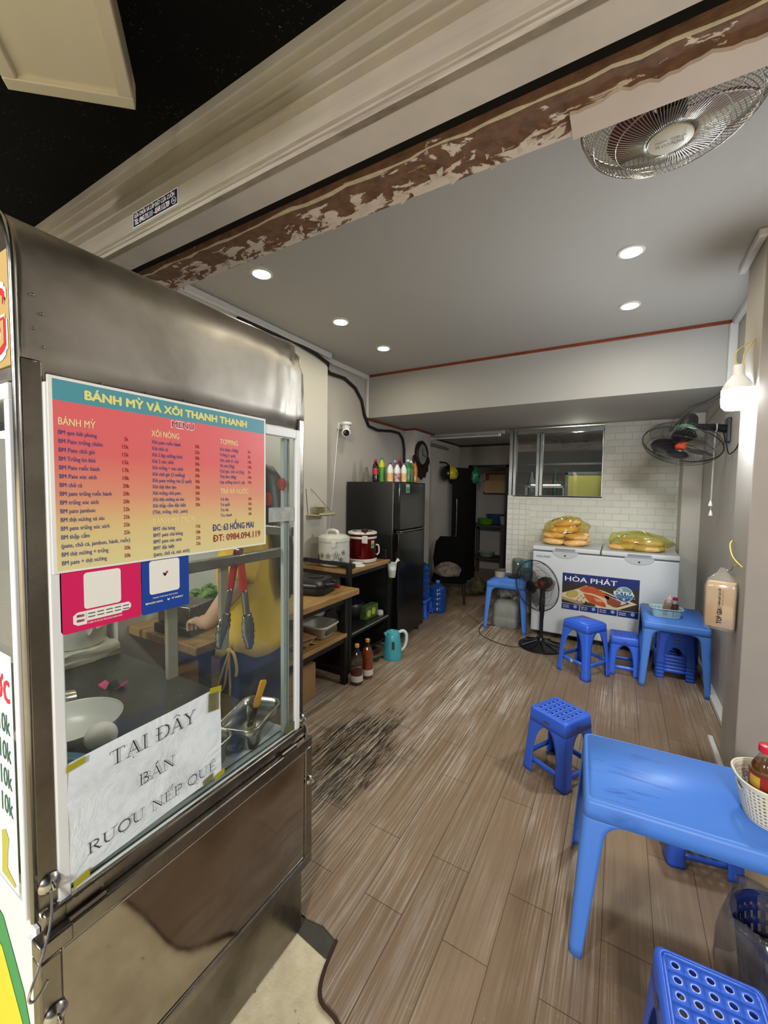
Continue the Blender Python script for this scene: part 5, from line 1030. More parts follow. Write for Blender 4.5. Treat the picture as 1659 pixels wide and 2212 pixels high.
# kettle and two floor bottles
KET = mat('turquoise_enamel', '#3f9aa8', 0.35); KETW = mat('kettle_handle', '#c3d4d4', 0.35)
t = thing('electric_kettle', 'turquoise electric kettle with a pale handle on the floor by the refrigerator', 'kettle', (-1.655, 3.02, 0), 0.75)
m = MB(); m.lathe([(0.078, 0.0), (0.080, 0.006), (0.080, 0.02)], n=32); m.obj('base', KET, t)
m = MB(); m.lathe([(0.080, 0.02), (0.079, 0.06), (0.068, 0.16), (0.060, 0.215), (0.056, 0.22)], n=40); m.obj('body', KET, t)
m = MB(); m.lathe([(0.057, 0.221), (0.056, 0.232), (0.03, 0.24), (0.006, 0.242)], n=32); m.ball((-0.01, 0, 0.243), (0.018, 0.012, 0.01), 12, 8); m.obj('lid', mat('kettle_lid', '#56aeb8', 0.3), t)
m = MB(); m.tube([(-0.05, 0, 0.20), (-0.068, 0, 0.222), (-0.074, 0, 0.228)], [0.02, 0.014, 0.008], 10); m.obj('spout', KET, t)
m = MB(); m.tube([(0.052, 0, 0.222), (0.09, 0, 0.232), (0.118, 0, 0.21), (0.124, 0, 0.16), (0.112, 0, 0.10), (0.078, 0, 0.06)], [0.012, 0.014, 0.014, 0.013, 0.012, 0.010], 10); m.obj('handle', KETW, t)
m = MB()
th0 = -1.75
for r, a, b, z0, z1 in ((0.0762, th0-0.16, th0+0.16, 0.10, 0.165),):
    m.grid([[((0.0795-(z-0.06)*0.115+0.0016)*cos(a+(b-a)*k/4), (0.0795-(z-0.06)*0.115+0.0016)*sin(a+(b-a)*k/4), z) for k in range(5)] for z in (z0, z1)])
m.obj('label', mat('dark_kettle_label', '#2a2226', 0.4), t)
def lathe_bottle(name, label, cat, loc, prof, mats, caps, grp=None, n=22, extra=None):
    """prof: list of (part name, material, profile) - first is the bottle itself"""
    t = thing(name, label, cat, loc, 0, grp)
    for nm, mt, pf in prof:
        m = MB(); m.lathe(pf, n=n); m.obj(nm, mt, t, smooth=50)
    return t
BGL = glassy('clear_bottle_plastic', '#eef0ee', 0.10, 0.06); ORL = mat('orange_liquid', '#a23a0e', 0.2, trans=0.25); REDL = mat('dark_red_liquid', '#5a1712', 0.2, trans=0.2); LABW = mat('white_bottle_label', '#d3d1c8', 0.5); YCAP = mat('yellow_cap', '#d0922a', 0.4)
def big_bottle(loc, label, liq, fill):
    R_ = 0.046; body = [(0.030, 0.0), (0.042, 0.004), (R_, 0.02), (R_, 0.09), (0.043, 0.11), (0.043, 0.15), (R_, 0.165), (0.044, 0.19), (0.030, 0.235), (0.016, 0.262), (0.0145, 0.285)]
    pr = [('bottle_body', BGL, body)]; lq = [(r*0.96, z+0.001) for r, z in body if z < fill]+[(0.044*0.96 if fill < 0.19 else 0.03, fill)]
    pr += [('liquid', liq, lq), ('label', LABW, [(R_+0.0006, 0.028), (R_+0.0006, 0.072)]), ('cap', YCAP, [(0.017, 0.279), (0.017, 0.299), (0.013, 0.302)])]
    lathe_bottle('sauce_bottle', label, 'bottle', loc, pr, None, None, 'sauce bottles on the floor')
big_bottle((-1.655, 2.47, 0), 'clear bottle half full of dark red sauce, by the black table leg', REDL, 0.10)
big_bottle((-1.645, 2.60, 0), 'bottle full of bright orange red sauce with a yellow cap on the floor', ORL, 0.225)
for k, l in enumerate(('thin black rod lying under the rack, nearer the cart', 'thin black rod lying under the rack, nearer the kettle')):
    m = MB(); m.cyl((-1.85, 2.65+0.09*k, 0.012), (-1.72, 2.90+0.08*k, 0.012), 0.006, n=8); tag(m.obj('metal_rod', BFR), l, 'rod', 'rods under the rack')

# refrigerator
FRS = mat('fridge_side_grey', '#1e1e1e', 0.42, vary=0.1); FRD = mat('fridge_door_black', '#0a0b0d', 0.16); t = thing('refrigerator', 'tall black two-door refrigerator with bottles on top', 'refrigerator', (-2.03, 3.56, 0))
m = MB(t); m.box((-2.335, 3.275, 0.03), (-1.815, 3.84, 1.525)); m.obj('body', FRS, t, bevel=0.006)
m = MB(t); m.box((-1.808, 3.278, 1.075), (-1.745, 3.838, 1.522)); m.obj('freezer_door', FRD, t, bevel=0.01, seg=3)
m = MB(t); m.box((-1.808, 3.278, 0.06), (-1.745, 3.838, 1.055)); m.obj('fridge_door', FRD, t, bevel=0.01, seg=3)
m = MB(t); m.box((-1.815, 3.274, 0.06), (-1.808, 3.282, 1.52)); m.obj('door_gasket_strip', SS_BR, t)
m = MB(t); m.box((-1.79, 3.30, 1.056), (-1.738, 3.82, 1.072)); m.obj('door_handle_strip', SS_FR, t, bevel=0.003)
m = MB(t); m.mi = 0; m.box((-1.7446, 3.40, 1.425), (-1.744, 3.475, 1.505)); m.mi = 1; m.box((-1.7442, 3.405, 1.43), (-1.7436, 3.47, 1.478)); m.obj('energy_label', [PAL, mat('teal_green_label', '#2f8a66', 0.5)], t)
for y in (3.32, 3.80):
    m = MB(t); m.cyl((-1.80, y, 0.0), (-1.80, y, 0.05), 0.02); m.obj('foot', BLACK, t)
ZF = 1.526
GRN_C = mat('green_cap', '#1f7a3c', 0.4); REDCAP = mat('red_bottle_cap', '#b01820', 0.4); BLCAP = mat('blue_cap', '#2a3a9a', 0.4); WCAP = mat('white_cap', '#d8d8d4', 0.4); COLA = mat('cola', '#140806', 0.15); COLAL = mat('cola_red_label', '#a3182a', 0.4)
LIMEY = mat('yellow_green_label', '#b8b81c', 0.4); GREENL = mat('green_tea_label', '#2c7a26', 0.4, hex2='#4f9a2c', vs=50); YOG = mat('white_yogurt_bottle', '#d2d6d8', 0.4); YOR = mat('orange_fruit_label', '#d09a4c', 0.5, hex2='#e0c79a', vs=60); YRD = mat('dark_berry_label', '#7a2030', 0.5, hex2='#c9b8bc', vs=40); AMB = mat('amber_drink', '#a0661c', 0.2); REDD = mat('red_drink', '#5c0c16', 0.2); GRND = mat('green_soda_bottle', '#1f6b2c', 0.2)
def pet(loc, label, body, capm, lab, h=0.215, r=0.030, z0=0.07, z1=0.13):
    s = h/0.215
    lathe_bottle('drink_bottle', label, 'bottle', loc, [('bottle_body', body, [(r*.7, 0), (r, 0.006*s), (r, 0.05*s), (r*.92, 0.075*s), (r, 0.10*s), (r, 0.135*s), (r*.8, 0.16*s), (r*.42, 0.185*s), (r*.38, 0.20*s)]), ('cap', capm, [(r*.46, 0.196*s), (r*.46, 0.214*s), (r*.4, 0.216*s)]), ('label', lab, [(r*1.02, z0*s), (r*1.0, 0.09*s), (r*1.03, 0.10*s), (r*1.03, z1*s)])], None, None, 'bottles on top of the refrigerator', 20)
pet((-2.04, 3.33, ZF), 'cola bottle with a red cap and red label on top of the refrigerator', COLA, REDCAP, COLAL)
pet((-2.03, 3.43, ZF), 'green tea bottle with a yellow neck label and green cap on the refrigerator', LIMEY, GRN_C, GREENL, 0.235, 0.033, 0.004, 0.132)
pet((-1.93, 3.42, ZF), 'white drink bottle with orange fruit print beside the green tea bottle', YOG, BLCAP, YOR, 0.185, 0.031, 0.01, 0.10)
pet((-1.88, 3.47, ZF), 'white drink bottle with a dark berry print, middle of the three white ones', YOG, BLCAP, YRD, 0.185, 0.031, 0.01, 0.10)
pet((-1.85, 3.55, ZF), 'white drink bottle with orange print in front of the red drink bottle', YOG, BLCAP, YOR, 0.188, 0.031, 0.01, 0.10)
pet((-2.00, 3.74, ZF), 'tall dark red drink bottle with a red cap behind the white bottles', REDD, REDCAP, mat('red_label', '#9c2030', 0.4), 0.25, 0.031)
pet((-2.08, 3.79, ZF), 'slim bottle with a white cap behind the tall dark red one', mat('pinkish_drink', '#8c5a4a', 0.3), WCAP, mat('pale_label_small', '#c0b0a4', 0.5), 0.235, 0.022)
pet((-1.86, 3.66, ZF), 'green bottle with a white cap near the refrigerator front corner', GRND, WCAP, mat('green_label', '#3f8a4a', 0.4), 0.228, 0.033)
pet((-1.87, 3.745, ZF), 'green and red printed bottle with a white cap, second from the front corner', mat('olive_bottle', '#4a5a2a', 0.3), WCAP, mat('red_green_label', '#8c4a44', 0.4, hex2='#4f7a4a', vs=45), 0.222, 0.031)
pet((-1.85, 3.80, ZF), 'amber drink bottle with a dark cap, last at the front corner of the refrigerator', AMB, BLACK, AMB, 0.222, 0.027)
m = MB(); m.lathe([(0.05, 0), (0.05, 0.01), (0.032, 0.08), (0.012, 0.14), (0.003, 0.145)], (-2.16, 3.36, ZF), 5); tag(m.obj('plastic_wrapper', glassy('grey_clear_film', '#cfcfca', 0.2, 0.1, 0.3, '#9a9a94'), smooth=0), 'grey clear plastic wrapper standing at the wall end of the refrigerator top', 'wrapper')

# on the left wall: camera, hose, wire shelf with bowls, clock, helmet
t = thing('security_camera', 'white dome security camera on a wall bracket above the refrigerator', 'camera', (XL, 3.17, 2.0))
m = MB(t); m.box((XL, 3.13, 2.02), (XL+0.02, 3.21, 2.08)); m.obj('wall_bracket', GLOSSW, t, bevel=0.004)
m = MB(t); m.lathe([(0.05, 2.055), (0.055, 2.06), (0.055, 2.078), (0.05, 2.082)], (XL+0.075, 3.17, 0), 28); m.box((XL+0.01, 3.14, 2.062), (XL+0.075, 3.20, 2.076)); m.obj('base', GLOSSW, t)
m = MB(t); m.lathe([(0.036, 2.056), (0.038, 2.03), (0.03, 2.01)], (XL+0.075, 3.17, 0), 24); m.obj('neck', GLOSSW, t)
m = MB(t); m.ball((XL+0.08, 3.165, 1.982), 0.044, 20, 14); m.obj('head', GLOSSW, t)
m = MB(t); m.L = Matrix.Translation((XL+0.08, 3.165, 1.982)) @ Vector((0.62, -0.76, -0.12)).to_track_quat('Z', 'Y').to_matrix().to_4x4(); m.lathe([(0.030, 0.034), (0.028, 0.041), (0.016, 0.0445), (0.003, 0.0455)], n=24); m.obj('lens', mat('black_lens', '#08080a', 0.08), t)
m = MB(); m.tube([(XL+0.012, 3.14, 2.03), (XL+0.008, 3.12, 1.9), (XL+0.006, 3.06, 1.4), (XL+0.006, 3.0, 1.05), (XL+0.02, 2.95, 0.86)], 0.004, 6); tag(m.obj('white_cable', GLOSSW), 'thin white cable running down the wall from the security camera', 'cable')
m = MB(); m.tube([(-2.255, 1.9, 2.575), (-2.255, 2.42, 2.60), (-2.25, 2.7, 2.575), (-2.255, 2.87, 2.545), (-2.30, 2.905, 2.51), (-2.33, 2.99, 2.50), (-2.332, 3.22, 2.51), (-2.332, 3.40, 2.46), (-2.332, 3.52, 2.36), (-2.332, 3.575, 2.22), (-2.332, 3.66, 2.12), (-2.332, 3.85, 2.10), (-2.332, 4.15, 2.13), (-2.33, 4.34, 2.13), (-2.328, 4.43, 2.07), (-2.328, 4.47, 1.95), (-2.326, 4.475, 1.3)], 0.015, 10)
tag(m.obj('black_hose', BLACK, smooth=180), 'thick black hose snaking along the wall below the ceiling', 'hose')
t = thing('wire_basket', 'small cream wall rack of stacked dishes hanging behind the cart', 'rack', (-2.27, 2.70, 1.22))
CRW = mat('cream_plastic', '#b9b08a', 0.45)
m = MB(t); m.box((-2.27, 2.60, 1.225), (-2.12, 2.80, 1.235)); m.box((-2.13, 2.60, 1.225), (-2.12, 2.80, 1.25)); m.obj('rack_shelf', CRW, t, bevel=0.003)
m = MB(t); m.tube([(-2.265, 2.62, 1.235), (-2.268, 2.60, 1.45)], 0.002, 5); m.tube([(-2.13, 2.79, 1.235), (-2.268, 2.66, 1.45)], 0.002, 5); m.obj('hanger_wire', BFR, t)
for k in range(4):
    m = MB(); m.lathe([(0.025, 0), (0.03, 0.003), (0.055, 0.014), (0.057, 0.016), (0.05, 0.012)], (-2.195, 2.70, 1.2355+0.0165*k), 24); tag(m.obj('small_dish', mat('pale_dish', '#c2bb94', 0.3) if k == 0 else bpy.data.materials['pale_dish']), ('lowest', 'second', 'third', 'topmost')[k]+' small cream dish in the stack on the wall rack', 'dish', 'small dishes on the wall rack')
t = thing('wall_clock', 'ornate dark brown wooden wall clock on the white column', 'clock', (-2.20, 4.66, 1.70))
WOODK = mat('dark_carved_wood', '#2a120c', 0.45, vary=0.3, vs=25, bump=0.3, bs=60); CM = frameM((-2.2, 4.66, 1.90), (0, 1, 0), (0, 0, 1))
m = MB(t); m.lathe([(0.165, 0.0), (0.168, 0.03), (0.150, 0.045), (0.128, 0.04), (0.125, 0.03)], n=36, M=CM); m.obj('frame', WOODK, t)
m = MB(t); m.lathe([(0.003, 0.031), (0.127, 0.031)], n=36, M=CM, cap=(True, False)); m.obj('dial', mat('pale_dial', '#8f9390', 0.3, vary=0.2, vs=20), t)
m = MB(t); m.L = CM; m.prism([(-0.006, 0, 0.034), (0.006, 0, 0.034), (0.003, 0.07, 0.034), (-0.003, 0.07, 0.034)], (0, 0, 0.003)); m.prism([(0, -0.006, 0.034), (0.09, -0.03, 0.034), (0.09, -0.026, 0.034), (0, 0.006, 0.034)], (0, 0, 0.003)); m.obj('clock_hands', BLACK, t)
m = MB(t); m.L = CM; pts = []
for k in range(41):
    a = pi+pi*k/40; r = 0.20+0.035*abs(sin(a*7)); pts.append((r*1.02*cos(a), r*sin(a)*1.25-0.02, 0.004))
m.prism(pts, (0, 0, 0.026)); m.prism([(-0.03, -0.24, 0.004), (0.03, -0.24, 0.004), (0.0, -0.32, 0.004)], (0, 0, 0.03)); m.obj('carved_crest', WOODK, t, bevel=0.004)
t = thing('helmet', 'yellow and black motorcycle helmet hanging on the dark passage wall', 'helmet', (-2.21, 5.66, 1.58))
HY = mat('helmet_yellow', '#b8a81c', 0.25); HB = mat('helmet_black', '#0d0d0e', 0.3)
m = MB(t); m.L = Matrix.Translation((-2.21, 5.70, 1.70)); V = m.grid([[(0.125*sin(b)*cos(a), 0.15*sin(b)*sin(a), 0.13*cos(b)) for a in [-0.35*pi+1.0*pi*k/18 for k in range(19)]] for b in [0.04+2.2*i/12 for i in range(13)]]); m.obj('shell', HY, t, smooth=180, solid=0.006)
m = MB(t); m.L = Matrix.Translation((-2.21, 5.70, 1.70)); m.grid([[(0.127*sin(b)*cos(a), 0.152*sin(b)*sin(a), 0.132*cos(b)) for a in [0.64*pi+1.02*pi*k/18 for k in range(19)]] for b in [0.04+2.2*i/12 for i in range(13)]]); m.obj('visor_half', HB, t, smooth=180, solid=0.006)
m = MB(t); m.tube([(-2.21, 5.66, 1.83), (-2.25, 5.64, 1.86), (-2.34, 5.64, 1.87)], 0.012, 8); m.obj('strap', HB, t)
m = MB(t); m.ball((-2.092, 5.66, 1.70), (0.012, 0.022, 0.022), 12, 8); m.obj('side_screw', SS_BR, t)
m = MB(); m.box((XL, 4.99, 2.07), (XL+0.03, 5.95, 2.10)); m.box((XL, 5.0, 2.105), (XL+0.012, 5.90, 2.12)); tag(m.obj('coat_rail', mat('grey_rail', '#6d6a66', 0.5)), 'grey coat rail high on the dark passage wall', 'rail')

# ------------------------------------------------------------------ moulded plastic tables and stools
def plastic(name, hexc, rough, scuff=None):
    t = NT(name); c = lin(hexc); col = c
    if scuff:
        n = t.noise(1, 5, 0.7, t.mapped((4, 34, 4), rot=(0, 0, 0.25)), 0.6); big = t.noise(3.0, 3)
        f = t.math('MULTIPLY', t.ramp(n, [(0.53, 0.0), (0.68, 1.0)]), t.ramp(big, [(0.40, 0.0), (0.58, 0.85)]))
        col = t.mix(f, c, lin(scuff))
    t.pr(col=col, rough=rough, sss=0.0); return t.m
TBL = plastic('blue_table_plastic', '#4a7fd8', 0.46, '#26489a'); STB = plastic('blue_stool_plastic', '#3564d9', 0.30); STD = plastic('blue_stool_plastic_shaded_type', '#2148b8', 0.33)
def corner_pt(hx, hy, r, d, side):
    if d >= r: p = (hx, hy-d)
    else:
        a = (1-d/r)*pi/4; p = (hx-r+r*cos(a), hy-r+r*sin(a))
    if side: # mirror onto the other edge of the corner
        if d >= r: return (hx-d, hy)
        a = pi/2-(1-d/r)*pi/4; return (hx-r+r*cos(a), hy-r+r*sin(a))
    return p
def mould_leg(hx, hy, H, zA, hwA, hwB, splay, r, sx, sy, nz=22):
    m = MB(); rows = []; vs = [0, 0.12, 0.25, 0.5, 0.75, 1.0]
    for i in range(nz+1):
        z = zA*(1-(1-i/nz)**1.6); s = splay*(1-z/H); X, Y = hx+s, hy+s; row = []
        A, Bw = hwA(z), hwB(z)
        for v in vs[::-1]: row.append(corner_pt(X, Y, r, r*v*4 if v <= 0.25 else r+(max(A, r*1.01)-r)*(v-0.25)/0.75, 0))
        for v in vs[1:]: row.append(corner_pt(X, Y, r, r*v*4 if v <= 0.25 else r+(max(Bw, r*1.01)-r)*(v-0.25)/0.75, 1))
        rows.append([(sx*x, sy*y, z) for x, y in row])
    m.grid(rows); return m
def seat_top(m, hx, hy, r, z, holes, hr, span):
    if not holes:
        m.poly(rrect(hx, hy, r, 5, z=z)); return
    cs = 2*span/holes; K = 16
    for i in range(holes):
        for j in range(holes):
            cx, cy = -span+cs*(i+.5), -span+cs*(j+.5); sq, ci, cl = [], [], []
            for k in range(K):
                a = 2*pi*k/K+pi/4; q = max(abs(cos(a)), abs(sin(a)))
                sq.append((cx+cs/2*cos(a)/q, cy+cs/2*sin(a)/q, z)); ci.append((cx+hr*cos(a), cy+hr*sin(a), z-0.0006)); cl.append((cx+hr*cos(a), cy+hr*sin(a), z-0.005))
            m.grid([sq, ci, cl], cu=True)
    N = 64; o, q_ = [], []
    for k in range(N):
        a = 2*pi*k/N+pi/4; q = max(abs(cos(a)), abs(sin(a))); q_.append((span*cos(a)/q, span*sin(a)/q, z))
        ex, ey = hx*cos(a)/q, hy*sin(a)/q; cxx, cyy = hx-r, hy-r
        if abs(ex) > cxx and abs(ey) > cyy:
            dx, dy = cos(a), sin(a); ox, oy = math.copysign(cxx, ex), math.copysign(cyy, ey); b_ = dx*ox+dy*oy; tt = b_+sqrt(max(0, b_*b_-(ox*ox+oy*oy-r*r))); ex, ey = dx*tt, dy*tt
        o.append((ex, ey, z))
    m.grid([o, q_], cu=True)
def moulded(t, hx, hy, H, zA, splay, r, hwA, hwB, mt, top_name, holes=0, hr=0.008, span=0.085, legs='leg'):
    m = MB(); s = splay*(1-zA/H); e = 0.010
    rings = [rrect(hx+s, hy+s, r, 5, z=zA)]
    for z in (zA+(H-zA)*0.5, H-e): rings.append(rrect(hx+splay*(1-z/H), hy+splay*(1-z/H), r, 5, z=z))
    for a in (30, 60, 90): rings.append(rrect(hx-e*(1-cos(R(a))), hy-e*(1-cos(R(a))), r, 5, z=H-e+e*sin(R(a))))
    rings.append(rrect(hx-e-0.002, hy-e-0.002, r, 5, z=H)); rings.insert(-4, rrect(hx+splay*(1-(H-e)/H)-0.0002, hy+splay*(1-(H-e)/H)-0.0002, r, 5, z=H-e+0.0006))
    m.loft(rings, (False, False)); seat_top(m, hx-e-0.002, hy-e-0.002, r, H, holes, hr, span)
    m.obj(top_name, mt, t, solid=0.0035, smooth=45)
    for sx, sy in ((1, 1), (1, -1), (-1, 1), (-1, -1)): mould_leg(hx, hy, H, zA, hwA, hwB, splay, r, sx, sy).obj('leg', mt, t, solid=0.0035, smooth=60)
def straight(w0, w1, zA, rf):
    def f(z):
        w = w0+(w1-w0)*z/zA
        if z > zA-rf: w += rf*(1-sqrt(max(0, 1-((z-(zA-rf))/rf)**2)))
        return w
    return f
def arch(half, splay, H, ow, zs, zt):
    def f(z):
        hs = half+splay*(1-z/H)
        if z <= zs: return hs-ow
        return hs-ow*sqrt(max(0.0, 1-((z-zs)/(zt-zs))**2))
    return f
def table(name, label, loc, rz, hx, hy, H, mt, splay=0.03):
    t = thing('plastic_table', label, 'table', loc, rz, 'blue plastic tables'); zA = H-0.058
    moulded(t, hx, hy, H, zA, splay, 0.022, straight(0.036, 0.066, zA, 0.05), straight(0.036, 0.066, zA, 0.05), mt, 'tabletop'); return t
table('plastic_table', 'light blue plastic table with the white lattice basket at the pier', (0.283, 1.597, 0), R(4.5), 0.36, 0.198, 0.50, TBL)
table('plastic_table', 'blue plastic table with the stack of stools beneath, against the wall', (0.385, 3.88, 0), 0, 0.203, 0.295, 0.495, TBL, 0.015)
table('plastic_table', 'blue plastic table with a tub on it, standing over the plastic jug', (-1.0, 4.53, 0), 0, 0.20, 0.29, 0.50, TBL, 0.022)
def stool(label, loc, rz, half, H, splay, mt, holes, op, rung, group):
    t = thing('plastic_stool', label, 'stool', loc, rz, group)
    zA = op[2]; moulded(t, half, half, H, zA, splay, 0.016, arch(half, splay, H, *op), arch(half, splay, H, *op), mt, 'seat', holes, 0.0075, half*0.80)
    z0, z1 = rung
    for k in range(4):
        m = MB(); m.L = Matrix.Rotation(pi/2*k, 4, 'Z'); w0, w1 = half+splay*(1-z0/H)-0.001, half+splay*(1-z1/H)-0.001; L = op[0]+0.012
        m.grid([[(w0, y, z0), (w1, y, z1)] for y in (-L, -L*.5, 0, L*.5, L)]); m.obj('rung', mt, t, solid=0.004, smooth=40)
    return t
GS = 'blue plastic stools'
sA = stool('bright blue plastic stool with a holed seat standing alone on the wooden floor', (-0.227, 2.226, 0), R(-29), 0.105, 0.332, 0.022, STB, 5, (0.068, 0.09, 0.262), (0.055, 0.085), GS)
m = MB()
for k in range(4):
    m.L = Matrix.Rotation(pi/2*k, 4, 'Z'); m.cbox((0.1105, 0, 0.292), (0.0015, 0.030, 0.009))
m.obj('maker_label', mat('tan_stool_sticker', '#5a4a3a', 0.5), sA)
dup(sA, (0.225, 1.075, 0), R(3), 'blue plastic stool with a glossy holed seat beside the lined wastebasket', GS)
c = dup(sA, (0.31, 2.02, 0), R(12), 'low blue plastic stool tucked under the table with the lattice basket', GS); c.scale = (1, 1, 0.76)
c = dup(sA, (0.065, 3.80, 0), R(4), 'low blue plastic stool with a holed seat between the tall stool and the table', GS); c.scale = (0.92, 0.92, 0.92)
c = dup(sA, (-2.0, 4.26, 0), R(5), 'low blue plastic stool carrying the big water bottle by the refrigerator', GS); c.scale = (1.15, 1.15, 0.6)
for k, w in enumerate(('lowest blue stool of the nested stack under the wall table', 'second stool from the floor in the nested stack under the wall table', 'third stool from the floor in the nested stack under the wall table', 'fourth stool from the floor in the nested stack under the wall table', 'topmost blue stool of the nested stack under the wall table')):
    c = dup(sA, (0.41, 3.95, 0.028*k), R(2), w, 'nested stools under the wall table'); c.scale = (1.02, 1.02, 0.95)
sB = stool('tall blue plastic stool with a solid seat in front of the freezer', (-0.213, 3.596, 0), R(-34), 0.113, 0.422, 0.030, STB, 0, (0.088, 0.10, 0.360), (0.105, 0.135), GS)
m = MB(); m.L = Matrix.Rotation(-pi/2, 4, 'Z'); m.cbox((0.138, 0.0, 0.12), (0.002, 0.024, 0.022)); m.obj('price_tag', mat('pale_tag', '#aab2c0', 0.5), sB)

# ------------------------------------------------------------------ chest freezer
FRW = mat('freezer_white', '#c9ced2', 0.35); FRG = mat('freezer_grey_trim', '#8f959a', 0.4); FX0, FX1, FY0, FY1 = -0.745, 0.458, 4.265, 4.86
t = thing('chest_freezer', 'long white chest freezer with a blue salmon advert on its front', 'freezer', (-0.145, 4.56, 0))
m = MB(t); m.box((FX0, FY0, 0.055), (FX1, FY1, 0.862)); m.obj('body', FRW, t, bevel=0.012, seg=3)
m = MB(t); m.box((FX0+0.004, FY0+0.004, 0.862), (FX1-0.004, FY1-0.004, 0.872)); m.obj('gasket', mat('freezer_gasket', '#5a5d60', 0.6), t)
for a, b in ((FX0-0.003, -0.147), (-0.139, FX1+0.003)):
    m = MB(t); m.box((a, FY0-0.014, 0.872), (b, FY1, 0.916)); ld = m.obj('lid', FRW, t, bevel=0.012, seg=3)
    c = (a+b)/2; m = MB(t); m.box((c-0.09, FY0-0.024, 0.888), (c+0.09, FY0-0.012, 0.906)); m.obj('lid_handle', FRG, ld, bevel=0.005)
    m = MB(t); m.prism([(c+0.115*cos(pi+pi*k/20), FY0-0.006, 0.872+0.062*sin(pi+pi*k/20)) for k in range(21)], (0, 0.008, 0)); m.obj('lock_plate', mat('freezer_plate', '#b4babf', 0.35), t, bevel=0.002)
    m = MB(t); m.cyl((c, FY0-0.010, 0.835), (c, FY0-0.004, 0.835), 0.008); m.obj('keyhole', BLACK, t)
for x in (FX0+0.08, FX1-0.08):
    for y in (FY0+0.08, FY1-0.08):
        m = MB(t); m.cyl((x-0.012, y, 0.026), (x+0.012, y, 0.026), 0.026); m.box((x-0.02, y-0.02, 0.04), (x+0.02, y+0.02, 0.056)); m.obj('caster', BLACK, t)
m = MB(t); AU0, AU1, AZ0, AZ1, AY = -0.462, 0.175, 0.318, 0.672, FY0-0.0012
def ad(x, y):
    top = 130+(x-135)*0.119; bot = 780+(x-95)*0.163; u = (x-115)/1382; v = (y-top)/(bot-top); return (AU0+(AU1-AU0)*u, AZ1-(AZ1-AZ0)*v)
def adp(pts, mi, k): m.mi = mi; m.poly([(x, AY-0.00022*k, z) for x, z in (ad(*p) for p in pts)])
def adr(u0, u1, v0, v1, mi, k): m.mi = mi; m.poly([(AU0+(AU1-AU0)*u, AY-0.00022*k, AZ1-(AZ1-AZ0)*v) for u, v in ((u0, v1), (u1, v1), (u1, v0), (u0, v0))])
m.mi = 0; m.box((AU0, AY, AZ0), (AU1, FY0+0.001, AZ1))
adr(0, 1, 0.25, 0.83, 1, 1)
adp([(100, 500), (420, 430), (560, 375), (860, 470), (1470, 735), (1160, 830), (800, 790), (620, 720), (100, 560)], 2, 2)
adp([(880, 500), (1350, 720), (1130, 790), (1080, 780), (1300, 715), (860, 520)], 1, 3)
adp([(110, 560), (500, 690), (540, 720), (400, 705), (110, 610)], 7, 3)
adp([(430, 440), (540, 385), (690, 400), (850, 480), (990, 590), (985, 645), (880, 600), (700, 530), (520, 500)], 3, 4)
adp([(520, 515), (700, 560), (860, 640), (930, 720), (940, 785), (870, 770), (650, 700), (570, 610)], 3, 4)
adp([(720, 610), (850, 640), (900, 690), (760, 670)], 8, 5)
adp([(900, 560), (1000, 590), (1200, 690), (1190, 750), (1090, 790), (960, 720), (940, 640)], 9, 4)
adp([(560, 660), (620, 690), (740, 730), (760, 765), (600, 735), (550, 700)], 6, 5)
m.mi = 4
for r, mi, k in ((110, 7, 5), (92, 4, 6)):
    adp([(312+r*1.05*cos(2*pi*q/24), 522+r*0.62*sin(2*pi*q/24)) for q in range(24)], mi, k)
for x, y in ((430, 600), (480, 570), (520, 610), (410, 640), (490, 660), (540, 590)): adp([(x+11*cos(2*pi*q/8), y+11*sin(2*pi*q/8)) for q in range(8)], 1, 5)
for i in range(4):
    if i: adr(0.247*i-0.002, 0.247*i+0.004, 0.84, 1.0, 5, 3)
    u = 0.247*i+0.19; adp_ = [(AU0+(AU1-AU0)*u+0.016*cos(2*pi*q/16), AY-0.0008, AZ0+0.034+0.016*sin(2*pi*q/16)) for q in range(16)]; m.mi = 10; m.poly(adp_)
adr(0, 1, 0.835, 0.842, 5, 3)
def adt(s, u, v, w, h, mi, al='L', k=8, b=0.03): m.mi = mi; m.text(s, frameM((AU0+(AU1-AU0)*u, AY-0.00022*k, AZ1-(AZ1-AZ0)*v), (1, 0, 0), (0, 0, 1)), h, w, al, b)
adt('HÒA PHÁT', 0.035, 0.215, 0.44, 0.046, 5, 'L', 8, 0.015)
for i, s in enumerate((('LÀM LẠNH', 'CỰC NHANH'), ('NHIỆT ĐỘ', 'TỚI -18°C'), ('TIẾT KIỆM', 'ĐIỆN NĂNG'), ('DÀN LẠNH', 'ĐỒNG'))):
    adt(s[0], 0.247*i+0.02, 0.905, 0.055, 0.009, 5, 'L', 8, 0.02); adt(s[1], 0.247*i+0.02, 0.955, 0.055, 0.009, 5, 'L', 8, 0.02)
cx, cz, rr0 = AU0+(AU1-AU0)*0.815, AZ1-(AZ1-AZ0)*0.41, 0.072
for r, mi, k in ((rr0, 5, 6), (rr0*0.94, 11, 7)): m.mi = mi; m.poly([(cx+r*cos(2*pi*q/32), AY-0.00022*k, cz+r*0.98*sin(2*pi*q/32)) for q in range(32)])
m.mi = 12; m.poly([(cx+rr0*0.9*cos(a), AY-0.00022*8, cz+rr0*0.9*sin(a)) for a in [0.25+(pi-0.5)*q/16 for q in range(17)]])
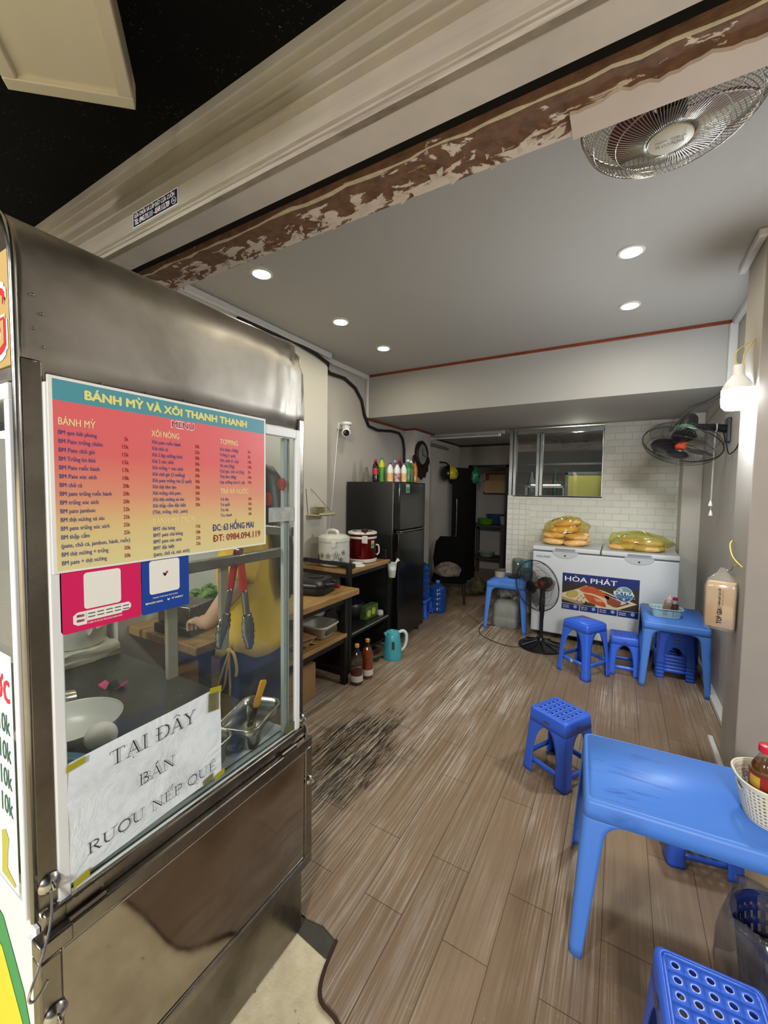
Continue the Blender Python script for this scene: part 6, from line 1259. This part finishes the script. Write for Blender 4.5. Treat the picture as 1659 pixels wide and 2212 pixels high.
for dx, dz, s in ((-0.025, 0.042, 0.015), (0.0, -0.045, 0.013)):
    for q in range(3):
        a = pi*q/3; m.mi = 5; d_, n_ = Vector((cos(a), 0, sin(a)))*s, Vector((-sin(a), 0, cos(a)))*0.0022; c0 = Vector((cx+dx, AY-0.0021, cz+dz)); m.poly([c0-d_-n_, c0+d_-n_, c0+d_+n_, c0-d_+n_])
adt('EXTRA', 0.815, 0.425, 0.165, 0.030, 5, 'C', 11, 0.03); adt('FREEZING', 0.815, 0.505, 0.172, 0.021, 10, 'C', 11, 0.02)
m.obj('advert', [mat('advert_navy', '#14276e', 0.35), mat('advert_dark_brown', '#2c2720', 0.4), mat('advert_board', '#cdbf9f', 0.4), mat('advert_salmon', '#c05a2a', 0.4, hex2='#a8421c', vs=50), mat('advert_lime', '#b3a455', 0.4), SWT, mat('advert_herb', '#26381a', 0.4), mat('advert_wood', '#a88d5a', 0.4), mat('advert_salmon_light', '#d0936f', 0.4), mat('advert_salmon_dark', '#87452e', 0.4), mat('advert_icon_blue', '#7f9fca', 0.4), mat('advert_badge_blue', '#1f5f8c', 0.3), mat('advert_badge_light', '#6a97a0', 0.3)], t, smooth=0)
m = MB(t); m.text('HÒA PHÁT', frameM((FX0+0.035, FY0-0.0008, 0.80), (1, 0, 0), (0, 0, 1)), 0.022, 0.135, 'L', 0.015); m.obj('maker_logo', mat('dark_logo_ink', '#26282a', 0.4), t, smooth=0)
m = MB(t); m.box((FX0+0.03, FY0+0.03, 0.03), (FX1-0.03, FY1-0.02, 0.055)); m.obj('underframe', BLACK, t)

# bread in plastic bags on the freezer
CRUST = mat('golden_bread_crust', '#d09a56', 0.6, hex2='#ecc88c', vs=18, bump=0.1, bs=60)
YFILM = glassy('yellow_plastic_film', '#f7edbe', 0.07, 0.12, 0.07, '#e0cc78'); GFILM = glassy('yellow_green_plastic_film', '#f0eebc', 0.07, 0.12, 0.18, '#cac878')
def roll(loc, rx, rz, L, label, grp, w=0.036):
    m = MB(); m.loft([[(L*u, w*r*cos(2*pi*k/14), w*0.85*r*sin(2*pi*k/14)) for k in range(14)] for u, r in ((-0.5, 0.12), (-0.47, 0.45), (-0.38, 0.8), (-0.2, 1.0), (0.0, 1.05), (0.2, 1.0), (0.38, 0.8), (0.47, 0.45), (0.5, 0.12))])
    o = m.obj('bread_roll', CRUST, smooth=180); o.location = loc; o.rotation_euler = (0, rx, rz); tag(o, label, 'bread', grp); return o
q = random.Random(12); n_ = 0
names = ('front', 'rear')
GB = 'bread rolls in the round yellow bag'
for lay, (zz, ys) in enumerate(((0.952, (4.40, 4.47, 4.54, 4.61, 4.68)), (1.015, (4.42, 4.49, 4.57, 4.64)), (1.075, (4.43, 4.50, 4.57, 4.64)), (1.128, (4.49, 4.56)))):
    for i, y in enumerate(ys):
        for s in ((-0.58, -0.36) if lay < 2 else (-0.47,)):
            roll((s+q.uniform(-.015, .015), y, zz+q.uniform(-.006, .006)), q.uniform(-.15, .15), q.uniform(-.25, .25), 0.21 if lay < 2 else 0.26, 'golden bread roll packed inside the round yellow bag on the freezer', GB)
tag(crumple((-0.475, 4.54, 1.045), (0.225, 0.19, 0.145), 30, 18, 0.10, 4, 0.918).obj('bread_bag', YFILM, smooth=60), 'round yellow plastic bag full of bread rolls on the freezer', 'bag')
GB2 = 'bread rolls in the flat green bag'
for i, (x, y, z, rz_) in enumerate(((0.02, 4.40, 0.948, 0.2), (0.22, 4.38, 0.948, -0.1), (0.06, 4.48, 0.948, 0.1), (0.27, 4.46, 0.948, -0.2), (0.10, 4.56, 0.948, 0.0), (0.28, 4.55, 0.95, -0.1), (0.24, 4.42, 0.995, -0.25), (0.12, 4.50, 1.0, 0.2))): roll((x, y, z), 0.0, rz_, 0.22, 'pale bread roll inside the flat yellow green bag on the freezer', GB2, 0.034)
tag(crumple((0.155, 4.47, 0.985), (0.245, 0.155, 0.10), 30, 16, 0.13, 9, 0.918).obj('bread_bag', GFILM, smooth=60), 'flat yellow green plastic bag with bread on the wall end of the freezer', 'bag')

# ------------------------------------------------------------------ baskets and condiments
def lattice(t, name, rings, mt, holes, nseg, thick=0.003):
    """basket wall: rings of points; holes(i, k) tells which cells are open"""
    m = MB(); V = [[m.v(p) for p in r] for r in rings]
    for i in range(len(V)-1):
        for k in range(nseg):
            if not holes(i, k): m.f([V[i][k], V[i][(k+1) % nseg], V[i+1][(k+1) % nseg], V[i+1][k]])
    return m.obj(name, mt, t, solid=thick, smooth=60)
def oval(a, b, z, n, e=2.6): return [(a*math.copysign(abs(cos(2*pi*k/n))**(2/e), cos(2*pi*k/n)), b*math.copysign(abs(sin(2*pi*k/n))**(2/e), sin(2*pi*k/n)), z) for k in range(n)]
CRP = mat('cream_white_plastic', '#cfcbb8', 0.4); TEALP = mat('pale_teal_plastic', '#a9c6c8', 0.4)
t = thing('lattice_basket', 'white lattice plastic basket of condiments on the blue table by the pier', 'basket', (0.455, 1.575, 0.5005), 0.1)
ns, nr = 96, 21; rings = []
for i in range(nr+1):
    u = i/nr; k = 0.80+0.20*u; rings.append(oval(0.125*k, 0.098*k, 0.004+0.111*u, ns))
def hl(i, k):
    a = 2*pi*k/ns
    if i in (0, nr-1, nr-2): return False
    if 13 <= i <= 17 and abs(math.sin(a)) < 0.22 and abs((i-15)/3) < 1-abs(math.sin(a))/0.24: return True
    if 12 <= i <= 18 and abs(math.sin(a)) < 0.36: return False
    return (i % 2 == 1) and (k % 2 == 1)
lattice(t, 'basket_wall', rings, CRP, hl, ns)
m = MB(); m.tube(oval(0.127, 0.100, 0.116, 60), 0.0035, 8, closed=True); m.obj('rim', CRP, t, smooth=180)
m = MB(); m.prism(oval(0.100, 0.078, 0.001, 48), (0, 0, 0.004)); m.obj('basket_floor', CRP, t)
t = thing('sauce_bottle', 'ribbed clear bottle of brown sauce with a red cap in the lattice basket', 'bottle', (0.405, 1.590, 0.507), 0)
for nm, mt, pf in (('bottle_body', BGL, [(0.030, 0), (0.036, 0.004), (0.037, 0.02), (0.037, 0.085), (0.0355, 0.09), (0.037, 0.095), (0.0355, 0.10), (0.037, 0.105), (0.0355, 0.110), (0.037, 0.116), (0.033, 0.135), (0.018, 0.165), (0.015, 0.175), (0.015, 0.19)]), ('liquid', mat('brown_sauce_liquid', '#7a4a20', 0.15, trans=0.3), [(0.028, 0.002), (0.035, 0.006), (0.0355, 0.09), (0.0345, 0.118), (0.0325, 0.134), (0.026, 0.148), (0.001, 0.149)]), ('label', mat('red_sauce_label', '#8a1a12', 0.45), [(0.0376, 0.070), (0.0376, 0.116)]), ('cap', mat('bright_red_cap', '#c0182c', 0.35), [(0.0185, 0.178), (0.0195, 0.18), (0.0195, 0.198), (0.017, 0.200)])):
    m = MB(); m.lathe(pf, n=28, cap=(nm != 'label', nm in ('cap', 'liquid'))); m.obj(nm, mt, t, smooth=50)
m = MB(); wrap(m, 0.0380, -2.9, -2.1, 0.078, 0.110); m.obj('yellow_print', mat('yellow_sauce_print', '#b89a2c', 0.45), t)
t = thing('glass_cup', 'upturned clear glass cup beside the red-capped bottle in the lattice basket', 'cup', (0.435, 1.525, 0.507), 0)
m = MB(); m.lathe([(0.030, 0.0), (0.027, 0.03), (0.022, 0.055), (0.016, 0.062), (0.002, 0.063)], n=26); m.obj('cup_body', glassy('cup_glass', '#e8e4e0', 0.15, 0.05, 0.15, '#c8beb4'), t)
t = thing('condiment_basket', 'pale teal plastic basket of sauces on the wall table', 'basket', (0.335, 3.80, 0.4955), 0.08)
ns2, nr2 = 64, 13; rings = [oval(0.105*(0.84+0.16*i/nr2), 0.070*(0.84+0.16*i/nr2), 0.003+0.067*i/nr2, ns2, 4) for i in range(nr2+1)]
lattice(t, 'basket_wall', rings, TEALP, lambda i, k: 1 < i < nr2-2 and i % 2 == 0 and k % 2 == 1, ns2)
m = MB(); m.tube(oval(0.108, 0.073, 0.071, 48, 4), 0.0035, 8, closed=True); m.obj('rim', TEALP, t, smooth=180)
m = MB(); m.prism(oval(0.088, 0.058, 0.001, 40, 4), (0, 0, 0.003)); m.obj('basket_floor', TEALP, t)
t = thing('squeeze_bottle', 'clear squeeze bottle of orange chilli sauce leaning in the teal basket', 'bottle', (0.335, 3.82, 0.502), 0)
ML = Matrix.Rotation(0.16, 4, 'Y')
for nm, mt, pf in (('bottle_body', glassy('frosted_squeeze_plastic', '#e8dcd4', 0.1, 0.15, 0.25, '#d0b8ac'), [(0.026, 0), (0.029, 0.004), (0.029, 0.10), (0.026, 0.115), (0.02, 0.12)]), ('sauce', mat('orange_chilli_sauce', '#b0401c', 0.3), [(0.025, 0.002), (0.0275, 0.005), (0.0275, 0.058), (0.001, 0.06)]), ('nozzle', mat('pinkish_white_cap', '#cdb5b0', 0.4), [(0.022, 0.118), (0.022, 0.135), (0.012, 0.142), (0.006, 0.16), (0.003, 0.176)])):
    m = MB(); m.L = ML; m.lathe(pf, n=24); m.obj(nm, mt, t, smooth=50)
t = thing('sauce_bottle', 'small brown sauce bottle with a red cap in the teal basket', 'bottle', (0.392, 3.81, 0.502), 0)
for nm, mt, pf in (('bottle_body', BGL, [(0.024, 0), (0.027, 0.004), (0.027, 0.03), (0.024, 0.05), (0.027, 0.07), (0.025, 0.10), (0.013, 0.125), (0.013, 0.135)]), ('liquid', mat('red_brown_sauce', '#5a2a18', 0.2), [(0.022, 0.002), (0.0255, 0.006), (0.0255, 0.028), (0.0225, 0.05), (0.0255, 0.068), (0.02, 0.098), (0.001, 0.1)]), ('cap', REDCAP, [(0.016, 0.128), (0.017, 0.13), (0.017, 0.148), (0.014, 0.15)])):
    m = MB(); m.lathe(pf, n=22); m.obj(nm, mt, t, smooth=50)
# wastebasket with clear liner
t = thing('wastebasket', 'dark blue mesh wastebasket lined with a clear plastic bag', 'wastebasket', (0.437, 1.45, 0))
ns3, nr3 = 64, 22; rings = [[((0.085+0.03*i/nr3)*cos(2*pi*k/ns3), (0.085+0.03*i/nr3)*sin(2*pi*k/ns3), 0.004+0.266*i/nr3) for k in range(ns3)] for i in range(nr3+1)]
NAVY = mat('navy_plastic', '#16245c', 0.4)
lattice(t, 'mesh_wall', rings, NAVY, lambda i, k: 1 < i < nr3-2 and i % 3 != 0 and k % 2 == 1, ns3, 0.004)
m = MB(); m.tube([(0.117*cos(2*pi*k/48), 0.117*sin(2*pi*k/48), 0.27) for k in range(48)], 0.005, 8, closed=True); m.obj('rim', NAVY, t, smooth=180)
m = MB(); m.lathe([(0.002, 0.003), (0.085, 0.003), (0.085, 0.006)], n=40); m.obj('floor_disc', NAVY, t)
LINER = glassy('bin_liner_film', '#d6d6da', 0.10, 0.12, 0.10, '#a9a9ae')
m = MB(); rows = []
for i, (r, z) in enumerate(((0.06, 0.03), (0.09, 0.10), (0.105, 0.20), (0.112, 0.268), (0.120, 0.292), (0.130, 0.29), (0.137, 0.25), (0.141, 0.19), (0.145, 0.12), (0.148, 0.06))):
    rows.append([((r*(1+0.05*sin(5*a+i*0.7)*min(1, i/4)+0.03*sin(11*a-i)*min(1, i/4)))*cos(a), (r*(1+0.05*sin(5*a+i*0.7)*min(1, i/4)+0.03*sin(11*a-i)*min(1, i/4)))*sin(a), z+0.014*sin(4*a+i)*min(1, i/3)) for a in [2*pi*k/60 for k in range(60)]])
m.grid(rows, cu=True); m.obj('liner', LINER, t, smooth=180)

# tissue pack hung on the pier
t = thing('tissue_pack', 'pack of beige tissues in clear film hung on a hook at the pier', 'tissue pack', (0.46, 2.63, 0.78), R(-20))
m = MB(); m.loft([rrect(0.058, 0.033, 0.012, 4, z=0.0), rrect(0.060, 0.036, 0.014, 4, z=0.02), rrect(0.060, 0.036, 0.014, 4, z=0.20), rrect(0.055, 0.03, 0.014, 4, z=0.225)]); m.obj('tissues', mat('beige_tissue', '#d0b48e', 0.85, vary=0.06), t, smooth=50)
m = MB(); m.loft([rrect(0.062, 0.039, 0.014, 4, z=-0.012), rrect(0.064, 0.041, 0.015, 4, z=0.02), rrect(0.066, 0.042, 0.016, 4, z=0.20), rrect(0.056, 0.030, 0.012, 4, z=0.24), rrect(0.022, 0.012, 0.006, 4, z=0.275), rrect(0.010, 0.006, 0.003, 4, z=0.30)], (False, False)); m.obj('film', glassy('tissue_film', '#f0ece6', 0.12, 0.08, 0.12, '#dcd8d0'), t, smooth=60)
TM = frameM((0.010, -0.0432, 0.035), (0, 0, 1), (-1, 0, 0))
m = MB(); m.text('TOP GIA', TM @ Matrix.Translation((-0.014, -0.003, 0)), 0.019, 0.080, 'L', 0.035); m.poly([TM @ Vector(p) for p in ((0.070, -0.003, 0), (0.072, -0.003, 0), (0.072, 0.016, 0), (0.070, 0.016, 0))]); m.text('KHĂN GIẤY CAO CẤP', TM @ Matrix.Translation((0.080, 0.005, 0)), 0.008, 0.085, 'L', 0.05); m.text('SẠCH HƠN - AN TOÀN HƠN', TM @ Matrix.Translation((0.080, -0.006, 0)), 0.0042, 0.075, 'L', 0.0)
m.obj('lettering', INK, t, smooth=0)
m = MB(t); m.tube([(0.518, 2.60, 1.10), (0.495, 2.60, 1.095), (0.487, 2.605, 1.075), (0.478, 2.615, 1.068), (0.470, 2.625, 1.082)], 0.0025, 6); m.obj('hook', SS_BR, t)
m = MB(); m.tube([(0.518, 2.55, 1.10), (0.49, 2.60, 1.14), (0.487, 2.66, 1.19), (0.505, 2.72, 1.21), (0.519, 2.74, 1.20)], 0.0025, 6); tag(m.obj('yellow_wire', YW), 'short yellow wire curving out of the pier above the tissue pack', 'wire')
m = MB(); m.box((0.575, 2.82, 1.93), (0.585, 2.90, 2.06)); m.box((0.56, 2.83, 1.94), (0.575, 2.86, 2.04)); m.box((0.585, 2.85, 1.98), (XR, 2.87, 2.0)); tag(m.obj('wall_bracket', SS_FR, bevel=0.003), 'small steel bracket on the wall behind the glowing bulb', 'bracket')
m = MB(); m.tube([(0.63, 3.40, 2.21), (0.61, 3.55, 2.165), (0.55, 3.9, 2.15), (0.47, 4.1, 2.14), (0.42, 4.6, 2.10), (0.40, 5.0, 2.08)], 0.012, 8); tag(m.obj('grey_pipe', mat('dark_grey_pipe', '#55575a', 0.5)), 'dark grey pipe bending below the low ceiling behind the wall fan', 'pipe')

# shutter company sticker on the facade
m = MB(); m.mi = 0; SY = 0.8290
yy = lambda x0, x1, z0, z1, d, mi: (setattr(m, 'mi', mi), m.poly([(x0, SY-d, z0), (x1, SY-d, z0), (x1, SY-d, z1), (x0, SY-d, z1)]))
SX0, SX1, SZ0, SZ1 = -1.519, -1.260, 2.354, 2.406
yy(SX0, SX1, SZ0, SZ1, 0.0004, 1); yy(SX0+0.003, SX1-0.003, SZ0+0.003, SZ1-0.003, 0.0008, 0)
m.mi = 1; SMX = lambda x, z: frameM((x, SY-0.0012, z), (1, 0, 0), (0, 0, 1))
m.text('SỬA CHỮA VÀ LẮP ĐẶT CỬA CUỐN', SMX(SX0+0.010, 2.385), 0.0125, 0.232, 'L', 0.04); m.text('TEL: 0943.715.111 - 0349.113.709', SMX(SX0+0.010, 2.362), 0.0175, 0.205, 'L', 0.04)
m.tube([(SX1-0.022+0.012*cos(a), SY-0.001, 2.371+0.010*sin(a)) for a in [2*pi*k/20 for k in range(20)]], 0.0009, 4, closed=True); m.text('SN', SMX(SX1-0.028, 2.367), 0.008, 0.012, 'L', 0.02)
tag(m.obj('shutter_sticker', [mat('sticker_navy', '#141440', 0.4), SWT], smooth=0), 'small navy blue sticker with white lettering on the ribbed facade panel', 'sticker')

# ------------------------------------------------------------------ under the third table and in the dark passage
t = thing('plastic_jug', 'grey white plastic jug on the floor under the table with the tub', 'jug', (-1.02, 4.42, 0))
JUG = mat('dirty_translucent_plastic', '#8f928c', 0.5, vary=0.25, vs=7)
m = MB(); m.loft([rrect(0.115, 0.085, 0.035, 5, z=0.0), rrect(0.13, 0.10, 0.045, 5, z=0.02), rrect(0.13, 0.10, 0.045, 5, z=0.10), rrect(0.127, 0.097, 0.045, 5, z=0.11), rrect(0.13, 0.10, 0.045, 5, z=0.12), rrect(0.13, 0.10, 0.045, 5, z=0.24), rrect(0.10, 0.07, 0.04, 5, z=0.285), rrect(0.05, 0.04, 0.03, 5, z=0.30)]); m.obj('jug_body', JUG, t, smooth=50)
m = MB(); m.lathe([(0.035, 0.30), (0.037, 0.302), (0.037, 0.325), (0.03, 0.328)], n=20); m.obj('cap', FBLK, t)
m = MB(); m.tube([(-0.07, 0, 0.275), (-0.05, 0, 0.325), (0.05, 0, 0.325), (0.08, 0, 0.27)], 0.012, 8); m.obj('handle', JUG, t)
tag(crumple((-1.02, 4.40, 0.37), (0.11, 0.10, 0.055), seed=15).obj('plastic_bag', BAGC, smooth=50), 'crumpled clear plastic bag lying on top of the plastic jug', 'bag')
t = thing('food_tub', 'beige plastic tub with a dark lid on the far blue table', 'tub', (-1.13, 4.52, 0.5005))
m = MB(); m.lathe([(0.048, 0), (0.052, 0.004), (0.060, 0.075)], n=26); m.obj('tub_body', mat('beige_tub', '#a89a84', 0.5), t)
m = MB(); m.lathe([(0.063, 0.07), (0.064, 0.082), (0.055, 0.09), (0.03, 0.095)], n=26); m.obj('lid', mat('dark_tub_lid', '#4a443a', 0.5), t)
m = MB(); m.lathe([(0.05, 0), (0.07, 0.02), (0.072, 0.03), (0.06, 0.028)], (-0.985, 4.55, 0.5005), 24); tag(m.obj('dark_dish', mat('dark_dish', '#2b241c', 0.5)), 'dark shallow dish next to the beige tub', 'dish')
for (x, y), l, mt in (((-0.98, 4.72), 'clear glass jar behind the dark dish on the far blue table', glassy('jar_glass', '#b9c2c0', 0.12, 0.05, 0.2, '#8a9694')), ((-0.88, 4.70), 'blue lidded plastic jar on the far blue table beside the freezer', mat('blue_tinted_plastic', '#5a93a4', 0.35))):
    t = thing('storage_jar', l, 'jar', (x, y, 0.5005), 0, 'storage jars by the freezer')
    m = MB(); m.lathe([(0.058, 0), (0.062, 0.005), (0.062, 0.15), (0.055, 0.165)], n=26); m.obj('jar_body', mt, t)
    m = MB(); m.lathe([(0.058, 0.163), (0.060, 0.166), (0.060, 0.19), (0.05, 0.194)], n=26); m.obj('lid', mt if x > -0.9 else mat('grey_jar_lid', '#7d8784', 0.4), t)
WAT = mat('blue_water_bottle', '#1c4f9c', 0.15, trans=0.35)
def water_bottle(loc, label, s=1.0):
    t = thing('water_bottle', label, 'water bottle', loc, 0.4, 'big blue water bottles')
    m = MB(); pf = [(0.11, 0), (0.13, 0.01)]
    for k in range(4): z = 0.03+0.075*k; pf += [(0.135, z), (0.135, z+0.045), (0.126, z+0.055), (0.126, z+0.063)]
    pf += [(0.134, 0.34), (0.12, 0.38), (0.05, 0.42), (0.03, 0.43), (0.03, 0.46)]
    m.lathe([(r*s, z*s) for r, z in pf], n=32); m.obj('bottle_body', WAT, t, smooth=50)
    m = MB(); m.lathe([(0.033*s, 0.45*s), (0.034*s, 0.475*s), (0.028*s, 0.48*s)], n=20); m.obj('cap', mat('pale_blue_cap', '#5a82b8', 0.4), t)
water_bottle((-2.0, 4.26, 0.202), 'big blue water bottle on the low stool behind the refrigerator')
water_bottle((-1.86, 4.50, 0), 'big blue water bottle on the floor by the black chair', 0.78)
t = thing('office_chair', 'black chair with a tall backrest loaded with clothes in the dark passage', 'chair', (-1.93, 5.05, 0), R(20))
CHB = mat('black_chair_fabric', '#050505', 0.9, spec=0.1)
m = MB(); m.loft([rrect(0.21, 0.21, 0.05, 5, z=0.27), rrect(0.225, 0.225, 0.06, 5, z=0.29), rrect(0.21, 0.21, 0.05, 5, z=0.33)]); m.obj('seat', CHB, t)
m = MB(); m.L = Matrix.Translation((0.0, 0.22, 0.32)) @ Matrix.Rotation(-0.18, 4, 'X'); m.loft([[(x, y, z) for x, y in rrect(w, 0.035, 0.03, 4)] for z, w in ((0.0, 0.20), (0.2, 0.23), (0.42, 0.20), (0.50, 0.14))]); m.obj('backrest', CHB, t)
for x, y in ((-0.19, -0.19), (0.19, -0.19), (-0.19, 0.19), (0.19, 0.19)):
    m = MB(); m.cyl((x*1.05, y*1.05, 0.0), (x, y, 0.28), 0.014); m.obj('leg', BFR, t)
m = MB(); rows = []
for i in range(17):
    b = pi*i/16; rows.append([((0.17*(1+0.07*sin(5*a+3*b)+0.05*sin(9*a-4*b)))*sin(b)*cos(a), (0.15*(1+0.08*sin(4*a-5*b)))*sin(b)*sin(a), max(-0.06, -0.11*cos(b)*(1+0.08*sin(6*a+2*b)))) for a in [2*pi*k/36 for k in range(36)]])
m.grid(rows, cu=True); o = m.obj('clothes_bundle', mat('beige_patterned_cloth', '#7d7064', 0.9, hex2='#453c36', vs=14, bump=0.5, bs=18), smooth=180); o.location = (-1.93, 5.0, 0.40); tag(o, 'bundle of beige patterned clothes heaped on the black chair', 'clothes')
tag(crumple((-1.72, 5.55, 0.10), (0.14, 0.2, 0.12), seed=22, flat=0.0).obj('cloth_sack', mat('dark_sack', '#2a281e', 0.9, hex2='#4a4a22', vs=9), smooth=60), 'dark crumpled sack on the passage floor before the back doorway', 'sack')
# back kitchen seen through the doorway
t = thing('kitchen_table', 'dark wooden kitchen table beyond the back doorway', 'table', (-1.93, 6.95, 0)); DKW = mat('dark_kitchen_wood', '#2b241c', 0.6)
m = MB(t); m.box((-2.26, 6.72, 0.85), (-1.60, 7.25, 0.885)); m.obj('tabletop', DKW, t, bevel=0.004)
m = MB(t); m.box((-2.24, 6.76, 0.30), (-1.62, 7.22, 0.32)); m.obj('shelf', DKW, t)
for x, y in ((-2.22, 6.76), (-1.66, 6.76), (-2.22, 7.2), (-1.66, 7.2)):
    m = MB(t); m.box((x-0.03, y-0.03, 0), (x+0.03, y+0.03, 0.85)); m.obj('leg', DKW, t)
for (x, y, r, h), hx, nm, l in (((-1.98, 6.86, 0.15, 0.10), '#4f8a1c', 'plastic_basin', 'lime green plastic basin on the back kitchen table'), ((-1.88, 7.08, 0.16, 0.16), '#1f3566', 'plastic_basin', 'dark blue plastic basin behind the lime green one'), ((-1.69, 6.9, 0.07, 0.14), '#8a8a88', 'cooking_pot', 'small steel pot at the end of the back kitchen table'), ((-1.98, 6.95, 0.14, 0.08), '#7d8a72', 'mixing_bowl', 'pale bowl on the shelf under the back kitchen table')):
    m = MB(); z0 = 0.8855 if nm != 'mixing_bowl' else 0.3205; m.lathe([(r*0.62, 0), (r*0.72, 0.006), (r, h), (r*1.04, h+0.004), (r*0.97, h-0.002), (r*0.68, 0.01)], (x, y, z0), 28); tag(m.obj(nm, mat(nm+'_'+hx[1:], hx, 0.4)), l, 'basin' if 'basin' in nm else ('pot' if 'pot' in nm else 'bowl'))
t = thing('wall_cupboard', 'open tan wooden wall cupboard beyond the back doorway', 'cupboard', (-1.95, 7.4, 1.42)); TANW = mat('tan_plywood', '#a3865a', 0.6)
m = MB(t)
for lo, hi in (((-2.14, 7.22, 1.42), (-1.74, 7.5, 1.44)), ((-2.14, 7.22, 1.62), (-1.74, 7.5, 1.64)), ((-2.14, 7.22, 1.78), (-1.74, 7.5, 1.80)), ((-2.14, 7.48, 1.42), (-1.74, 7.5, 1.80)), ((-1.76, 7.22, 1.42), (-1.74, 7.5, 1.80)), ((-2.14, 7.22, 1.42), (-2.12, 7.5, 1.80))): m.box(lo, hi)
m.obj('case', TANW, t)
m = MB(t); m.box((-2.12, 7.225, 1.44), (-1.76, 7.235, 1.62)); m.obj('front', TANW, t)
tag(crumple((-2.06, 6.42, 1.69), (0.085, 0.08, 0.13), seed=31).obj('green_bag', mat('green_film_bag', '#1f6b4a', 0.3, hex2='#2f8a64', vs=12), smooth=50), 'shiny green plastic bag hanging at the top of the back doorway', 'bag')
# behind the partition window
m = MB(); m.box((-1.15, 5.22, 1.27), (XR, 5.60, 1.30)); tag(m.obj('kitchen_shelf', mat('dark_kitchen_shelf', '#4a4743', 0.6)), 'dark shelf behind the partition window carrying the yellow board', 'shelf')
t = thing('white_rack', 'white plastic rack behind the partition window', 'rack', (-0.85, 5.40, 1.30))
m = MB(t)
for lo, hi in (((-1.05, 5.36, 1.50), (-0.60, 5.38, 1.53)), ((-1.06, 5.36, 1.30), (-1.03, 5.38, 1.53)), ((-0.62, 5.36, 1.30), (-0.59, 5.38, 1.53)), ((-1.05, 5.36, 1.30), (-0.60, 5.38, 1.32))): m.box(lo, hi)
m.obj('rack_frame', WHITEP, t, bevel=0.004)
t = thing('yellow_board', 'yellow board with a grey border standing behind the partition window', 'board', (-0.30, 5.33, 1.30))
m = MB(t); m.box((-0.56, 5.32, 1.30), (0.10, 5.34, 1.66)); m.obj('face', mat('yellow_board_face', '#e6da72', 0.6), t)
m = MB(t); m.box((-0.59, 5.315, 1.30), (-0.555, 5.345, 1.69)); m.box((-0.59, 5.315, 1.655), (0.10, 5.345, 1.69)); m.obj('border', mat('grey_board_border', '#7f8484', 0.5), t, bevel=0.004)
m = MB(); m.box((-1.15, 5.55, 1.79), (XR, 5.60, 1.815)); tag(m.obj('wall_shelf', mat('grey_shelf_board', '#6d6a66', 0.6)), 'grey shelf board seen dimly through the partition window', 'shelf')
for k, (x, h, r, hx, l) in enumerate(((-1.0, 0.40, 0.045, '#8b9093', 'grey bottle standing behind the narrow window pane'), (-0.72, 0.42, 0.03, '#3c5a4a', 'green bottle behind the partition window near the yellow board'))):
    m = MB(); m.lathe([(r*.9, 0), (r, 0.01), (r, h*.7), (r*.5, h*.85), (r*.45, h)], (x, 5.45, 1.3005), 18); tag(m.obj('kitchen_bottle', mat('kitchen_bottle_'+str(k), hx, 0.3)), l, 'bottle')
